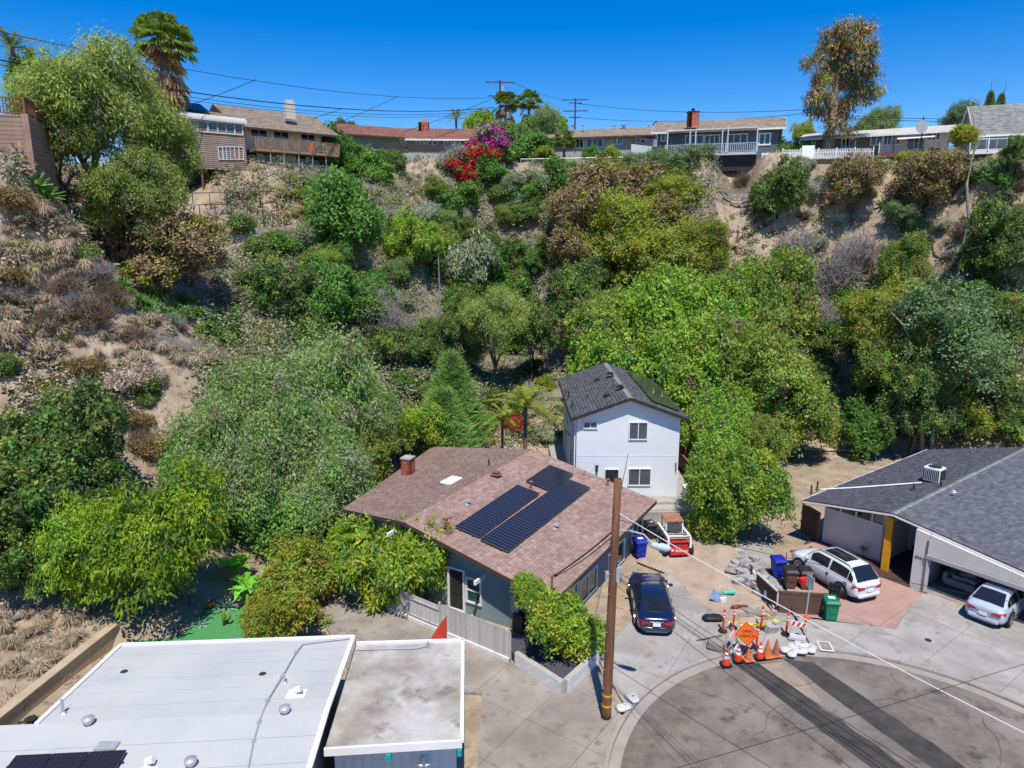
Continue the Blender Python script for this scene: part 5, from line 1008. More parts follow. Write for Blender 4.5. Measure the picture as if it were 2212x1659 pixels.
# cream house with two decks
hB = root('double_deck_house', (0, 0, 0), 0, 'cream house with tan shingle roof, white chimney and two wooden decks', 'house')
a, b = flat(at(531, 300, 76.3)), flat(at(693, 300, 81.8)); dB = (b - a).normalized(); nB = Vector((-dB.y, dB.x, 0)); zE = at(531, 262, 74.5).z; zF = at(531, 318, 74.2).z; zG = at(556, 373, 75.4).z
rimbox(hB, a, b, 9, zG - 1.5, zE, 'cream_stucco'); rB, q1B, fB_ = gable_roof(hB, a, b, 9, zE + .25, zE + 2.35, 'shingle_tan', 'trim_brown', ov=1.5, seed=45, gmat='cream_stucco')
zB_ = zA
for x0, y0, x1, y1 in ((1078, 352, 1250, 438), (1330, 375, 1490, 460), (1632, 405, 1778, 485)): winpx(hB, a, b, *zB_(x0, y0), *zB_(x1, y1 + 40), cols=2, glass='glass_dark', fw=.06)
for x0, y0, x1, y1 in ((1030, 640, 1145, 740), (1575, 668, 1685, 760), (1730, 672, 1850, 765), (1215, 650, 1370, 745)): winpx(hB, a, b, *zB_(x0, y0), *zB_(x1, y1 + 60), cols=1, glass='glass_dark' if x0 != 1215 else 'glass_grey', fw=.06)
da = a - nB * 2.3 + dB * .05; db = flat(at(733, 340, 80.6)); ddl = (db - da).length
ob('upper_deck', MB().prism([V2(p) for p in (da, db, db + nB * 2.3, da + nB * 2.3)], zF - .28, zF), 'wood_deck', hB); railing(hB, da, db, zF, 1.05, 'wood_deck', sp=.15, bal=.06, post=1.6)
railing(hB, db, db + nB * 2.3, zF, 1.05, 'wood_deck', sp=.15)
la, lb2 = da + dB * 1.2, da + dB * (ddl - .9); ob('lower_deck', MB().prism([V2(p) for p in (la, lb2, lb2 + nB * 2.3, la + nB * 2.3)], zG - .3, zG), 'wood_deck_grey', hB); railing(hB, la, lb2, zG, 1.0, 'wood_deck_grey', sp=.16, bal=.05)
for t in (.05, .25, .48, .7, .92): p = la + (lb2 - la) * t + nB * .15; ob('deck_post', MB().box((p.x, p.y, (zG + zF) / 2), (.13, .13, zF - zG)), 'wood_deck_grey', hB); ob('deck_post', MB().box((p.x, p.y, zG - 1.8), (.13, .13, 3.2)), 'trim_dark', hB)
pc = flat(at(627, 240, 80)) + nB * .2; ob('chimney', MB().box((pc.x, pc.y, zE + 1.9), (1.0, .7, 1.8), rz=math.atan2(dB.y, dB.x)).box((pc.x, pc.y, zE + 2.8), (.7, .5, .35), rz=math.atan2(dB.y, dB.x)), 'cream_stucco', hB)
p = flat(at(672, 301, 80)); ob('red_barrel', MB().lathe([(.3, 0), (.33, .1), (.33, .95), (.28, 1.0)], (p.x, p.y - .2, zF), 12), 'red_bright', label='red cylinder standing on the upper deck by the dark window', cat='barrel')
p = flat(at(549, 300, 78.2)); 
pu = flat(at(588, 310, 78.0)); T = root('closed_umbrella', (pu.x, pu.y, zF), 0, 'closed white umbrella on the upper deck', 'umbrella'); ob('pole', MB().tube([(0, 0, 0), (0, 0, 2.0)], .03, 6), 'white_paint', T); ob('canopy', MB().lathe([(.06, .9), (.2, 1.0), (.16, 1.5), (.09, 2.0), (.02, 2.15)], n=8), 'white_paint', T)
# terraced garden below: block walls, rails and a trellis
g0, g1 = flat(at(418, 515, 64.3)), flat(at(640, 505, 66.2)); zt_ = at(530, 512, 66).z - .9
block_wall('garden_wall', Vector((g0.x, g0.y, 0)), Vector((g1.x, g1.y, 0)), 7, 'long grey block retaining wall below the terraced garden', 'block_grey', z0=zt_ - .4, bl_=.5, bh=.22)
T = root('garden_fence', (0, 0, 0), 0, 'pale grey rail fence on top of the long garden wall', 'fence'); dg = (g1 - g0).normalized()
for k in range(2): ob('rail', MB().beam(Vector((*V2(g0), zt_ + 1.35 + k * .3)), Vector((*V2(g1), zt_ + 1.35 + k * .3)), .04, .24), 'wood_deck_grey', T)
for k in range(9): p = g0 + (g1 - g0) * k / 8; ob('post', MB().box((p.x, p.y, zt_ + 1.5), (.08, .08, 1.3)), 'grey_metal', T)
h0, h1 = flat(at(448, 480, 68.6)), flat(at(585, 480, 70.2)); ob('upper_garden_wall', MB().prism([V2(p) for p in (h0, h1, h1 + Vector((-.3, .5, 0)), h0 + Vector((-.3, .5, 0)))], zt_, at(520, 452, 68.4).z), 'block_grey', label='short pale block wall behind the terraced garden', cat='wall')
T = root('garden_trellis', (0, 0, 0), 0, 'red and dark pipe trellis over the terraced garden', 'trellis')
for r_, (u0, u1, vt, Y) in enumerate(((415, 595, 415, 68.6), (430, 600, 440, 67))):
    A, B = at(u0, vt + 2, Y), at(u1, vt - 2, Y + 1.8); ob('rail', MB().tube([A, B], .04, 6), 'wood_red' if r_ else 'trim_dark', T)
    for k in range(6): p = A.lerp(B, k / 5); ob('post', MB().tube([p, (p.x, p.y, p.z - 2.2)], .04, 6), 'wood_red' if k % 2 else 'trim_dark', T)
# tan terrace block at the far left
hH = root('tan_block_terrace', (0, 0, 0), 0, 'tall tan block retaining structure with red railing at the far left', 'retaining wall')
a, b, c_ = flat(at(-60, 300, 44)), flat(at(62, 300, 44.6)), flat(at(104, 300, 48)); zT = at(60, 248, 44.6).z; zL = at(60, 386, 44.6).z - 2
ob('core', MB().prism([V2(p) for p in (a + Vector((0, .12, 0)), b + Vector((0, .12, 0)), c_ + Vector((-.12, 0, 0)), c_ + Vector((-8, 3, 0)), a + Vector((0, 6, 0)))], zL, zT), 'mortar', hH)
for A, B in ((a, b), (b, c_)):
    L_ = (B - A).length; d = (B - A).normalized(); n = max(1, round(L_ / 2.2)); me = MB().box((0, 0, 0), (L_ / n - .02, .2, .23)).mesh('block_course'); me.materials.append(MATS['tan_block'])
    for r_ in range(int((zT - zL) / .25)):
        for k in range(n): o = ob('block_course', me, None, hH); p = A + d * (k + .5) * L_ / n; o.location = (p.x, p.y, zL + (r_ + .5) * .25); o.rotation_euler = (0, 0, math.atan2(d.y, d.x))
for p in (b, c_): ob('pilaster', MB().box((p.x, p.y, (zT + zL) / 2), (.35, .35, zT - zL + .1), rz=.3), 'tan_block', hH)
railing(hH, a, b, zT, .95, 'wood_red', sp=.18, post=1.5); railing(hH, b, c_, zT, .95, 'wood_red', sp=.18, post=1.5)
# long red roofed house
hC = root('red_roof_house', (0, 0, 0), 0, 'long sage green house with red-brown roof and brick chimney', 'house')
a, b = flat(at(740, 300, 92)), flat(at(862, 300, 95.5)); zE = at(862, 297, 95.5).z; rimbox(hC, a, b, 9, zE - 4, zE, 'sage_siding'); gable_roof(hC, a, b, 8, zE + .2, zE + 1.75, 'shingle_red', 'trim_brown', ov=.6, seed=51, gmat='sage_siding')
a2, b2_ = flat(at(855, 300, 96.2)), flat(at(1040, 300, 96.8)); zE2 = at(950, 300, 96.5).z; rimbox(hC, a2, b2_, 9, zE2 - 4, zE2, 'sage_siding'); gable_roof(hC, a2, b2_, 9, zE2 + .15, zE2 + 1.9, 'shingle_red', 'white_paint', ov=.6, seed=53, gmat='sage_siding')
zC = cv(1000, 300, 4.424)
for x0, y0, x1, y1 in ((828, 560, 965, 590), (1105, 548, 1200, 588), (1250, 548, 1385, 588), (1480, 552, 1565, 650), (1615, 548, 1672, 592), (1800, 548, 1880, 610)): winpx(hC, a2, b2_, *zC(x0, y0), *zC(x1, y1), cols=2, glass='glass_blue', fw=.1)
pc = at(916, 289, 100); brickbox(hC, (pc.x, pc.y), 1.35, .9, zE2 + .6, zE2 + 2.55, course=.12, bl=.4); ob('chimney_cap', MB().box((pc.x, pc.y, zE2 + 2.62), (1.2, .8, .12)).box((pc.x, pc.y, zE2 + 2.8), (.8, .5, .3)), 'block_grey', hC)
for u in (977, 1021): p = at(u, 289, 99.5); ob('skylight', MB().box((p.x, p.y, zE2 + .95), (1.1, .9, .12), M=Matrix.Rotation(R(21), 3, 'X')), 'white_paint', hC)
f0, f1 = flat(at(835, 325, 91)), flat(at(1000, 325, 92.6)); T = root('rail_fence', (0, 0, 0), 0, 'dark wooden three-rail fence before the red roofed house', 'fence'); zf = at(900, 333, 91.5).z
for k in range(3): ob('rail', MB().beam(Vector((*V2(f0), zf + .35 + k * .4)), Vector((*V2(f1), zf + .35 + k * .4)), .06, .15), 'trim_brown', T)
for k in range(7): p = f0 + (f1 - f0) * k / 6; ob('post', MB().box((p.x, p.y, zf + .6), (.15, .15, 1.4)), 'trim_brown', T)
w0, w1_ = flat(at(870, 340, 90.6)), flat(at(975, 342, 91.2)); ob('retaining_wall', MB().prism([V2(p) for p in (w0, w1_, w1_ + Vector((0, .3, 0)), w0 + Vector((0, .3, 0)))], zf - 2, zf + .05), 'block_grey', label='pale retaining wall under the dark rail fence', cat='wall')
# grey house in the middle
hD = root('grey_stucco_house', (0, 0, 0), 0, 'single-storey grey stucco house with tan roof and white-framed windows', 'house'); zD = cv(1560, 330, 4.424)
a, b = flat(at(1168, 300, 99.5)), flat(at(1362, 300, 96.5)); zE = at(1300, 294, 97.5).z; c_ = flat(at(1424, 300, 101.5)); dD = (b - a).normalized(); nD = Vector((-dD.y, dD.x, 0))
ob('wall', MB().prism([V2(p) for p in (a, b, c_, c_ + nD * 4, a + nD * 9)], zE - 4, zE), 'grey_stucco', hD)
rD, _, fD = gable_roof(hD, a, b + dD * 2.2, 9, zE + .1, zE + 1.55, 'shingle_tan', 'trim_brown', ov=.7, seed=55)
for x0, y0, x1, y1 in ((280, 420, 432, 480), (745, 392, 838, 498), (890, 388, 1098, 490), (1218, 375, 1275, 450), (1302, 372, 1360, 448)): winpx(hD, a, b, *zD(x0, y0), *zD(x1, y1), cols=3 if x1 - x0 > 140 else 2, glass='glass_dark', fw=.1)
for x0, y0, x1, y1 in ((1538, 380, 1580, 428), (1598, 388, 1650, 440)): winpx(hD, b, c_, *zD(x0, y0), *zD(x1, y1), cols=2, glass='glass_dark', fw=.1)
for u, v, r_ in ((1236, 279, .12), (1258, 284, .08), (1325, 281, .1), (1345, 276, .2), (1398, 282, .08)): p = at(u, v, 101.5); pipe_vent(rD, Vector((p.x, p.y - .8, zE + 1.1)), r_, .7, 'galv', cap=True)
p = at(1417, 275, 102); ob('satellite_dish', MB().tube([(p.x, p.y, zE + 1), (p.x, p.y, zE + 2.1)], .04, 6).tube([(p.x, p.y, zE + 2.1), (p.x - .15, p.y - .1, zE + 2.2)], [.05, .4], 12), 'dark_metal', rD)
sA, sB = flat(at(1363, 330, 93.5)), flat(at(1450, 330, 95)); zs_ = at(1363, 311, 93.5).z; ob('screen_wall', MB().prism([V2(p) for p in (sA, sB, sB + Vector((0, .2, 0)), sA + Vector((0, .2, 0)))], zs_ - 4, [zs_, zs_ - .4, zs_ - .4, zs_]), 'pale_blue', label='tall pale screen wall between the grey and blue houses', cat='wall')
# chain link fence over a block wall
k0, k1 = flat(at(1125, 350, 92.5)), flat(at(1362, 345, 90.5)); zk = at(1240, 370, 91.5).z; T = root('chain_link_fence', (0, 0, 0), 0, 'silver chain-link fence before the grey stucco house', 'fence'); ob('top_rail', MB().tube([Vector((*V2(k0), zk + 1.55)), Vector((*V2(k1), zk + 1.6))], .045, 6), 'galv', T)
for k in range(9): p = k0 + (k1 - k0) * k / 8; ob('post', MB().tube([(p.x, p.y, zk - .2), (p.x, p.y, zk + 1.6)], .04, 6), 'galv', T)
m = MB(); dk = (k1 - k0)
for k in range(90):
    for sg in (0, 1): p = k0 + dk * (k / 90); q = k0 + dk * ((k + 3) / 90); m.beam((p.x, p.y, zk + (1.5 if sg else 0)), (q.x, q.y, zk + (0 if sg else 1.5)), .008, .008)
ob('chain_mesh', m, 'galv', T, kind='stuff')
block_wall('rim_wall', Vector((k0.x, k0.y - .1, 0)), Vector((k1.x, k1.y - .1, 0)), 7, 'pale block retaining wall under the chain-link fence', 'block_grey', z0=zk - 1.5, bl_=.6, bh=.23)
p = at(1316, 331, 95); T = root('garden_chair', (p.x, p.y, at(1316, 336, 95).z), R(190), 'orange garden chair on the lawn of the grey house', 'chair'); ob('seat', MB().box((0, 0, .35), (.6, .6, .06)), 'yellow_paint', T); ob('backrest', MB().box((0, .32, .75), (.6, .06, .8), M=Matrix.Rotation(R(-12), 3, 'X')), 'yellow_paint', T)
for x in (-.26, .26):
    for y in (-.26, .26): ob('leg', MB().box((x, y, .17), (.06, .06, .35)), 'yellow_paint', T)
# blue porch house
hE = root('blue_porch_house', (0, 0, 0), 0, 'slate blue house with long covered porch, brick chimney and white trim', 'house'); zEv = cv(2000, 320, 5.53)
a, b = flat(at(1420, 300, 88.5)), flat(at(1682, 300, 84.5)); dE = (b - a).normalized(); nE = Vector((-dE.y, dE.x, 0)); zE = at(1600, 277, 85.8).z; zfl = at(1555, 329, 84).z
rimbox(hE, a, b, 8, zfl - 3, zE, 'blue_siding'); rE, _, fE = gable_roof(hE, a, b, 8, zE + .1, zE + 1.6, 'shingle_tan', 'white_paint', ov=.7, seed=57, gmat='white_paint')
pa, pb_ = a - nE * 2.4 + dE * 1.2, flat(at(1636, 320, 83.0)); ob('porch_roof', MB().slab([Vector((*V2(pa), zE - .25)), Vector((*V2(pb_), zE - .2)), Vector((*V2(pb_ + nE * 2.4), zE + .1)), Vector((*V2(pa + nE * 2.4), zE + .1))], .12), 'white_paint', hE)
ob('porch_floor', MB().prism([V2(p) for p in (pa, pb_, pb_ + nE * 2.4, pa + nE * 2.4)], zfl - .3, zfl), 'trim_bluegrey', hE); railing(hE, pa, pb_, zfl, .95, 'trim_bluegrey', sp=.2, bal=.06, post=3.4, cap=.12)
Lp = (pb_ - pa).length
for t in (0.02, .27, .33, .62, .68, .99): p = pa + (pb_ - pa) * t; ob('porch_post', MB().box((p.x, p.y, (zfl + zE) / 2 - .1), (.13, .13, zE - zfl - .2)), 'trim_bluegrey', hE)
ob('porch_skirt', MB().prism([V2(p) for p in (pa + nE * .6, pb_ + nE * .6, pb_ + nE * 2, pa + nE * 2)], zfl - 2, zfl - .3), 'trim_dark', hE)
for x0, y0, x1, y1 in ((320, 485, 600, 610), (640, 480, 870, 610), (1010, 465, 1330, 610)): winpx(hE, a, b, *zEv(x0, y0), *zEv(x1, y1), cols=3, glass='glass_dark', fw=.1)
winpx(hE, a, b, *zEv(1548, 458), *zEv(1708, 620), cols=2, glass='glass_green', fw=.16)
winpx(hE, a, b, *zEv(-80, 470), *zEv(-30, 560), cols=1, glass='glass_dark', fw=.12)
pc = at(1496, 268, 87); brickbox(hE, (pc.x, pc.y), 1.2, .9, zE + .2, zE + 1.9, course=.12, bl=.4); ob('chimney_cap', MB().box((pc.x, pc.y, zE + 1.95), (1.35, 1.0, .12)).lathe([(.15, 2.0), (.15, 2.2), (.3, 2.25), (.05, 2.4)], (pc.x, pc.y, zE), 8), 'trim_dark', hE)
for k in range(6): p0 = pb_ + dE * .5 - nE * (.3 * k - .3); ob('step', MB().prism([V2(p) for p in (p0, p0 + dE * 2.0, p0 + dE * 2.0 + nE * .32, p0 + nE * .32)], zfl - 1.6, zfl - .18 - k * .2), 'white_paint', hE)
# pale roofed house with picket fence and deck
hF = root('pale_roof_house', (0, 0, 0), 0, 'long olive house with pale flat-pitched roof behind the big eucalyptus', 'house'); zFv = cv(2370, 350, 3.151)
a, b = flat(at(1742, 300, 87)), flat(at(2052, 300, 80)); dF = (b - a).normalized(); nF = Vector((-dF.y, dF.x, 0)); zE = at(1900, 291, 83.5).z
bm_ = a + dF * (b - a).length * .53
ob('wall', MB().prism([V2(p) for p in (a, bm_, bm_ + nF * 8, a + nF * 8)], zE - 5, zE), 'olive_siding', hF); ob('wall', MB().prism([V2(p) for p in (bm_, b, b + nF * 8, bm_ + nF * 8)], zE - 5, zE + .002), 'cream_stucco', hF)
rF, _, fF = gable_roof(hF, a, b, 9, zE + .1, zE + 1.1, 'shingle_pale', 'white_paint', ov=.8, seed=59, gmat='cream_stucco', expo=.5, tabw=.9)
for x0, y0, x1, y1, g in ((495, 200, 560, 295, 'glass_dark'), (568, 200, 615, 295, 'glass_blue'), (770, 185, 870, 265, 'glass_blue'), (890, 180, 960, 265, 'glass_dark'), (965, 175, 1040, 260, 'glass_grey'), (1110, 185, 1170, 310, 'glass_blue'), (1180, 175, 1260, 300, 'glass_dark'), (1300, 160, 1345, 215, 'glass_blue'), (1350, 160, 1415, 215, 'glass_dark'), (212, 200, 235, 310, 'glass_dark')): winpx(hF, a, b, *zFv(x0, y0), *zFv(x1, y1), cols=1 if x1 - x0 < 62 else 2, glass=g, fw=.09)
p = a + dF * 9.5; ob('awning', MB().slab([Vector((*V2(p - nF * 1.3), zE - .75)), Vector((*V2(p + dF * 3.6 - nF * 1.3), zE - .7)), Vector((*V2(p + dF * 3.6), zE - .35)), Vector((*V2(p), zE - .35))], .08), 'white_paint', hF)
d0, d1 = flat(at(1898, 330, 80.0)), flat(at(1992, 330, 78.2)); zd = at(1940, 328, 79.2).z; nn = Vector((-(d1 - d0).normalized().y, (d1 - d0).normalized().x, 0)); ob('deck', MB().prism([V2(p) for p in (d0, d1, d1 + nn * 2.5, d0 + nn * 2.5)], zd - .5, zd), 'wood_red', hF)
T = ob('deck_rail', MB().beam(Vector((*V2(d0), zd + 1.0)), Vector((*V2(d1), zd + 1.0)), .05, .06), 'dark_metal', hF)
for k in range(5): ob('rail_wire', MB().beam(Vector((*V2(d0), zd + .15 + k * .17)), Vector((*V2(d1), zd + .15 + k * .17)), .02, .02), 'dark_metal', T)
for k in range(4): p = d0 + (d1 - d0) * k / 3; ob('rail_post', MB().box((p.x, p.y, zd + .5), (.08, .08, 1.1)), 'dark_metal' if k else 'white_paint', T)
p = at(1990, 300, 78.0); T = root('round_sign', (p.x, p.y, zd - 1), 0, 'round grey disc sign on a dark post before the pale roofed house', 'sign'); ob('post', MB().tube([(0, 0, -1), (0, 0, at(1990, 252, 78).z - zd + 1)], .06, 8), 'trim_dark', T); zz = at(1988, 274, 78).z - zd + 1; ob('disc', MB().tube([(-.1, -.08, zz), (-.1, -.04, zz)], .62, 20), 'grey_metal', T)
# picket fence
f0, f1 = flat(at(1690, 340, 80.5)), flat(at(1886, 335, 79)); zp = at(1790, 345, 79.8).z; T = root('picket_fence', (f0.x, f0.y, zp), math.atan2(f1.y - f0.y, f1.x - f0.x), 'white picket fence under the big eucalyptus on the rim', 'fence'); Lf = (f1 - f0).length
me = MB().prism([(-.05, -.012), (.05, -.012), (.05, .012), (-.05, .012)], 0, 1.0).add([(-.05, -.012, 1), (.05, -.012, 1), (.05, .012, 1), (-.05, .012, 1), (0, 0, 1.1)], [(0, 1, 4), (1, 2, 4), (2, 3, 4), (3, 0, 4)]).mesh('picket'); me.materials.append(MATS['white_paint'])
for k in range(int(Lf / .17)): o = ob('picket', me, None, T); o.location = (k * .17, 0, .05)
for z in (.3, .8): ob('rail', MB().box((Lf / 2, .03, z), (Lf, .04, .08)), 'white_paint', T)
for k in range(6): ob('post', MB().box((Lf * k / 5, .06, .6), (.12, .12, 1.3)), 'white_paint', T)
ob('white_board', MB().box((2.6, -.2, .75), (1.3, .04, 1.5), M=Matrix.Rotation(R(-10), 3, 'X')), 'white_paint', T)
w0, w1_ = flat(at(1715, 352, 79.6)), flat(at(1870, 350, 78.6)); ob('rim_wall', MB().prism([V2(p) for p in (w0, w1_, w1_ + Vector((0, .4, 0)), w0 + Vector((0, .4, 0)))], zp - 1.3, zp + .02), 'trim_brown', label='dark low wall under the white picket fence', cat='wall')
# grey roofed house at the right edge
hG = root('grey_gable_house', (0, 0, 0), 0, 'house with steep grey roof, skylight and white deck rail at the right edge', 'house'); a, b = flat(at(2108, 300, 75.5)), flat(at(2290, 300, 73)); zE = at(2150, 286, 75).z; rimbox(hG, a, b, 8, zE - 5, zE, 'cream_stucco')
rG, _, fG = gable_roof(hG, a, b, 8, zE, zE + 3.2, 'shingle_grey', 'white_paint', ov=.3, seed=61, gmat='shingle_grey'); p = at(2165, 262, 76.5); ob('skylight', MB().box(p, (1.7, .9, .16), M=Matrix.Rotation(R(40), 3, 'X')), 'dark_metal', rG)
winpx(hG, a, b, 2138, 292, 2175, 300, cols=2, glass='glass_dark'); winpx(hG, a, b, 2180, 290, 2212, 300, cols=2, glass='glass_dark')
r0, r1 = flat(at(2095, 320, 72.5)), flat(at(2215, 315, 71)); zr2 = at(2110, 326, 72.3).z; ob('deck', MB().prism([V2(p) for p in (r0, r1, r1 + Vector((0, 3, 0)), r0 + Vector((0, 3, 0)))], zr2 - .3, zr2), 'white_paint', hG); railing(hG, r0, r1, zr2, 1.1, 'white_paint', sp=.9, bal=.03, post=1.7); ob('rail_panel', MB().prism([V2(p) for p in (r0, r1, r1 + Vector((0, .02, 0)), r0 + Vector((0, .02, 0)))], zr2 + .15, zr2 + 1.0), 'glass_grey', hG)

# ---------------------------------------------------------------- utility poles and cables
def power_pole(px, vtop, Y, arms, label, r_=.16):
    p = at(px, vtop, Y); zb_ = tz(p.x, p.y); T = root('utility_pole', (p.x, p.y, zb_), 0, label, 'utility pole', 'utility poles on the rim'); h = p.z - zb_
    ob('pole', MB().tube([(0, 0, 0), (0, 0, h)], [r_, r_ * .7], 8), 'pole_dark', T)
    for v, wd, rz in arms:
        z = at(px, v, Y).z - zb_; d = Vector((math.cos(rz), math.sin(rz), 0)) * wd / 2; ca = ob('crossarm', MB().beam(Vector((0, -.12, z)) - d, Vector((0, -.12, z)) + d, .12, .14), 'pole_dark', T)
        for k in (-.95, -.5, .5, .95): q = d * k + Vector((0, -.12, z)); ob('insulator', MB().tube([q, q + Vector((0, 0, .22))], [.05, .03], 6), 'galv', ca)
    return p
P1 = power_pole(1080, 173, 108, ((178, 4.2, .1), (208, 3.4, .15)), 'dark utility pole with two crossarms beside the fan palms')
p = at(1086, 195, 107.8); ob('pole_transformer', MB().lathe([(.25, -.5), (.27, .4), (.1, .5)], p, 10), 'galv', label='grey transformer can on the utility pole by the palms', cat='transformer')
P2 = power_pole(1243, 212, 124, ((216, 4.3, -.1), (223, 2.2, .2), (240, 4.2, -.1), (254, 2.0, .1)), 'dark utility pole with several crossarms behind the grey house')
P3 = power_pole(1752, 236, 96, ((243, 1.6, .1),), 'dark utility pole partly hidden by the big eucalyptus')
def cable(pts, r_, label, mat='wire_black', sag=0, name='power_cable', grp='overhead cables'):
    P = []
    for (A, B) in zip(pts, pts[1:]):
        n = 14
        for i in range(n): t = i / n; q = A.lerp(B, t); q.z -= sag * 4 * t * (1 - t) * (B - A).length / 40; P.append(q)
    P.append(pts[-1]); return ob(name, MB().tube(P, r_, 5), mat, label=label, cat='cable', group=grp)
for u0, v0, Y0, u1, v1, r_, sg, lb in ((-40, 60, 50, 1058, 211, .024, .9, 'highest power cable running left from the palm-side utility pole'), (-40, 122, 50, 1068, 232, .045, 1.0, 'thick bundled cable crossing the sky at left'), (-40, 132, 50, 1068, 236, .024, 1.1, 'thin cable just under the thick bundle at left'), (330, 205, 60, 1070, 240, .02, .9, 'lowest thin cable over the cream house roof')):
    cable([at(u0, v0, Y0), at(u1, v1, 108)], r_, lb, sag=sg)
for u0, v0, Y0, u1, v1, Y1, lb in ((552, 172, 78, 395, 232, 68, 'service drop slanting to the solar roof at left'), (738, 235, 90, 610, 275, 80, 'service drop slanting to the cream house'), (860, 208, 98, 720, 270, 93, 'service drop slanting to the red roof at left'), (1060, 215, 108, 868, 286, 97, 'service drop from the palm-side pole to the red roofed house')):
    cable([at(u0, v0, Y0), at(u1, v1, Y1)], .03, lb, sag=.3)
cable([P1 + Vector((1.8, -.1, -.3)), P2 + Vector((-1.9, -.1, -.3))], .025, 'thin cable between the two crossarm poles', sag=.6)
for v0, v1, lb in ((224, 236, 'upper cable running right from the rear crossarm pole'), (254, 244, 'lower cable running right from the rear crossarm pole')): cable([at(1250, v0, 124), at(1752, v1, 96)], .03, lb, sag=.8)
for v0, v1, lb in ((246, 255, 'upper cable right of the eucalyptus'), (250, 262, 'lower cable right of the eucalyptus')): cable([at(1752, v0, 96), at(2260, v1, 86)], .03, lb, sag=.5)
# foreground pole with street lamp
pb0 = gz(1309, 1549); pt0 = at(1335, 1034, pb0.y + .15); T = root('utility_pole', (pb0.x, pb0.y, .1), 0, 'tall brown timber utility pole with yellow bands in the foreground', 'utility pole'); vv = pt0 - Vector((pb0.x, pb0.y, .1))
ob('pole', MB().tube([vv * t for t in (0, .03, .25, .5, .75, 1)], [.2, .185, .175, .16, .145, .135], 16), 'pole_wood', T, smooth=True)
for z in (.055, .1): ob('reflector_band', MB().tube([vv * z, vv * (z + .009)], .192, 16), 'yellow_paint', T)
m = MB(); rn = random.Random(2)
for k in range(20): a_ = (k % 2) * math.pi + .6; q = vv * (.1 + k * .04) + Vector((math.cos(a_) * .16, math.sin(a_) * .16, 0)); m.tube([q, q + Vector((math.cos(a_) * .13, math.sin(a_) * .13, .02))], .014, 5)
ob('climbing_step', m, 'galv', T, kind='stuff')
q = vv * .74; jb = ob('junction_box', MB().box(vv * .62 + Vector((.2, -.05, 0)), (.22, .2, .55)).box(vv * .6 + Vector((-.22, 0, .1)), (.12, .2, .3)), 'grey_metal', T)
lt = at(1424, 1181, 22.9) - Vector((pb0.x, pb0.y, .1)); s0 = vv * .79
ob('lamp_arm', MB().tube([s0, s0.lerp(lt, .3) + Vector((0, 0, .22)), s0.lerp(lt, .65) + Vector((0, 0, .26)), lt + Vector((-.25, .05, .1))], .035, 8), 'galv', T)
d = (lt - s0); d.z = 0; d.normalize(); lm = ob('street_lamp', MB().tube([lt - d * .38 + Vector((0, 0, .06)), lt - d * .2 + Vector((0, 0, .02)), lt + d * .1, lt + d * .32, lt + d * .42], [.06, .11, .15, .12, .04], 12), pm('lamp_grey', (.42, .50, .54), (.48, .56, .6), rough=.5), T, smooth=True)
ob('lamp_lens', MB().tube([lt + d * .1 + Vector((0, 0, -.1)), lt + d * .1 + Vector((0, 0, -.2))], [.13, .08], 12), 'glass_grey', lm); ob('photocell', MB().tube([lt + Vector((0, 0, .12)), lt + Vector((0, 0, .22))], .045, 8), 'dark_metal', lm)
base = Vector((pb0.x, pb0.y, .1))
def pz(t): return base + vv * t
m = MB(); rn = random.Random(9)                                    # tangle of splices beside the pole
for k in range(16):
    a_ = pz(rn.uniform(.55, .66)) + Vector((.15, -.1, 0)); b_ = a_ + Vector((rn.uniform(.4, 1.5), rn.uniform(-.3, .2), rn.uniform(-.5, .1))); c_ = a_.lerp(b_, .5) + Vector((0, 0, rn.uniform(-.35, .1))); m.tube([a_, c_, b_], .014, 5)
for k in range(6): q = pz(.6) + Vector((.4 + k * .2, -.15, -.12 - .1 * (k % 3))); m.tube([q, q + Vector((.25, -.02, -.05))], .05, 7)
ob('cable_splices', m, 'wire_black', T)
def far(u, v, z): return gz(u, v, z)
for k, (t, u, v, r_) in enumerate(((.60, 1945, 1690, .009), (.605, 1960, 1690, .009), (.61, 1995, 1690, .009), (.63, 2030, 1690, .008), (.57, 1880, 1690, .008))):
    cable([pz(t) + Vector((.15, 0, 0)), far(u, v, 6.1)], r_, ('black street cable %s of the bundle running to the lower right corner' % ('lowest', 'second', 'third', 'highest', 'leftmost')[k]), sag=.12 + .03 * k, grp='street cables')
cable([pz(.87), far(2240, 1597, 6.6)], .016, 'white service cable running from the pole top to the right', 'wire_white', sag=.5, grp='street cables')
cable([pz(.84), far(2240, 1310, 8.2)], .009, 'thin dark cable from the pole towards the right house', sag=.35, grp='street cables')
cable([pz(.8), mp_ + Vector((.1, 0, .9))], .03, 'thick service drop from the pole to the teal house mast', sag=.5, grp='street cables'); cable([pz(.78), mp_ + Vector((.1, 0, .85))], .02, 'lower service drop from the pole to the teal house mast', sag=.9, grp='street cables')
cable([pz(.9), H2.location + Vector((HX1 - 3.3, HY0 - .05, 4.0))], .016, 'thin drop from the pole to the white house', sag=.3, grp='street cables'); cable([pz(.88), on1(1120, 1250) + Vector((0, 0, .3))], .012, 'thin wire from the pole over the brown roof', 'wire_white', sag=.2, grp='street cables')
cable([far(1320, 1700, 5.5), far(2260, 1420, 7.5)], .007, 'thin cable crossing over the street end', sag=.1, grp='street cables')
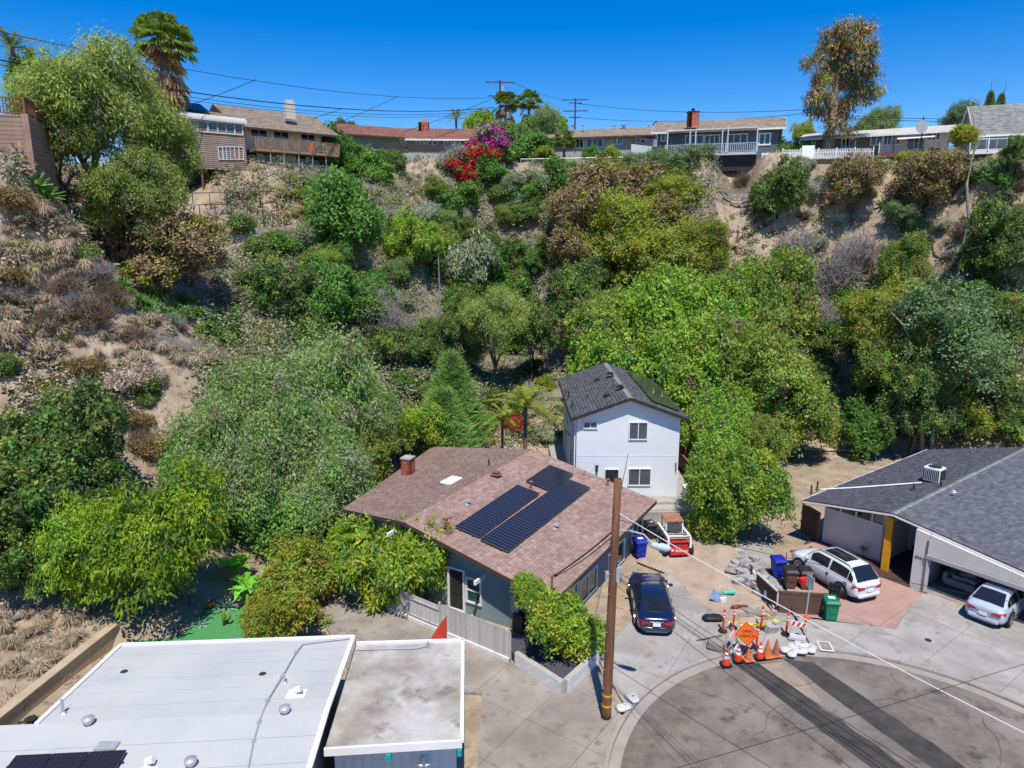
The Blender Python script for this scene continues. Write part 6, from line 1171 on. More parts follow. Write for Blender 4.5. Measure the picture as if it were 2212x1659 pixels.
# ---------------------------------------------------------------- vegetation
leaf('lf_bright', (0.095, 0.175, 0.02), (0.165, 0.27, 0.035), c3=(0.20, 0.27, 0.04), s3=.4, k=2.15)
leaf('lf_olive', (0.085, 0.12, 0.02), (0.15, 0.19, 0.035), c3=(0.17, 0.18, 0.04), s3=.5)
leaf('lf_dark', (0.042, 0.07, 0.02), (0.085, 0.125, 0.035))
leaf('lf_deep', (0.045, 0.10, 0.02), (0.085, 0.17, 0.03))
leaf('lf_pepper', (0.095, 0.135, 0.03), (0.16, 0.21, 0.045), c3=(0.19, 0.22, 0.05), s3=.5)
leaf('lf_soft', (0.095, 0.135, 0.045), (0.165, 0.215, 0.075), c3=(0.12, 0.21, 0.045), s3=.35)
leaf('lf_sage', (0.125, 0.145, 0.085), (0.205, 0.225, 0.14), c3=(0.10, 0.125, 0.06), s3=.6)
leaf('lf_grey', (0.145, 0.16, 0.125), (0.22, 0.235, 0.19))
leaf('lf_brown', (0.085, 0.058, 0.032), (0.15, 0.105, 0.055), c3=(0.125, 0.12, 0.035), s3=.5, trans=.15)
leaf('lf_euc', (0.075, 0.075, 0.04), (0.14, 0.125, 0.065), c3=(0.20, 0.105, 0.04), s3=.45, trans=.15)
leaf('lf_yellow', (0.18, 0.22, 0.015), (0.28, 0.31, 0.03), c3=(0.24, 0.21, 0.03), s3=.5, k=1.65)
leaf('lf_jac', (0.14, 0.22, 0.012), (0.24, 0.32, 0.025), c3=(0.09, 0.17, 0.015), s3=.6, k=1.9)
leaf('lf_gold', (0.17, 0.20, 0.02), (0.27, 0.28, 0.03), c3=(0.30, 0.22, 0.03), s3=1.3, k=1.55)
leaf('lf_lime', (0.12, 0.20, 0.015), (0.20, 0.28, 0.03), c3=(0.25, 0.26, 0.03), s3=.8, k=1.9)
leaf('lf_blue', (0.06, 0.10, 0.042), (0.11, 0.155, 0.07), c3=(0.075, 0.13, 0.04), s3=.6)
leaf('lf_pine', (0.08, 0.145, 0.035), (0.14, 0.215, 0.055))
leaf('lf_red', (0.48, 0.018, 0.03), (0.65, 0.04, 0.06), objr=.05, k=1.1); leaf('lf_mag', (0.36, 0.02, 0.22), (0.5, 0.04, 0.32), objr=.05, k=1.1)
leaf('lf_palm', (0.08, 0.12, 0.025), (0.15, 0.19, 0.04)); leaf('lf_palmdry', (0.17, 0.12, 0.07), (0.27, 0.20, 0.12))
leaf('lf_palmgold', (0.13, 0.19, 0.02), (0.24, 0.25, 0.03), k=1.6); leaf('lf_agave', (0.13, 0.19, 0.18), (0.20, 0.27, 0.26)); leaf('lf_succ', (0.07, 0.18, 0.035), (0.14, 0.28, 0.06), k=1.25)
leaf('lf_banana', (0.09, 0.24, 0.02), (0.15, 0.34, 0.04)); leaf('lf_rust', (0.17, 0.12, 0.035), (0.25, 0.175, 0.06), k=1.35); leaf('lf_dryflower', (0.13, 0.085, 0.06), (0.42, 0.30, 0.24), island=.4)
pm('straw', (0.44, 0.36, 0.25), (0.60, 0.51, 0.37), scale=.6, rough=.95, island=.25, trans=.2, c3=(0.34, 0.275, 0.20), s3=.4, objr=.2)
pm('straw_gold', (0.40, 0.31, 0.13), (0.52, 0.42, 0.20), scale=.6, rough=.95, island=.25, trans=.2)
def nrm(a): return a / (np.linalg.norm(a, axis=-1, keepdims=True) + 1e-9)
def leaves(P, A, Nn, L, W, fold=.0):
    """kite leaves at P along A with normal Nn"""
    A = A - (A * Nn).sum(1, keepdims=True) * Nn; A = nrm(A); B = np.cross(Nn, A); L = L[:, None]; W = W[:, None]
    V = np.stack([P, P + A * L * .45 + B * W * .5, P + A * L, P + A * L * .45 - B * W * .5], 1).reshape(-1, 3); n = len(P)
    return V, np.arange(n)[:, None] * 4 + np.array([0, 1, 2, 3])
def crown(name, seed, mat, lobes, ncl, per, L, W, cl, droop=.0, up=.35, shell=.5, flat_=1.0, spread=.8, mix=None, norm=None):
    """lobes: (cx,cy,cz,rx,ry,rz). clumps of leaves spread through the outer part of the lobes"""
    rs = np.random.RandomState(seed); lb = np.array(lobes, float); area = lb[:, 3] * lb[:, 4] + lb[:, 4] * lb[:, 5] + lb[:, 3] * lb[:, 5]; k = rs.choice(len(lb), ncl * 2, p=area / area.sum())
    d = nrm(rs.normal(size=(ncl * 2, 3))); d[:, 2] = np.where(d[:, 2] < -.35, -d[:, 2] * .6, d[:, 2]); r = shell + (1 - shell) * rs.rand(ncl * 2) ** .45
    C = lb[k, :3] + d * lb[k, 3:] * r[:, None]
    keep = np.ones(len(C), bool)
    for j in range(len(lb)):
        q = ((C - lb[j, :3]) / lb[j, 3:]); keep &= ~(((q ** 2).sum(1) < (shell * .9) ** 2) & (k != j))
    C = C[keep][:ncl]; d = d[keep][:ncl]; n = len(C)
    sz = rs.uniform(.6, 1.35, n); pn = np.repeat(np.arange(n), per)
    off = rs.normal(size=(n * per, 3)) * .47; off[:, 2] *= flat_; P = C[pn] + off * cl * sz[pn][:, None]; O = nrm(off + d[pn] * .8)
    if droop: P[:, 2] -= droop * cl * rs.rand(n * per) * 1.6
    Nn = nrm(O * .7 + rs.normal(size=P.shape) * .55 + np.array([0, 0, up])); A = O * .6 + rs.normal(size=P.shape) * spread + np.array([0, 0, -droop * 2.2])
    if norm:
        rad = np.hypot(P[:, 0], P[:, 1]); P[:, :2] *= norm[0] / np.percentile(rad, 97.5); z1 = np.percentile(P[:, 2], 99.3); z0 = np.percentile(P[:, 2], 1.5); P[:, 2] = norm[1] * (norm[2] + (1 - norm[2]) * (P[:, 2] - z0) / (z1 - z0))
    cs = rs.uniform(.75, 1.3, n)[pn]; V, Fc = leaves(P, A, Nn, L * cs * rs.uniform(.65, 1.3, len(P)), W * cs * rs.uniform(.7, 1.25, len(P)))
    me = npmesh(name, V, Fc, mat)
    if mix:                       # a share of clumps in a second colour (new growth, flowers)
        r0 = rs.rand(n); mi = np.zeros(n, np.int32); acc = 0
        for j, (mm, sh) in enumerate(mix if isinstance(mix, list) else [mix]): me.materials.append(MATS[mm]); mi[(r0 >= acc) & (r0 < acc + sh)] = j + 1; acc += sh
        me.polygons.foreach_set('material_index', mi[pn])
    return me
def lobeset(seed, n, cz=.55, r0=(.62, .62, .42), rr=(.28, .5), z=(.3, .85), out=.62):
    r = random.Random(seed); L_ = [(0, 0, cz, *r0)]
    for i in range(n):
        a = i * 2.399 + r.uniform(-.4, .4); o = out * r.uniform(.45, 1.0); s = r.uniform(*rr); zz = r.uniform(*z); L_.append((math.cos(a) * o, math.sin(a) * o, zz, s, s, s * r.uniform(.6, .9)))
    return L_
def scl(lobes, Rr, H): return [(a * Rr, b * Rr, c * H, d * Rr, e * Rr, f * H) for a, b, c, d, e, f in lobes]
def trunk(seed, Rr, H, top=.6, r0=.2, nb=6, lean=0, mat='bark', multi=1, spread=.6):
    r = random.Random(seed); m = MB()
    for s in range(multi):
        a0 = r.uniform(0, 6.28); bx, by = (math.cos(a0) * .25 * Rr * (multi > 1), math.sin(a0) * .25 * Rr * (multi > 1)); P = [Vector((bx * .4, by * .4, -.8))]
        for i in range(1, 6): t = i / 5; P.append(Vector((bx * (.4 + t * 1.5) + r.uniform(-.06, .06) * Rr + lean * t * Rr, by * (.4 + t * 1.5) + r.uniform(-.06, .06) * Rr, H * top * t)))
        m.tube(P, [r0 / multi ** .5 * (1 - .13 * i) for i in range(6)], 8)
        for i in range(nb):
            q = P[2 + i % 4]; a = i * 2.4 + r.uniform(-.5, .5); e = q + Vector((math.cos(a) * spread * Rr * r.uniform(.6, 1), math.sin(a) * spread * Rr * r.uniform(.6, 1), H * r.uniform(.12, .34))); mid = q.lerp(e, .5) + Vector((0, 0, H * .04)); rb = r0 / multi ** .5 * .45
            m.tube([q, mid, e], [rb, rb * .7, rb * .25], 6)
            for k in range(2): e2 = mid.lerp(e, .4 + .4 * k) + Vector((r.uniform(-.25, .25) * Rr, r.uniform(-.25, .25) * Rr, H * r.uniform(.05, .16))); m.tube([mid.lerp(e, .3 + .4 * k), e2], [rb * .5, rb * .15], 5)
    me = m.mesh('trunk', True); me.materials.append(MATS[mat]); return me
PROTO = {}
def proto(kind, variants, Rr, H, **k):
    PROTO[kind] = []
    tr_ = dict(k.pop('tr', {})); lob = dict(k.pop('lob', {})); k.setdefault('norm', (Rr, H, .1))
    for v in range(variants):
        sd_ = hash(kind) % 1 + sum(map(ord, kind)) * 7 + v * 31
        lo = scl(lobeset(sd_, **lob), Rr, H); PROTO[kind].append((crown('crown', sd_, lobes=lo, **k), trunk(sd_, Rr, H, **tr_), Rr, H))
T_ = dict
proto('bright', 3, 4.2, 5.5, mat='lf_bright', ncl=590, per=62, L=0.246, W=0.143, cl=.42, lob=T_(n=9), tr=T_(r0=.22), mix=[('lf_lime', .1), ('lf_deep', .12), ('dead_brown', .02)])
proto('olive', 3, 4.0, 5.5, mat='lf_olive', ncl=576, per=62, L=0.230, W=0.126, cl=.42, lob=T_(n=9), tr=T_(r0=.22), mix=[('lf_bright', .12), ('lf_deep', .1), ('dead_brown', .04)])
proto('soft', 3, 4.2, 5.0, mat='lf_soft', ncl=648, per=64, L=0.246, W=0.084, cl=.5, droop=.35, lob=T_(n=10), tr=T_(r0=.25), mix=[('lf_sage', .16), ('lf_deep', .14), ('dead_brown', .03)])
proto('pepper', 2, 4.5, 7.0, mat='lf_pepper', ncl=720, per=68, L=0.279, W=0.084, cl=.6, droop=.45, lob=T_(n=14, z=(.2, .9), rr=(.2, .42)), tr=T_(r0=.35), mix=[('lf_sage', .12), ('lf_olive', .2), ('dead_brown', .03)])
proto('dark', 2, 3.0, 4.2, mat='lf_dark', ncl=446, per=43, L=.22, W=.12, cl=.34, lob=T_(n=8), tr=T_(r0=.18), mix=[('lf_deep', .25), ('lf_olive', .12), ('dead_brown', .04)])
proto('deep', 2, 2.6, 3.8, mat='lf_deep', ncl=403, per=43, L=.24, W=.13, cl=.34, lob=T_(n=8), tr=T_(r0=.15))
proto('brown', 2, 3.4, 5.5, mat='lf_brown', ncl=446, per=46, L=.26, W=.10, cl=.42, lob=T_(n=10, z=(.2, .9)), tr=T_(r0=.2, multi=2), mix=('lf_yellow', .14))
proto('yolive', 2, 3.2, 5.5, mat='lf_olive', ncl=403, per=62, L=0.213, W=0.092, cl=.42, lob=T_(n=10, z=(.2, .9)), tr=T_(r0=.2, multi=2), mix=('lf_yellow', .42))
proto('blue', 2, 3.2, 6.0, mat='lf_blue', ncl=403, per=54, L=0.213, W=0.109, cl=.4, lob=T_(n=10, z=(.25, .9)), tr=T_(r0=.2, mat='bark_pale', multi=2), shell=.35)
proto('jac', 2, 3.4, 4.0, mat='lf_jac', ncl=520, per=40, L=.24, W=.085, cl=.42, droop=.25, flat_=.5, lob=T_(n=9), tr=T_(r0=.16, multi=2), mix=('lf_deep', .22))
proto('gold', 2, 1.8, 2.6, mat='lf_gold', ncl=300, per=34, L=.17, W=.09, cl=.24, lob=T_(n=7), tr=T_(r0=.09, multi=2), mix=[('lf_olive', .3), ('lf_bright', .15)])
proto('lime', 2, 1.9, 2.6, mat='lf_lime', ncl=360, per=36, L=.17, W=.085, cl=.24, lob=T_(n=8), tr=T_(r0=.09, multi=2), mix=('lf_deep', .15))
proto('limebig', 1, 3.2, 4.4, mat='lf_lime', ncl=700, per=52, L=.19, W=.10, cl=.34, lob=T_(n=11), tr=T_(r0=.14, multi=2), mix=[('lf_bright', .3), ('lf_deep', .15)])
proto('loquat', 2, 2.2, 2.6, mat='lf_lime', ncl=300, per=30, L=.30, W=.085, cl=.26, spread=1.1, lob=T_(n=9, z=(.25, .9)), tr=T_(r0=.1, multi=2, mat='bark_pale'), shell=.3, mix=('lf_deep', .3))
proto('sage', 3, 1.5, 1.7, mat='lf_sage', ncl=210, per=32, L=.19, W=.075, cl=.26, lob=T_(n=6, cz=.4, z=(.2, .75)), tr=T_(r0=.06, multi=3, mat='deadwood'))
proto('grey', 2, 1.5, 1.7, mat='lf_grey', ncl=180, per=30, L=.19, W=.06, cl=.26, lob=T_(n=6, cz=.4, z=(.2, .75)), tr=T_(r0=.06, multi=3, mat='deadwood'), shell=.3)
proto('scrub', 3, 1.5, 1.8, mat='lf_dark', ncl=220, per=32, L=.19, W=.09, cl=.25, lob=T_(n=6, cz=.4, z=(.2, .75)), tr=T_(r0=.06, multi=3), mix=('lf_olive', .3))
proto('green', 3, 1.5, 1.8, mat='lf_deep', ncl=210, per=32, L=.2, W=.1, cl=.25, lob=T_(n=6, cz=.4, z=(.2, .75)), tr=T_(r0=.06, multi=3), mix=('lf_bright', .25))
proto('ygreen', 2, 1.6, 1.8, mat='lf_yellow', ncl=220, per=32, L=.19, W=.09, cl=.26, lob=T_(n=6, cz=.4, z=(.2, .75)), tr=T_(r0=.06, multi=3), mix=('lf_olive', .45))
proto('rust', 2, 1.4, 1.3, mat='lf_rust', ncl=170, per=32, L=.15, W=.06, cl=.24, lob=T_(n=5, cz=.4, z=(.2, .7)), tr=T_(r0=.05, multi=3, mat='deadwood'), mix=('lf_brown', .4))
proto('dryflower', 1, 1.6, 1.2, mat='lf_dryflower', ncl=200, per=34, L=.09, W=.07, cl=.26, lob=T_(n=6, cz=.4, z=(.2, .7)), tr=T_(r0=.04, multi=3, mat='deadwood'))
proto('red', 2, 1.8, 2.6, mat='lf_red', ncl=230, per=32, L=.2, W=.13, cl=.28, lob=T_(n=7, z=(.15, .9)), tr=T_(r0=.07, multi=2), mix=('lf_deep', .3))
proto('mag', 1, 1.8, 2.6, mat='lf_mag', ncl=230, per=32, L=.2, W=.13, cl=.28, lob=T_(n=7, z=(.15, .9)), tr=T_(r0=.07, multi=2), mix=('lf_sage', .4))
# pine-like feathery crowns: needles point up and out along a cone
def conecrown(seed, Rr, H, mat, n, L, W, up, mixm=None):
    rs = np.random.RandomState(seed); z = rs.rand(n) ** 1.25; rr = (1 - z) ** .75 * (.45 + .55 * rs.rand(n) ** .4); lob = 1 + .22 * np.sin(np.arange(n) % 7 * 2.1 + z * 17); a = rs.rand(n) * 6.283
    P = np.stack([np.cos(a) * rr * Rr * lob, np.sin(a) * rr * Rr * lob, H * (.06 + .92 * z)], 1); O = np.stack([np.cos(a), np.sin(a), np.full(n, up)], 1); A = nrm(O) + rs.normal(size=P.shape) * .3; Nn = nrm(rs.normal(size=P.shape) + O * .4)
    V, Fc = leaves(P, A, Nn, L * rs.uniform(.6, 1.4, n), W * rs.uniform(.7, 1.2, n)); return npmesh('crown', V, Fc, mat)
PROTO['cone'] = [(conecrown(5, 1.7, 5, 'lf_pine', 15000, .55, .06, 1.1), trunk(5, 1.7, 5, top=.9, r0=.14, nb=5), 1.7, 5), (conecrown(6, 1.7, 5, 'lf_pine', 15000, .55, .06, .9), trunk(6, 1.7, 5, top=.9, r0=.14, nb=5), 1.7, 5)]
PROTO['conifer'] = [(conecrown(7, 1.7, 6, 'lf_dark', 9000, .5, .14, .3), trunk(7, 1.7, 6, top=.9, r0=.14, nb=5), 1.7, 6)]
# leafless brush
def twigs(seed, Rr, H, n, mat, r0=.022):
    rs = np.random.RandomState(seed); a = rs.rand(n) * 6.283; e = rs.rand(n) ** .6; B = np.stack([np.cos(a) * .3 * e * Rr, np.sin(a) * .3 * e * Rr, np.zeros(n)], 1); D = np.stack([np.cos(a) * e * Rr, np.sin(a) * e * Rr, H * (1.05 - .55 * e ** 2) * rs.uniform(.6, 1.05, n)], 1); P0 = B; P1 = B * .4 + D * .6 + rs.normal(size=D.shape) * .08 * Rr; P2 = D + rs.normal(size=D.shape) * .13 * Rr
    # side twigs leave the middle of each stem
    k = np.repeat(np.arange(n), 6); t = rs.rand(len(k))[:, None]; S0 = P1[k] * (1 - t) + P2[k] * t; S1 = S0 + nrm(rs.normal(size=S0.shape) + np.array([0, 0, .5])) * rs.uniform(.12, .38, (len(k), 1)) * Rr
    A = np.concatenate([P0, P1, S0]); Bv = np.concatenate([P1, P2, S1]); R0 = np.concatenate([np.full(n, r0 * 1.4), np.full(n, r0), np.full(len(k), r0 * .55)])[:, None]; R1 = np.concatenate([np.full(n, r0), np.full(n, r0 * .5), np.full(len(k), r0 * .25)])[:, None]
    d = nrm(Bv - A); x = nrm(np.cross(d, np.array([.3, .5, .81]))); y = np.cross(d, x); V = []
    for c, s in ((1, 0), (-.5, .866), (-.5, -.866)): V += [A + (x * c + y * s) * R0, Bv + (x * c + y * s) * R1]
    V = np.stack(V, 1).reshape(-1, 3); i = np.arange(len(A))[:, None] * 6; return npmesh('branches', V, np.concatenate([i + np.array([0, 2, 3, 1]), i + np.array([2, 4, 5, 3]), i + np.array([4, 0, 1, 5])]), mat)
BR = {'dead': [(twigs(s, 1.8, 2.2, 170, 'dead_bush'), 1.8, 2.2) for s in (1, 2)], 'deadbrown': [(twigs(s, 1.5, 1.5, 150, 'dead_brown', .02), 1.5, 1.5) for s in (3, 4)]}
# rosettes (agave, aloe), straw clumps, palms
def rosette(seed, n, L, W, mat, el=(.1, 1.3), curve=.25, th=.0):
    r = random.Random(seed); m = MB()
    for i in range(n):
        a = i * 2.399; e = el[0] + (el[1] - el[0]) * (i / n) + r.uniform(-.08, .08); l = L * r.uniform(.8, 1.1); d = Vector((math.cos(a) * math.cos(e), math.sin(a) * math.cos(e), math.sin(e))); s = Vector((-math.sin(a), math.cos(a), 0)); u_ = d.cross(s) * -1; P = []
        for k, (t, w_) in enumerate(((0, .6), (.3, 1), (.65, .75), (1, .03))):
            c = d * l * t + Vector((0, 0, -curve * l * t * t)); P += [c + s * W * w_ * .5 + u_ * W * .18, c - u_ * W * .1, c - s * W * w_ * .5 + u_ * W * .18]
        m.add(P, [(k * 3 + j, k * 3 + j + 1, k * 3 + j + 4, k * 3 + j + 3) for k in range(3) for j in range(2)])
    me = m.mesh('rosette'); me.materials.append(MATS[mat]); return me
def straw(seed, Rr, H, n, mat):
    rs = np.random.RandomState(seed); a = rs.rand(n) * 6.283; e = rs.rand(n) ** .5; B = np.stack([np.cos(a) * .22 * e * Rr, np.sin(a) * .22 * e * Rr, np.zeros(n)], 1); h = H * rs.uniform(.6, 1.1, n); M_ = np.stack([np.cos(a) * .5 * e * Rr, np.sin(a) * .5 * e * Rr, h * .75], 1); Tp = np.stack([np.cos(a) * Rr * e, np.sin(a) * Rr * e, h * (1 - .55 * e)], 1) + rs.normal(size=(n, 3)) * .11
    s = np.stack([-np.sin(a), np.cos(a), np.zeros(n)], 1) * .013; V = np.stack([B - s, B + s, M_ + s, M_ - s, Tp + s * .3, Tp - s * .3], 1).reshape(-1, 3); i = np.arange(n)[:, None] * 6
    return npmesh('blades', V, np.concatenate([i + np.array([0, 1, 2, 3]), i + np.array([3, 2, 4, 5])]), mat)
STRAW = [straw(1, .62, .95, 260, 'straw'), straw(2, .7, .7, 240, 'straw'), straw(3, .7, 1.0, 300, 'straw_gold'), straw(4, .5, 1.1, 200, 'straw')]
def fan_frond(m, o, az, e, Lp, r_, n=14, seed=0, droop=.3):
    rr = random.Random(seed); d = Vector((math.cos(az) * math.cos(e), math.sin(az) * math.cos(e), math.sin(e))); s = Vector((-math.sin(az), math.cos(az), 0)); c = o + d * Lp; m.beam(o, c, .05, .03)
    for i in range(n):
        b = (i / (n - 1) - .5) * 2.9; dd = (d * math.cos(b) + s * math.sin(b)).normalized(); t = c + dd * r_ * rr.uniform(.85, 1.05) + Vector((0, 0, -droop * r_ * rr.uniform(.6, 1.3))); w_ = s * math.cos(b) - d * math.sin(b); k = c + dd * r_ * .55; m.add([c, k + w_ * .085 * r_, t, k - w_ * .085 * r_], [(0, 1, 2), (0, 2, 3)])
def feather_frond(m, o, az, e, L, seed=0, n=26, droop=1.0, wl_=.5):
    rr = random.Random(seed); P = []
    for i in range(9): t = i / 8; P.append(o + Vector((math.cos(az), math.sin(az), 0)) * (L * (math.cos(e) * t + .12 * t * t)) + Vector((0, 0, L * (math.sin(e) * t - droop * .55 * t * t))))
    m.tube(P, [.03 * (1 - .1 * i) for i in range(9)], 4)
    for i in range(n):
        t = .1 + .9 * i / n; q = P[min(7, int(t * 8))].lerp(P[min(8, int(t * 8) + 1)], t * 8 - int(t * 8)); d = (P[min(8, int(t * 8) + 1)] - P[min(7, int(t * 8))]).normalized(); s = Vector((-math.sin(az), math.cos(az), 0)); l = wl_ * L * .38 * (1 - .55 * t) * rr.uniform(.8, 1.1)
        for g in (-1, 1): tip = q + (s * g + d * .55 + Vector((0, 0, rr.uniform(-.5, .15)))).normalized() * l; m.add([q, q + d * .07 * L * .4, tip], [(0, 1, 2)])
def palm(name, u, vtop, Y, kind, Rr, label, z0=None, lean=0, skirt=0, nf=26, mats=('lf_palm', 'lf_palmdry'), seed=1, tr_r=.18):
    p = at(u, vtop, Y); zb_ = tz(p.x, p.y) if z0 is None else z0; T = root(name, (p.x, p.y, zb_), 0, label, 'palm tree'); h = p.z - zb_ - Rr * (.55 if kind == 'fan' else .45); o = Vector((lean, 0, h)); r = random.Random(seed)
    ob('trunk', MB().tube([(0, 0, -.5), (lean * .3, 0, h * .4), (lean * .8, 0, h * .8), o], [tr_r * 1.25, tr_r, tr_r * .9, tr_r], 9), 'bark', T, smooth=True); m = MB()
    for i in range(nf):
        az = i * 2.399; e = R(r.uniform(-25, 78))
        (fan_frond(m, o, az, e, Rr * .5, Rr * .55, seed=i, droop=.35) if kind == 'fan' else feather_frond(m, o, az, R(r.uniform(5, 80)), Rr * 1.15, seed=i, droop=r.uniform(.7, 1.2)))
    ob('crown', m, mats[0], T)
    if skirt:
        m = MB()
        for i in range(skirt): zz = h - r.random() ** .8 * min(h * .6, Rr * 2.1); fan_frond(m, Vector((o.x * zz / h, 0, zz)), i * 2.399, R(r.uniform(-75, -25) if zz < h - .8 else r.uniform(-50, 5)), Rr * .42 * (1 - .3 * (h - zz) / (Rr * 2.1)), Rr * .5, seed=i + 99, droop=.55, n=10)
        ob('dead_fronds', m, mats[1], T)
    return T
# ---- placing
def hit(u, v):
    d = ray(u, v); d = d / d.y; Ys = np.arange(24, 118, .35); h = terr(d.x * Ys, Ys); z = CAM_H + d.z * Ys; i = np.argmax(h > z)
    return Vector((d.x * Ys[i], Ys[i], h[i])) if h[i] > z[i] else None
CNT = {}
def plant(kind, p, rad, hgt, label, group=None, rz=None, cat='shrub', name='shrub', lean=0):
    i = CNT.get(kind, 0); CNT[kind] = i + 1; r = random.Random(i * 17 + len(kind) * 5); rz = r.uniform(0, 6.28) if rz is None else rz
    T = root(name, p, rz, label, cat, group)
    if kind in BR:
        me, Rr, H = BR[kind][i % len(BR[kind])]; T.scale = (rad / Rr, rad / Rr, hgt / H); ob('branches', me, None, T); return T
    c, t, Rr, H = PROTO[kind][i % len(PROTO[kind])]; ch = hgt if kind in ('cone', 'conifer') else min(hgt, rad * 1.75); a_ = r.uniform(.9, 1.1)
    co = ob('crown', c, None, T); co.scale = (rad / Rr * a_, rad / Rr / a_, ch / H); co.location = (0, 0, hgt - ch); to = ob('trunk', t, None, T); q = min(1.6, max(.5, hgt / H)); to.scale = (rad / Rr, rad / Rr, hgt / H); return T
def tree(kind, u, vt, wpx, Y, label, name='tree', cat='tree', z0=None, grp=None, sink=0):
    if Y < 0: Y = hit(u, -Y).y
    p = at(u, vt, Y); zb_ = (tz(p.x, p.y) if z0 is None else z0) - sink; rad = wpx / 2 / FPX * depth((p.x, Y, (p.z + zb_) / 2)) / .95; hg = max((p.z - zb_) / .97, rad * 1.25); return plant(kind, Vector((p.x, Y, p.z - hg * .97)), rad, hg, label, grp, cat=cat, name=name)
# skyline
palm('fan_palm', 333, 48, 70, 'fan', 3.1, 'tall fan palm with shaggy brown skirt of dead fronds at left', lean=.6, skirt=90, nf=46, seed=3, tr_r=.4)
palm('feather_palm', 22, 68, 60, 'feather', 2.6, 'windblown feather palm at the far left edge', nf=18, seed=4); palm('feather_palm', 985, 240, 112, 'feather', 2.4, 'small feather palm behind the red roofed house', nf=18, seed=5)
palm('fan_palm', 1092, 204, 104, 'fan', 2.2, 'fan palm beside the crossarm pole, left of the pair', skirt=26, seed=6); palm('fan_palm', 1143, 201, 108, 'fan', 2.1, 'fan palm right of the crossarm pole', skirt=14, seed=7); palm('fan_palm', 1219, 287, 94.5, 'fan', 1.7, 'short green fan palm before the grey stucco house', seed=8); palm('fan_palm', 1212, 255, 112, 'fan', 1.2, 'small fan palm peeking over the green tree left of the rear pole', seed=9)
for k, a_ in enumerate((('pepper', 178, 104, 300, 52, 'huge weeping pepper tree before the pink sided house'), ('pepper', 350, 262, 150, 57, 'smaller weeping pepper tree right of the huge one'), ('pepper', 275, 335, 190, 51, 'low pepper tree spilling down the slope at left'), ('pepper', 110, 200, 180, 49, 'pepper tree against the tan block terrace'), ('bright', 85, 132, 120, 62, 'bright green round tree at the far left skyline'), ('bright', 1040, 243, 75, 108, 'yellow-green tree left of the palm-side pole'), ('dark', 1115, 262, 90, 101, 'dark bushy tree below the fan palms, left part'), ('soft', 1165, 238, 100, 103, 'grey-green tree below the fan palms'), ('bright', 1205, 262, 60, 110, 'bright green tree left of the rear pole'), ('deep', 1135, 292, 130, 97, 'dense dark shrub mass left of the grey stucco house'), ('dark', 745, 258, 45, 106, 'small round tree behind the red roof at left'), ('deep', 738, 278, 90, 85, 'bright dense bush right of the wooden decks'), ('deep', 718, 300, 70, 83, 'low dense bush under the deck end'), ('rust', 870, 282, 34, 108, 'small round dry tree behind the red roof'), ('gold', 1735, 266, 50, 92, 'green climbing bush left of the pale roofed house'), ('deep', 1705, 300, 90, 84, 'round green bush at the porch stairs'), ('soft', 1900, 236, 75, 96, 'shaggy tree behind the pale roof'), ('dark', 1885, 258, 100, 100, 'low round tree behind the pale roof'), ('blue', 2080, 222, 70, 92, 'grey-leaved tree left of the steep grey roof'), ('conifer', 2140, 208, 40, 112, 'dark conifer behind the steep grey roof, left'), ('conifer', 2163, 212, 40, 112, 'dark conifer behind the steep grey roof, right'))):
    tree(*a_)
# big hilltop eucalyptus: several drooping tufts round visible limbs
p = at(1795, 318, 82); zb_ = tz(p.x, p.y); T = root('eucalyptus_tree', (p.x, p.y, zb_), 0, 'tall ragged eucalyptus with brownish drooping foliage on the rim', 'tree'); Q = lambda u, v, y=82: at(u, v, y) - Vector((p.x, p.y, zb_)); m = MB()
m.tube([(0, 0, -1), Q(1790, 290), Q(1798, 250), Q(1806, 190), Q(1815, 120), Q(1828, 60)], [.75, .62, .5, .38, .25, .08], 9)
for a_, b_, c_ in (((1798, 250), (1775, 200), (1760, 130)), ((1806, 190), (1850, 150), (1880, 110)), ((1800, 240), (1840, 200), (1890, 180)), ((1815, 120), (1850, 80), (1870, 50)), ((1790, 290), (1812, 265), (1830, 230)), ((1806, 180), (1780, 130), (1775, 100)), ((1792, 270), (1770, 230), (1752, 200))): m.tube([Q(*a_), Q(*b_, 81.5), Q(*c_, 82.3)], [.28, .16, .05], 7)
ob('trunk', m, 'bark', T, smooth=True); rr = random.Random(3); lo = []
for u, v, w_ in ((1830, 55, 26), (1800, 68, 24), (1865, 55, 20), (1790, 100, 26), (1830, 95, 34), (1870, 100, 26), (1760, 120, 18), (1808, 135, 30), (1855, 140, 34), (1885, 150, 20), (1745, 128, 12), (1780, 165, 24), (1830, 175, 30), (1870, 185, 30), (1898, 185, 12), (1770, 200, 26), (1810, 215, 22), (1755, 225, 18), (1845, 215, 20), (1880, 205, 14), (1820, 245, 22), (1805, 265, 20), (1780, 235, 18), (1830, 275, 16)):
    q = Q(u, v, 82 + rr.uniform(-1.6, 1.6)); s = w_ / FPX * 82; lo.append((q.x, q.y, q.z, s, s, s * .85))
ob('crown', crown('crown', 77, 'lf_euc', lo, 620, 40, .42, .10, .55, droop=1.0, shell=.25, mix=('lf_olive', .25)), None, T)
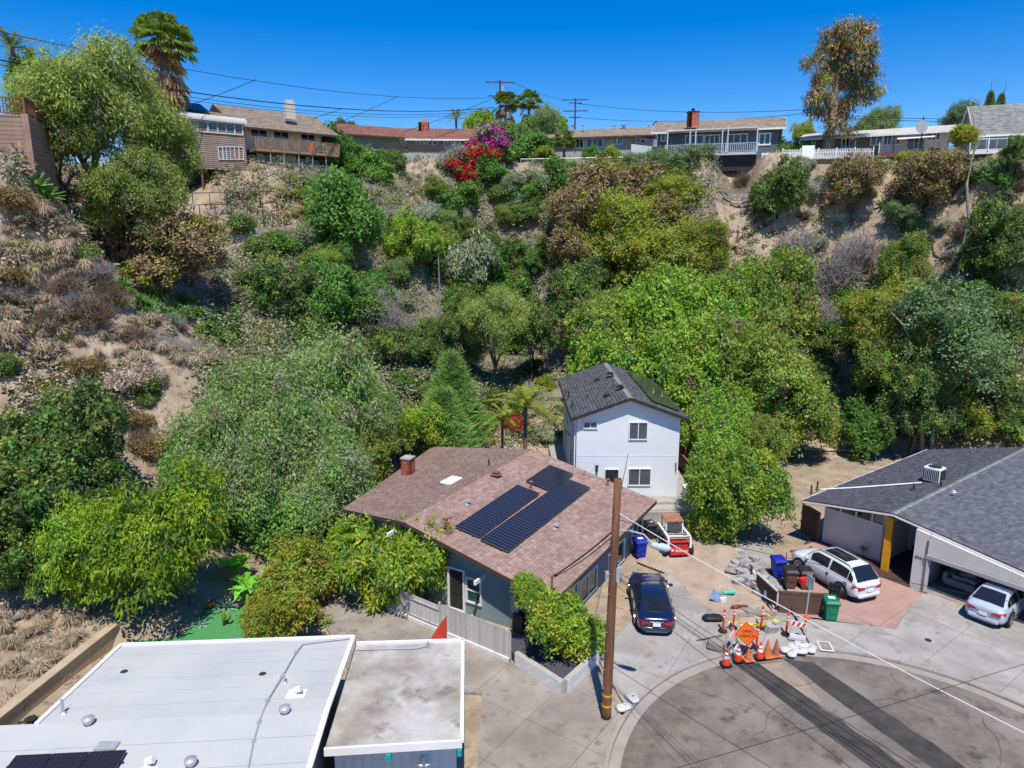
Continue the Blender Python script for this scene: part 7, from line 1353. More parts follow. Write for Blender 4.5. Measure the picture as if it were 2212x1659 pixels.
# bougainvillea and rim shrubs
for a_ in (('mag', 1058, 276, 105, 92.5, 'magenta bougainvillea at the end of the red roof'), ('red', 1035, 300, 100, 91, 'red bougainvillea tumbling below the magenta one'), ('red', 1012, 345, 95, 89, 'red bougainvillea patch lowest on the slope'), ('grey', 985, 318, 70, 90, 'pale flowering shrub left of the bougainvillea'), ('deep', 1060, 340, 90, 90, 'green shrub right of the red bougainvillea'), ('green', 1085, 318, 60, 92, 'dark shrub between bougainvillea and chain-link fence'), ('gold', 1180, 318, 50, 93.5, 'clipped yellow-green dome shrub before the grey house'), ('deep', 1273, 316, 36, 95, 'clipped round shrub under the grey house windows'), ('lime', 1330, 318, 46, 94.5, 'clipped light green shrub by the orange chair'), ('deep', 1290, 330, 60, 93.5, 'low green shrub row on the grey house lawn'), ('green', 1212, 345, 75, 88, 'green shrub against the pale block wall'), ('deep', 1300, 350, 90, 86, 'dark green shrub below the chain-link fence'), ('blue', 1385, 330, 80, 88, 'oleander-like shrub under the blue porch, left'), ('blue', 1430, 322, 110, 86, 'oleander-like shrub under the blue porch, middle'), ('blue', 1490, 318, 110, 84, 'oleander-like shrub under the blue porch, right')):
    tree(*a_, name='shrub', cat='shrub')
# the canyon slope, middle and right: trees one can tell apart
for a_ in (('deep', 733, 388, 165, -565, 'large dark green tree on the slope below the decks'), ('bright', 893, 462, 118, -590, 'bright round-headed tree in the middle of the slope'), ('brown', 1262, 400, 150, 80, 'brown-leaved tree left of the yellow-green one'), ('brown', 1335, 352, 190, 82, 'brown-leaved tree below the chain-link fence'), ('brown', 1255, 490, 150, -660, 'dark brown tree low on the middle slope'), ('yolive', 1450, 368, 130, 81, 'yellow-green topped tree below the blue porch'), ('yolive', 1345, 425, 165, 77, 'olive and yellow tree in the middle of the brown grove'), ('yolive', 1425, 470, 190, 75, 'olive tree below the yellow-green topped one'), ('yolive', 1528, 480, 120, 74, 'bright yellow-green shrubby tree at the right of the brown grove'), ('brown', 1420, 420, 130, 79, 'brown tree behind the olive ones'), ('dark', 1240, 570, 130, 71, 'shaded dark tree left of the bright canopy'),
           ('olive', 1300, 640, 175, 66, 'dull green tree at the left of the big canopy'), ('bright', 1440, 596, 230, 65, 'bright green tree at the top of the big canopy'), ('bright', 1555, 625, 210, 63, 'bright green tree right of the canopy top'), ('olive', 1655, 555, 190, 67, 'olive tree at the upper right of the canopy'), ('bright', 1330, 715, 190, 61, 'bright green tree just behind the white house ridge'), ('bright', 1480, 705, 250, 60, 'bright green tree right behind the white house'), ('olive', 1620, 690, 220, 59, 'olive tree in the right half of the canopy'), ('bright', 1540, 790, 190, 56, 'bright green tree beside the white house eave'), ('olive', 1690, 760, 210, 56, 'olive tree at the lower right of the canopy'), ('olive', 1745, 830, 150, 55, 'olive tree above the dirt yard'), ('bright', 1560, 868, 150, 50, 'bright green tree behind the round driveway tree'), ('olive', 1650, 905, 110, 49, 'olive tree right behind the round driveway tree'),
           ('blue', 2055, 622, 230, 56, 'blue-green gum tree with pale trunks right of the canopy'), ('yolive', 1905, 610, 150, 61, 'yellow-olive tree left of the blue-green gum'), ('olive', 1930, 720, 140, 58, 'olive tree below the yellow-olive one'), ('olive', 1960, 515, 110, 67, 'light green tree above the grey brush'), ('dark', 2175, 445, 150, 63, 'dark dense tree at the right edge, upper'), ('dark', 2170, 640, 150, 58, 'dark olive tree at the right edge, middle'), ('dark', 1990, 800, 150, 55, 'dark shrub tree below the gum tree'), ('deep', 1880, 880, 110, 55.5, 'deep green shrub at the edge of the dirt yard'), ('dark', 1690, 352, 130, -478, 'round dark tree on the terraced dirt slope'), ('brown', 1850, 338, 110, -500, 'olive-brown tree on the dirt slope below the deck'), ('brown', 2005, 330, 130, -470, 'sparse brown tree below the round sign'), ('deep', 2160, 345, 100, 70, 'clipped green hedge at the right edge'), ('dark', 2200, 300, 60, 68, 'dark tree cutting the right edge at the top'), ('blue', 1955, 440, 90, -510, 'grey-green shrub on the dirt slope')):
    tree(*a_)
T = tree('limebig', 1612, 978, 228, 39.6, 'round glossy green tree over the driveway beside the SUV', z0=.1); T.scale = (T.scale.x, T.scale.y, T.scale.z)
# the slope, left and middle
for a_ in (('soft', 700, 735, 270, -960, 'soft grey-green tree, top of the big left grove'), ('soft', 560, 800, 260, -1020, 'soft green tree, left shoulder of the big grove'), ('soft', 770, 830, 190, -1000, 'soft green tree, right shoulder of the big grove'), ('soft', 450, 870, 240, -1080, 'soft green tree, far left of the big grove'), ('soft', 640, 880, 290, -1070, 'soft green tree in the middle of the big grove'), ('olive', 775, 930, 150, -1050, 'yellowish tree of the grove touching the chimney'), ('soft', 470, 960, 240, -1140, 'soft green tree low at the left of the grove'), ('soft', 650, 985, 240, -1140, 'soft green tree lowest of the grove beside the brown roof'), ('deep', 560, 1045, 180, -1160, 'deep green tree at the foot of the grove'),
           ('dark', 95, 850, 260, -1120, 'dark small-leaved tree at the left edge'), ('dark', 60, 980, 250, -1240, 'dark small-leaved tree below the first at the left edge'), ('dark', 195, 950, 150, -1130, 'dark small-leaved tree beside the sandy path'), ('dark', 40, 1120, 190, -1300, 'lowest dark tree at the left edge'),
           ('jac', 290, 1035, 300, -1325, 'feathery yellow-green tree above the lawn'), ('jac', 150, 1090, 210, -1310, 'feathery yellow-green tree, left of the pair'), ('jac', 380, 1110, 130, -1300, 'feathery yellow-green tree overhanging the lawn edge'),
           ('brown', 345, 455, 220, -630, 'sparse olive-brown tree on the dry left slope'), ('dark', 610, 555, 150, -690, 'dark shrubby tree above the soft grove'), ('deep', 700, 575, 130, -720, 'dark green tree beside the grey brush'), ('deep', 770, 600, 120, -700, 'green tree left of the grey dead brush'), ('dark', 1000, 640, 90, 64, 'dark tree left of the pine'), ('pepper', 1065, 630, 140, 62, 'airy pine-like tree behind the driveway palm'), ('dark', 1150, 655, 120, 65, 'dark round tree behind the white house'), ('sage', 1010, 520, 120, -640, 'sage green tall shrub beside the dead conifer'), ('dark', 945, 690, 100, 61, 'dark shrub at the foot of the dead conifer')):
    tree(*a_)
tree('cone', 975, 775, 125, 54.5, 'upright feathery evergreen behind the brown roof', name='evergreen_tree'); tree('cone', 955, 850, 130, 52.5, 'lower feathery evergreen behind the brown roof', name='evergreen_tree'); tree('lime', 905, 880, 100, 50.5, 'yellow-green shrub between grove and evergreen', name='shrub', cat='shrub')
# yard plants by the brown house and the flat roof
for a_ in (('gold', 640, 1170, 150, 32, 'golden-green shrub behind the board fence'), ('gold', 612, 1240, 150, 29, 'golden-green shrub overhanging the artificial lawn'), ('gold', 565, 1295, 90, 28, 'small golden shrub at the corner of the white roof'), ('loquat', 815, 1150, 215, 33.0, 'long-leaved fruit tree between fence and teal wall, left'), ('loquat', 900, 1150, 190, 31.8, 'long-leaved fruit tree before the gable, middle of the three'), ('loquat', 748, 1160, 130, 34.2, 'long-leaved fruit tree furthest left by the fence')): tree(*a_, cat='tree')
tree('lime', 1225, 1290, 165, 27.3, 'spreading bush over the white block planter', name='shrub', cat='shrub', z0=.4); tree('lime', 1140, 1245, 72, 27.9, 'upright bush against the teal house corner', name='shrub', cat='shrub', z0=.4)
for u, v, Y, L, n, mt, lb in ((932, 812, 60, 1.7, 34, 'lf_agave', 'large blue agave left of the feathery evergreen'), (868, 850, 57.5, 1.5, 26, 'lf_agave', 'blue agave beside the dead grey brush'), (486, 1238, 31.5, .8, 22, 'lf_agave', 'blue agave among the banana plants'), (1198, 975, 48.5, .9, 22, 'lf_succ', 'green spiky plant behind the brown roof ridge'), (428, 1285, 30, .5, 26, 'lf_agave', 'small dark agave beside the lawn'), (685, 1290, 30.5, .7, 24, 'lf_rust', 'rusty aloe beside the board fence'), (705, 1305, 30, .6, 24, 'lf_palm', 'green aloe at the driveway edge'), (45, 1370, 25.6, .6, 26, 'lf_succ', 'green yucca in the straw at lower left'), (1165, 990, 47.5, .7, 22, 'lf_palm', 'spiky plant left of the white house')):
    p = at(u, v, Y); z_ = tz(p.x, Y); T = root('agave', (p.x, Y, z_ + .05), 0, lb, 'agave'); ob('rosette', rosette(int(u), n, L, L * .13, mt), None, T)
T = palm('feather_palm', 1135, 842, 49.5, 'feather', 3.0, 'golden-green feather palm between the brown and white houses', nf=20, mats=('lf_palmgold', 'lf_palmdry'), seed=12, tr_r=.16)
palm('feather_palm', 1085, 880, 50.5, 'feather', 2.2, 'smaller golden palm left of the taller one', nf=13, mats=('lf_palmgold', 'lf_palmdry'), seed=14, tr_r=.12)
# dead conifer pole with bare side twigs
p = at(947, 548, 63); zb_ = tz(p.x, 63); h = p.z - zb_; m = MB().tube([(0, 0, -.5), (0.03, 0, h * .5), (0, 0, h)], [.13, .09, .03], 7); rr = random.Random(8)
for k in range(34): z = h * (.25 + .72 * k / 34); a_ = rr.uniform(0, 6.28); l = rr.uniform(.4, 1.1) * (1.15 - z / h); m.tube([(0, 0, z), (math.cos(a_) * l, math.sin(a_) * l, z + rr.uniform(-.1, .15))], [.025, .008], 4)
T = root('dead_conifer', (p.x, 63, zb_), 0, 'thin dead conifer with short bare twigs above the blue agave', 'dead tree'); ob('trunk', m, 'deadwood', T)
# thin leaning tree at right with leafy tuft
p = at(2068, 590, 66); zb_ = tz(p.x, 66); Q = lambda u, v: at(u, v, 66) - Vector((p.x, 66, zb_)); m = MB().tube([Q(2068, 600), Q(2078, 540), Q(2092, 470), Q(2088, 400), Q(2098, 350), Q(2110, 300), Q(2100, 240)], [.17, .15, .13, .12, .1, .07, .02], 7)
for a_, b_ in (((2098, 350), (2084, 300)), ((2100, 340), (2130, 270)), ((2110, 300), (2122, 235)), ((2088, 400), (2105, 330))): m.tube([Q(*a_), Q(*b_)], [.06, .015], 5)
T = root('bare_tree', (p.x, 66, zb_), 0, 'thin crooked bare tree with a yellow-green tuft at right', 'tree'); ob('trunk', m, 'bark_pale', T); q = Q(2082, 292); lo = [(q.x, q.y, q.z, 1.0, 1.0, .9), (q.x + .2, q.y, q.z - .6, .8, .8, .7)]; ob('crown', crown('crown', 13, 'lf_yellow', lo, 120, 30, .24, .1, .3), None, T)
# grey dead stump and logs
for A, B, r_, lb in ((at(2060, 455, 71.5), at(2092, 430, 71), .35, 'grey fallen trunk on the dirt slope at right'), (at(2092, 438, 71.2), at(2150, 428, 70.5), .16, 'thin grey log beside the fallen trunk'), (gz(-10, 1338, 1.9), gz(78, 1298, 2.1), .2, 'pale log lying on the slope at the left edge'), (at(1690, 408, 79), at(1665, 420, 78), .15, 'dark timber step on the terraced slope')):
    A.z = tz(A.x, A.y) + r_ * .6; B.z = tz(B.x, B.y) + r_ * .7; ob('log', MB().tube([A, A.lerp(B, .5) + Vector((0, 0, .08)), B], [r_, r_ * .9, r_ * .7], 9), 'bark_pale', label=lb, cat='log')
for k, (u0, v0, u1, v1, Y) in enumerate(((1565, 418, 1640, 425, 79), (1560, 432, 1640, 440, 78), (1575, 448, 1635, 452, 77), (1700, 428, 1740, 432, 77))):
    A, B = hit(u0, v0), hit(u1, v1)
    if A and B: ob('timber_step', MB().beam(A + Vector((0, 0, .1)), B + Vector((0, 0, .1)), .18, .22), 'deadwood', label='weathered timber edging on the terraced dirt slope, %s' % ('top row', 'second row', 'third row', 'short piece at right')[k], cat='timber', group='timber edgings on the dirt slope')
A, B = hit(288, 738), hit(488, 790)
if A and B: T = root('timber_edging', (0, 0, 0), 0, 'long low timber retaining edge on the dry left slope', 'retaining edge'); [ob('plank', MB().beam(A.lerp(B, i / 5) + Vector((0, 0, .55)), A.lerp(B, (i + .97) / 5) + Vector((0, 0, .55)), .3, .6), 'deadwood', T) for i in range(5)]
# ---- fill shrubs over the slopes
FIL = ((((760, 345), (1000, 350), (960, 430), (1200, 400), (1230, 560), (1180, 640), (1080, 800), (860, 800), (740, 560)), 62, (('sage', 6), ('scrub', 4), ('grey', 3), ('green', 3), ('deadbrown', .6)), (1.3, 2.3), 'middle slope between the decks and the brown grove'),
       (((430, 520), (640, 500), (760, 560), (880, 690), (840, 780), (640, 760), (540, 640), (460, 600)), 28, (('scrub', 5), ('green', 2), ('sage', 3), ('deadbrown', 1), ('dead', .6)), (1.1, 2.0), 'slope above the soft green grove'),
       (((1540, 350), (2212, 360), (2212, 640), (1960, 600), (1600, 600)), 40, (('scrub', 2), ('sage', 2.5), ('grey', 2), ('deadbrown', 2), ('dead', 2), ('ygreen', .8)), (.7, 1.5), 'dirt slope below the right-hand houses'),
       (((1760, 600), (2212, 640), (2212, 960), (1980, 960), (1830, 880), (1780, 740)), 38, (('scrub', 4), ('green', 3), ('ygreen', 1.5), ('rust', 1.2), ('dead', 1)), (1.2, 2.1), 'lower slope right of the big canopy'),
       (((0, 420), (200, 400), (420, 480), (540, 620), (430, 760), (0, 800)), 22, (('deadbrown', 3), ('rust', 2), ('dead', 2), ('ygreen', .4), ('scrub', 1.0)), (.7, 1.4), 'dry slope at left'),
       (((0, 800), (300, 780), (420, 900), (340, 1010), (200, 960), (0, 1330)), 18, (('deadbrown', 3), ('rust', 2), ('scrub', 2)), (.7, 1.2), 'sandy slope above the lower left trees'),
       (((860, 780), (1190, 800), (1190, 960), (1040, 960), (850, 900)), 22, (('green', 4), ('scrub', 2), ('ygreen', 2), ('sage', 1)), (.7, 1.3), 'garden behind the brown roof'),
       (((600, 395), (760, 400), (720, 480), (640, 500)), 10, (('ygreen', 2), ('sage', 2)), (.6, 1.0), 'straw slope under the wooden decks'),
       (((1200, 560), (1700, 520), (1780, 700), (1830, 900), (1720, 880), (1560, 700), (1230, 720)), 14, (('scrub', 3), ('green', 3), ('ygreen', 1)), (1.2, 2.0), 'ground under the big canopy'))
KN = {'sage': 'sage green shrub', 'scrub': 'dark green shrub', 'grey': 'pale grey-green shrub', 'green': 'fresh green shrub', 'deadbrown': 'brown leafless brush', 'dead': 'grey leafless brush', 'ygreen': 'yellow-green shrub', 'rust': 'rusty brown shrub'}
rn = random.Random(21)
for poly, cnt, kinds, (r0, r1), where in FIL:
    x0 = min(p[0] for p in poly); x1 = max(p[0] for p in poly); y0 = min(p[1] for p in poly); y1 = max(p[1] for p in poly); tot = sum(k[1] for k in kinds); n = 0; tries = 0
    while n < cnt and tries < cnt * 12:
        tries += 1; u = rn.uniform(x0, x1); v = rn.uniform(y0, y1)
        if not pnt_poly(u, v, poly): continue
        h_ = hit(u, v)
        if h_ is None or h_.z < .4: continue
        k = rn.uniform(0, tot)
        for kd, wgt in kinds:
            k -= wgt
            if k <= 0: break
        rad = rn.uniform(r0, r1); plant(kd, h_ - Vector((0, 0, .1)), rad, rad * rn.uniform(.9, 1.4), '%s on the %s' % (KN[kd], where), 'shrubs on the ' + where); n += 1
MT = 0
while MT < 34:
    u = rn.uniform(650, 1230); v = rn.uniform(430, 800)
    if not pnt_poly(u, v, FIL[0][0]) and not pnt_poly(u, v, FIL[1][0]): continue
    h_ = hit(u, v); kd = rn.choice(('dark', 'deep', 'soft', 'olive', 'soft', 'dark')); rad = rn.uniform(1.5, 2.5); MT += 1
    if h_: plant(kd, h_ - Vector((0, 0, .2)), rad, rad * rn.uniform(1.1, 1.6), {'dark': 'small dark-leaved tree', 'deep': 'small deep green tree', 'soft': 'small grey-green tree', 'olive': 'small olive green tree'}[kd] + ' among the brush of the middle slope', 'small trees of the middle slope', cat='tree', name='small_tree')
for u, v, rad, h, kd, lb in ((1790, 640, 3.2, 4.2, 'dead', 'large grey leafless thicket right of the big canopy'), (1850, 590, 2.6, 3.6, 'dead', 'grey leafless thicket above the large one'), (1720, 560, 2.6, 2.6, 'dead', 'grey leafless brush at the upper edge of the canopy'), (1765, 720, 2.2, 3.2, 'dead', 'grey leafless thicket at the right edge of the canopy'), (845, 740, 2.3, 3.4, 'dead', 'grey leafless thicket above the blue agaves'), (855, 800, 1.6, 2.6, 'deadbrown', 'brown leafless thicket beside the blue agaves'), (805, 680, 1.8, 2.4, 'dead', 'grey leafless brush between green trees on the middle slope'), (195, 700, 1.9, 1.7, 'deadbrown', 'dark brown brush mound on the dry left slope'), (290, 850, 1.9, 1.5, 'dryflower', 'dry shrub covered in pale seed heads on the left slope'), (265, 930, .9, 1.1, 'rust', 'small rusty round shrub below the seed-head shrub'), (130, 440, 1.2, 1.3, 'rust', 'rusty bush below the tan block terrace'), (30, 470, 1.3, 1.3, 'rust', 'rusty bush at the left edge under the terrace'), (1115, 610, 2.2, 1.6, 'rust', 'orange-brown bush in the middle of the slope'), (1065, 600, 1.6, 1.3, 'rust', 'smaller orange-brown bush beside it'), (1850, 940, .5, .5, 'ygreen', 'small yellow-green tuft on the bank above the dirt yard'), (1820, 935, .4, .4, 'ygreen', 'tiny yellow-green tuft on the bank above the dirt yard'), (1110, 930, 1.2, 1.5, 'red', 'green shrub with red flowers left of the golden palm'), (2010, 440, 1.4, 1.2, 'deadbrown', 'brown brush beside the fallen trunk')):
    h_ = hit(u, v)
    if h_: plant(kd, h_ - Vector((0, 0, .1)), rad, h, lb, name='shrub')
# big-leaved rosette plants climbing the left slope
sm_ = [rosette(s, 22, .62, .16, 'lf_succ', curve=.15) for s in (1, 2, 3)]; n = 0
while n < 95:
    t = rn.random(); u = 230 + t * 290 + rn.uniform(-20, 20); v = 640 + t * 95 + rn.uniform(-38, 30)
    h_ = hit(u, v)
    if h_ is None: continue
    T = root('rosette_plant', h_ + Vector((0, 0, rn.uniform(.2, .6))), rn.uniform(0, 6), 'green rosette plant in the thick band across the left slope', 'succulent', 'rosette plants across the left slope'); s = rn.uniform(.7, 1.2); T.scale = (s, s, s); ob('rosette', sm_[n % 3], None, T); n += 1
for k, (u, v, lb) in enumerate(((105, 440, 'green rosette plant below the tan terrace, left'), (85, 425, 'green rosette plant nearest the tan terrace'), (205, 480, 'green rosette plant on the bare slope'), (1910, 455, 'rosette plant cluster on the right dirt slope, left'), (1935, 450, 'rosette plant cluster on the right dirt slope, middle'), (1955, 460, 'rosette plant cluster on the right dirt slope, right'), (1925, 470, 'rosette plant cluster on the right dirt slope, lowest'))):
    h_ = hit(u, v)
    if h_: T = root('rosette_plant', h_ + Vector((0, 0, .2)), k, lb, 'succulent'); T.scale = (1.7, 1.7, 1.7); ob('rosette', sm_[k % 3], None, T)
# straw clumps one by one where they stand out, finer straw as a mass
STR = ((((0, 470), (170, 470), (300, 560), (230, 640), (480, 740), (470, 800), (250, 800), (0, 800)), 190, 'dry straw clump on the left slope'), (((0, 1340), (110, 1330), (190, 1360), (120, 1450), (0, 1500)), 34, 'dry straw clump at the lower left above the tan wall'), (((600, 395), (745, 395), (700, 480), (640, 495)), 40, 'golden straw clump under the wooden decks'), (((400, 560), (560, 520), (640, 620), (480, 680)), 26, 'dry straw clump among the left shrubs'))
for i, (poly, cnt, lb) in enumerate(STR):
    n = 0; tries = 0; x0 = min(p[0] for p in poly); x1 = max(p[0] for p in poly); y0 = min(p[1] for p in poly); y1 = max(p[1] for p in poly)
    while n < cnt and tries < 2000:
        tries += 1; u = rn.uniform(x0, x1); v = rn.uniform(y0, y1)
        if not pnt_poly(u, v, poly): continue
        h_ = hit(u, v)
        if h_ is None: continue
        s = rn.uniform(.5, 1.35) * (.75 if i == 1 else 1); o = ob('straw_clump', STRAW[2 if i == 2 else (0, 1, 3)[n % 3]], None, label=lb, cat='grass clump', group=lb.replace('clump', 'clumps')); o.location = h_ - Vector((0, 0, .05)); o.rotation_euler = (rn.uniform(-.2, .2), rn.uniform(-.2, .2), rn.uniform(0, 6)); o.scale = (s, s, s * rn.uniform(.7, 1.1)); n += 1
N_ = 15000; rs = np.random.RandomState(12); X = rs.uniform(-46, 58, N_ * 3); Y = rs.uniform(17, 95, N_ * 3); Z = terr(X, Y); ok = (Z > .25) & (np.sin(X * .5 + 1) * np.cos(Y * .37) + rs.normal(size=len(X)) * .5 > -.1); X, Y, Z = X[ok][:N_], Y[ok][:N_], Z[ok][:N_]; n = len(X); per = 7; k = np.repeat(np.arange(n), per); a = rs.rand(n * per) * 6.283; hh = rs.uniform(.12, .55, n * per)
B = np.stack([X[k] + rs.normal(size=n * per) * .1, Y[k] + rs.normal(size=n * per) * .1, Z[k] - .03], 1); s = np.stack([-np.sin(a), np.cos(a), 0 * a], 1) * .022; Tp = B + np.stack([np.cos(a) * hh * .6, np.sin(a) * hh * .6, hh], 1)
ob('dry_grass', npmesh('dry_grass', np.stack([B - s, B + s, Tp], 1).reshape(-1, 3), np.arange(n * per)[:, None] * 3 + np.array([0, 1, 2]), 'straw'), None, label='thin dry grass scattered over the canyon slopes', kind='stuff')
# low scrub too dense and small to count
def hits(U, Vv):
    A = (U - 1106) / FPX; B = (829.5 - Vv) / FPX; dy = math.cos(PITCH) + B * math.sin(PITCH); dx = A / dy; dzz = (-math.sin(PITCH) + B * math.cos(PITCH)) / dy; Ys = np.arange(26, 112, .6); out = []
    for c0 in range(0, len(U), 200):
        a_, b_ = dx[c0:c0 + 200, None] * Ys, np.broadcast_to(Ys, (len(dx[c0:c0 + 200]), len(Ys))); h = terr(a_, b_); z = CAM_H + dzz[c0:c0 + 200, None] * Ys; hit_ = h > z; k_ = hit_.argmax(1); r_ = np.arange(len(k_)); out.append(np.stack([a_[r_, k_], Ys[k_], h[r_, k_], hit_.any(1)], 1))
    return np.concatenate(out)
rs = np.random.RandomState(31); M_ = 8600; U = rs.uniform(0, 2212, M_); Vv = rs.uniform(345, 1000, M_); Hh = hits(U, Vv)
dry = (U < 430 + (Vv < 700) * 60) & (Vv > 400); dirt = (U > 1540) & (Vv < 600); path = (np.abs(U - 330 - (Vv - 900) * .2) < 90) & (Vv > 760); yard = (Hh[:, 2] < .8)
den = np.sin(U * .013 + 2) * np.cos(Vv * .017 + U * .004) + .6 * np.sin(U * .037 + Vv * .021) + rs.normal(size=M_) * .45
ok = (Hh[:, 3] > 0) & ~yard & (den > np.where(path, 1.1, np.where(dirt, .25, np.where(dry, .25, -1.2)))); Hh = Hh[ok]; dry = dry[ok]; dirt = dirt[ok]; n = len(Hh); per = 40; k = np.repeat(np.arange(n), per); sz = rs.uniform(.8, 2.6, n)[k][:, None] * np.where(dry | dirt, .5, 1)[k][:, None]
off = rs.normal(size=(n * per, 3)) * np.array([.22, .22, .22]) * sz; off[:, 2] = np.abs(off[:, 2]); P = Hh[k, :3] + off; O = nrm(off + np.array([0, 0, .15])); Nn = nrm(O * .7 + rs.normal(size=P.shape) * .5 + np.array([0, 0, .4])); V, Fc = leaves(P, O + rs.normal(size=P.shape) * .7, Nn, rs.uniform(.18, .4, n * per), rs.uniform(.09, .17, n * per))
mi = np.where(dry, rs.choice(7, n, p=[.09, .03, .05, .06, .15, .52, .1]), np.where(dirt, rs.choice(7, n, p=[.18, .1, .1, .12, .18, .17, .15]), rs.choice(7, n, p=[.34, .2, .17, .05, .12, .07, .05])))
me = npmesh('low_scrub', V, Fc, 'lf_sage'); [me.materials.append(MATS[q]) for q in ('lf_dark', 'lf_olive', 'lf_rust', 'lf_grey', 'straw', 'dead_brown')]; me.polygons.foreach_set('material_index', mi[k].astype(np.int32)); ob('low_scrub', me, None, label='low mixed scrub covering the canyon slopes', kind='stuff')
# lane behind the houses with a red kerb
lq = [hit(u, v) for u, v in ((1120, 832), (1200, 818), (1262, 822), (1262, 866), (1150, 866))]
if all(lq):
    ob('back_lane', MB().add([p + Vector((0, 0, .25)) for p in lq] + [p - Vector((0, 0, 1)) for p in lq], [(0, 1, 2, 3, 4)][:1] + [(i, (i + 1) % 5, 5 + (i + 1) % 5, 5 + i) for i in range(5)]), 'asphalt', kind='structure', label='strip of asphalt lane behind the white house')
    T = root('red_kerb', (0, 0, 0)); T['kind'] = 'structure'; T['label'] = 'red painted kerb of the lane behind the white house'
    for a_, b_ in ((0, 1), (1, 2)):
        for q in range(4): ob('kerb_stone', MB().beam(lq[a_].lerp(lq[b_], q / 4) + Vector((0, 0, .33)), lq[a_].lerp(lq[b_], (q + .97) / 4) + Vector((0, 0, .33)), .18, .22), 'wood_red', T)
# stones edging the dirt yard
for k in range(34):
    t = k / 33; u = 1700 + t * 245; v = 968 + 8 * math.sin(t * 3.1) - 4 * t; q = gz(u, v, .1); r = random.Random(k); s = r.uniform(.16, .3) if k != 22 else .42; m = MB(); nn = 7
    m.lathe([(s * .7, 0), (s, s * .35), (s * .85, s * .75), (s * .3, s * .95)], n=nn); m.v = [(x * r.uniform(.9, 1.15), y * r.uniform(.8, 1.1), z * r.uniform(.85, 1.1)) for x, y, z in m.v]
    o = ob('edging_stone', m, 'stone', label='pale stone in the row edging the dirt yard', cat='stone', group='stones edging the dirt yard', smooth=True); o.location = q; o.rotation_euler = (0, 0, k)
# banana plants, cacti and pots in the left yard
def banana(u, v, Y, label, n=9, L=1.5, seed=1):
    p = at(u, v, Y); z_ = tz(p.x, Y); T = root('banana_plant', (p.x, Y, z_), 0, label, 'banana plant'); r = random.Random(seed); ob('stem', MB().tube([(0, 0, -.1), (.05, 0, .9)], [.1, .06], 8), 'lf_banana', T)
    for i in range(n):
        a = i * 2.399; e = R(r.uniform(35, 80)); l = L * r.uniform(.8, 1.15); s = Vector((-math.sin(a), math.cos(a), 0)); P = []
        for k_ in range(7): t = k_ / 6; c = Vector((.03, 0, .7)) + Vector((math.cos(a), math.sin(a), 0)) * l * math.cos(e) * t * (1 + .5 * t) + Vector((0, 0, l * (math.sin(e) * t - .55 * t * t))); w_ = l * .17 * math.sin(math.pi * (.12 + .86 * t)) * (t > .12) + .012; P += [c + s * w_ + Vector((0, 0, w_ * .35)), c, c - s * w_ + Vector((0, 0, w_ * .35))]
        ob('leaf', MB().add(P, [(q * 3 + j, q * 3 + j + 1, q * 3 + j + 4, q * 3 + j + 3) for q in range(6) for j in range(2)]), 'lf_banana', T)
banana(505, 1150, 34, 'banana plant beside the sandy bank, upper', seed=2, L=1.7); banana(545, 1205, 31.8, 'banana plant with broad leaves behind the golden shrub', seed=3, L=1.6); banana(520, 1215, 32.4, 'lower banana plant beside the blue agave', seed=4, L=1.3, n=7); banana(590, 1150, 34, 'banana plant at the edge of the grove', seed=5, L=1.4)
for u, v, Y, h, arms, lb in ((350, 1390, 25.6, 1.5, 4, 'branching cactus at the corner of the white roof'), (272, 1440, 24.2, .8, 1, 'short cactus beside the white roof edge'), (296, 1438, 24.1, .7, 0, 'leaning cactus beside the white roof edge'), (478, 1275, 30, .9, 1, 'thin cactus beyond the lawn'), (530, 1258, 30.2, 1.5, 0, 'tall thin cactus before the banana plants')):
    p = at(u, v, Y); z_ = tz(p.x, Y); T = root('cactus', (p.x, Y, z_), 0, lb, 'cactus'); ob('stem', MB().tube([(0, 0, -.1), (0, 0, h * .5), (.04, 0, h)], [.1, .11, .06], 8), 'lf_olive', T, smooth=True)
    for k in range(arms): a = k * 1.7; ob('arm', MB().tube([(0, 0, h * .35), (math.cos(a) * .25, math.sin(a) * .25, h * .45), (math.cos(a) * .3, math.sin(a) * .3, h * .95)], [.07, .08, .04], 7), 'lf_olive', T, smooth=True)
p = at(255, 1495, 22.6); T = root('plant_pot', (p.x, 22.6, .03), 0, 'white pot with a yellow cactus beside the white roof edge', 'plant pot'); ob('pot', MB().lathe([(.14, 0), (.2, .3), (.22, .32), (.18, .3)], n=12), 'white_paint', T); ob('cactus_stem', MB().tube([(0, 0, .25), (0, 0, .75)], [.07, .05], 7), 'lf_gold', T)
for k, (u, v, lb, s) in enumerate(((205, 1520, 'dark grey garden table in the swept yard', 1.0), (90, 1590, 'low dark table with a green plant at the lower left', 1.1))):
    q = gz(u, v, .6); T = root('garden_table', (q.x - .4, q.y, .03), R(20), lb, 'table'); ob('table_top', MB().box((0, 0, .68), (1.0 * s, 1.5 * s, .05)), 'dark_metal', T)
    for x in (-.42, .42):
        for y in (-.65, .65): ob('leg', MB().box((x * s, y * s, .34), (.06, .06, .66)), 'dark_metal', T)
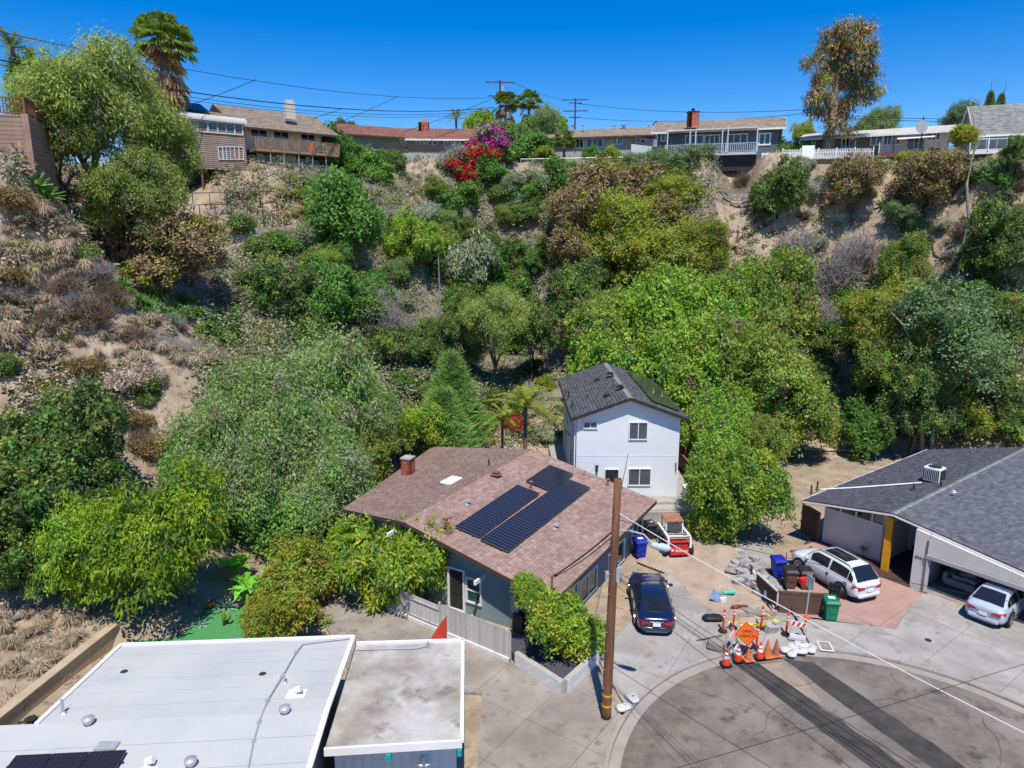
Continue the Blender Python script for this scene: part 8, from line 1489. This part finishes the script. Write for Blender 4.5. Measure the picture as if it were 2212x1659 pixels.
q = gz(92, 1565, .7); T = root('potted_plant', (q.x - .4, q.y, .73), 0, 'green potted plant on the low dark table', 'plant'); ob('pot', MB().lathe([(.14, 0), (.2, .22)], n=10), 'black_plastic', T); ob('rosette', rosette(5, 24, .4, .1, 'lf_succ'), None, T)
for u, v, c, lb in ((426, 1314, (.05, .6, .03), 'bright green toy on the sand beyond the lawn'), (455, 1312, (.8, .16, .01), 'orange toy on the sand beyond the lawn')):
    q = gz(u, v, .05); ob('toy', MB().box((q.x, q.y, .12), (.32, .2, .1), rz=.6).box((q.x + .08, q.y + .04, .2), (.14, .14, .1), rz=.6), pm('toy%d' % u, c, rough=.5), label=lb, cat='toy', bevel=.03)
# little palm-like plant against the right house wall
q = q3(3.3, .95, .13); T = root('wall_plant', q, 0, 'small dark palm-like plant against the white wall', 'plant'); ob('stem', MB().tube([(0, 0, 0), (0, 0, .55)], .03, 6), 'bark', T); r_ = ob('rosette', rosette(9, 16, .4, .07, 'lf_dark', el=(-.2, 1.0)), None, T); r_.location = (0, 0, .55)
# brown board fence beside the white house
def slat_fence(a, b, z0, h, label, mat='wood_red'):
    d = b - a; L_ = math.hypot(d.x, d.y); T = root('slat_fence', (a.x, a.y, z0), math.atan2(d.y, d.x), label, 'fence'); n = int(h / .15); me = MB().box((L_ / 2, 0, 0), (L_, .03, .135)).mesh('slat'); me.materials.append(MATS['wood_brown'])
    for k in range(n): o = ob('slat', me, None, T); o.location = (0, 0, .1 + k * .15)
    for k in range(int(L_ / 1.8) + 1): ob('post', MB().box((min(L_, k * 1.8), -.05, h / 2), (.1, .1, h + .05)), mat, T)
    ob('cap_rail', MB().box((L_ / 2, 0, h + .03), (L_, .14, .05)), mat, T)
slat_fence(Vector((12.75, 44.6, 0)), Vector((12.6, 51.5, 0)), .1, 1.9, 'brown slatted fence running back beside the white house'); slat_fence(Vector((11.2, 52.2, 0)), Vector((14.6, 52.0, 0)), .5, 2.3, 'brown slatted fence across the gap behind the white house')
slat_fence(q3(.5, 1.0, 0), q3(-.9, 1.6, 0), .1, 1.8, 'red-brown slatted gate at the corner of the right house')
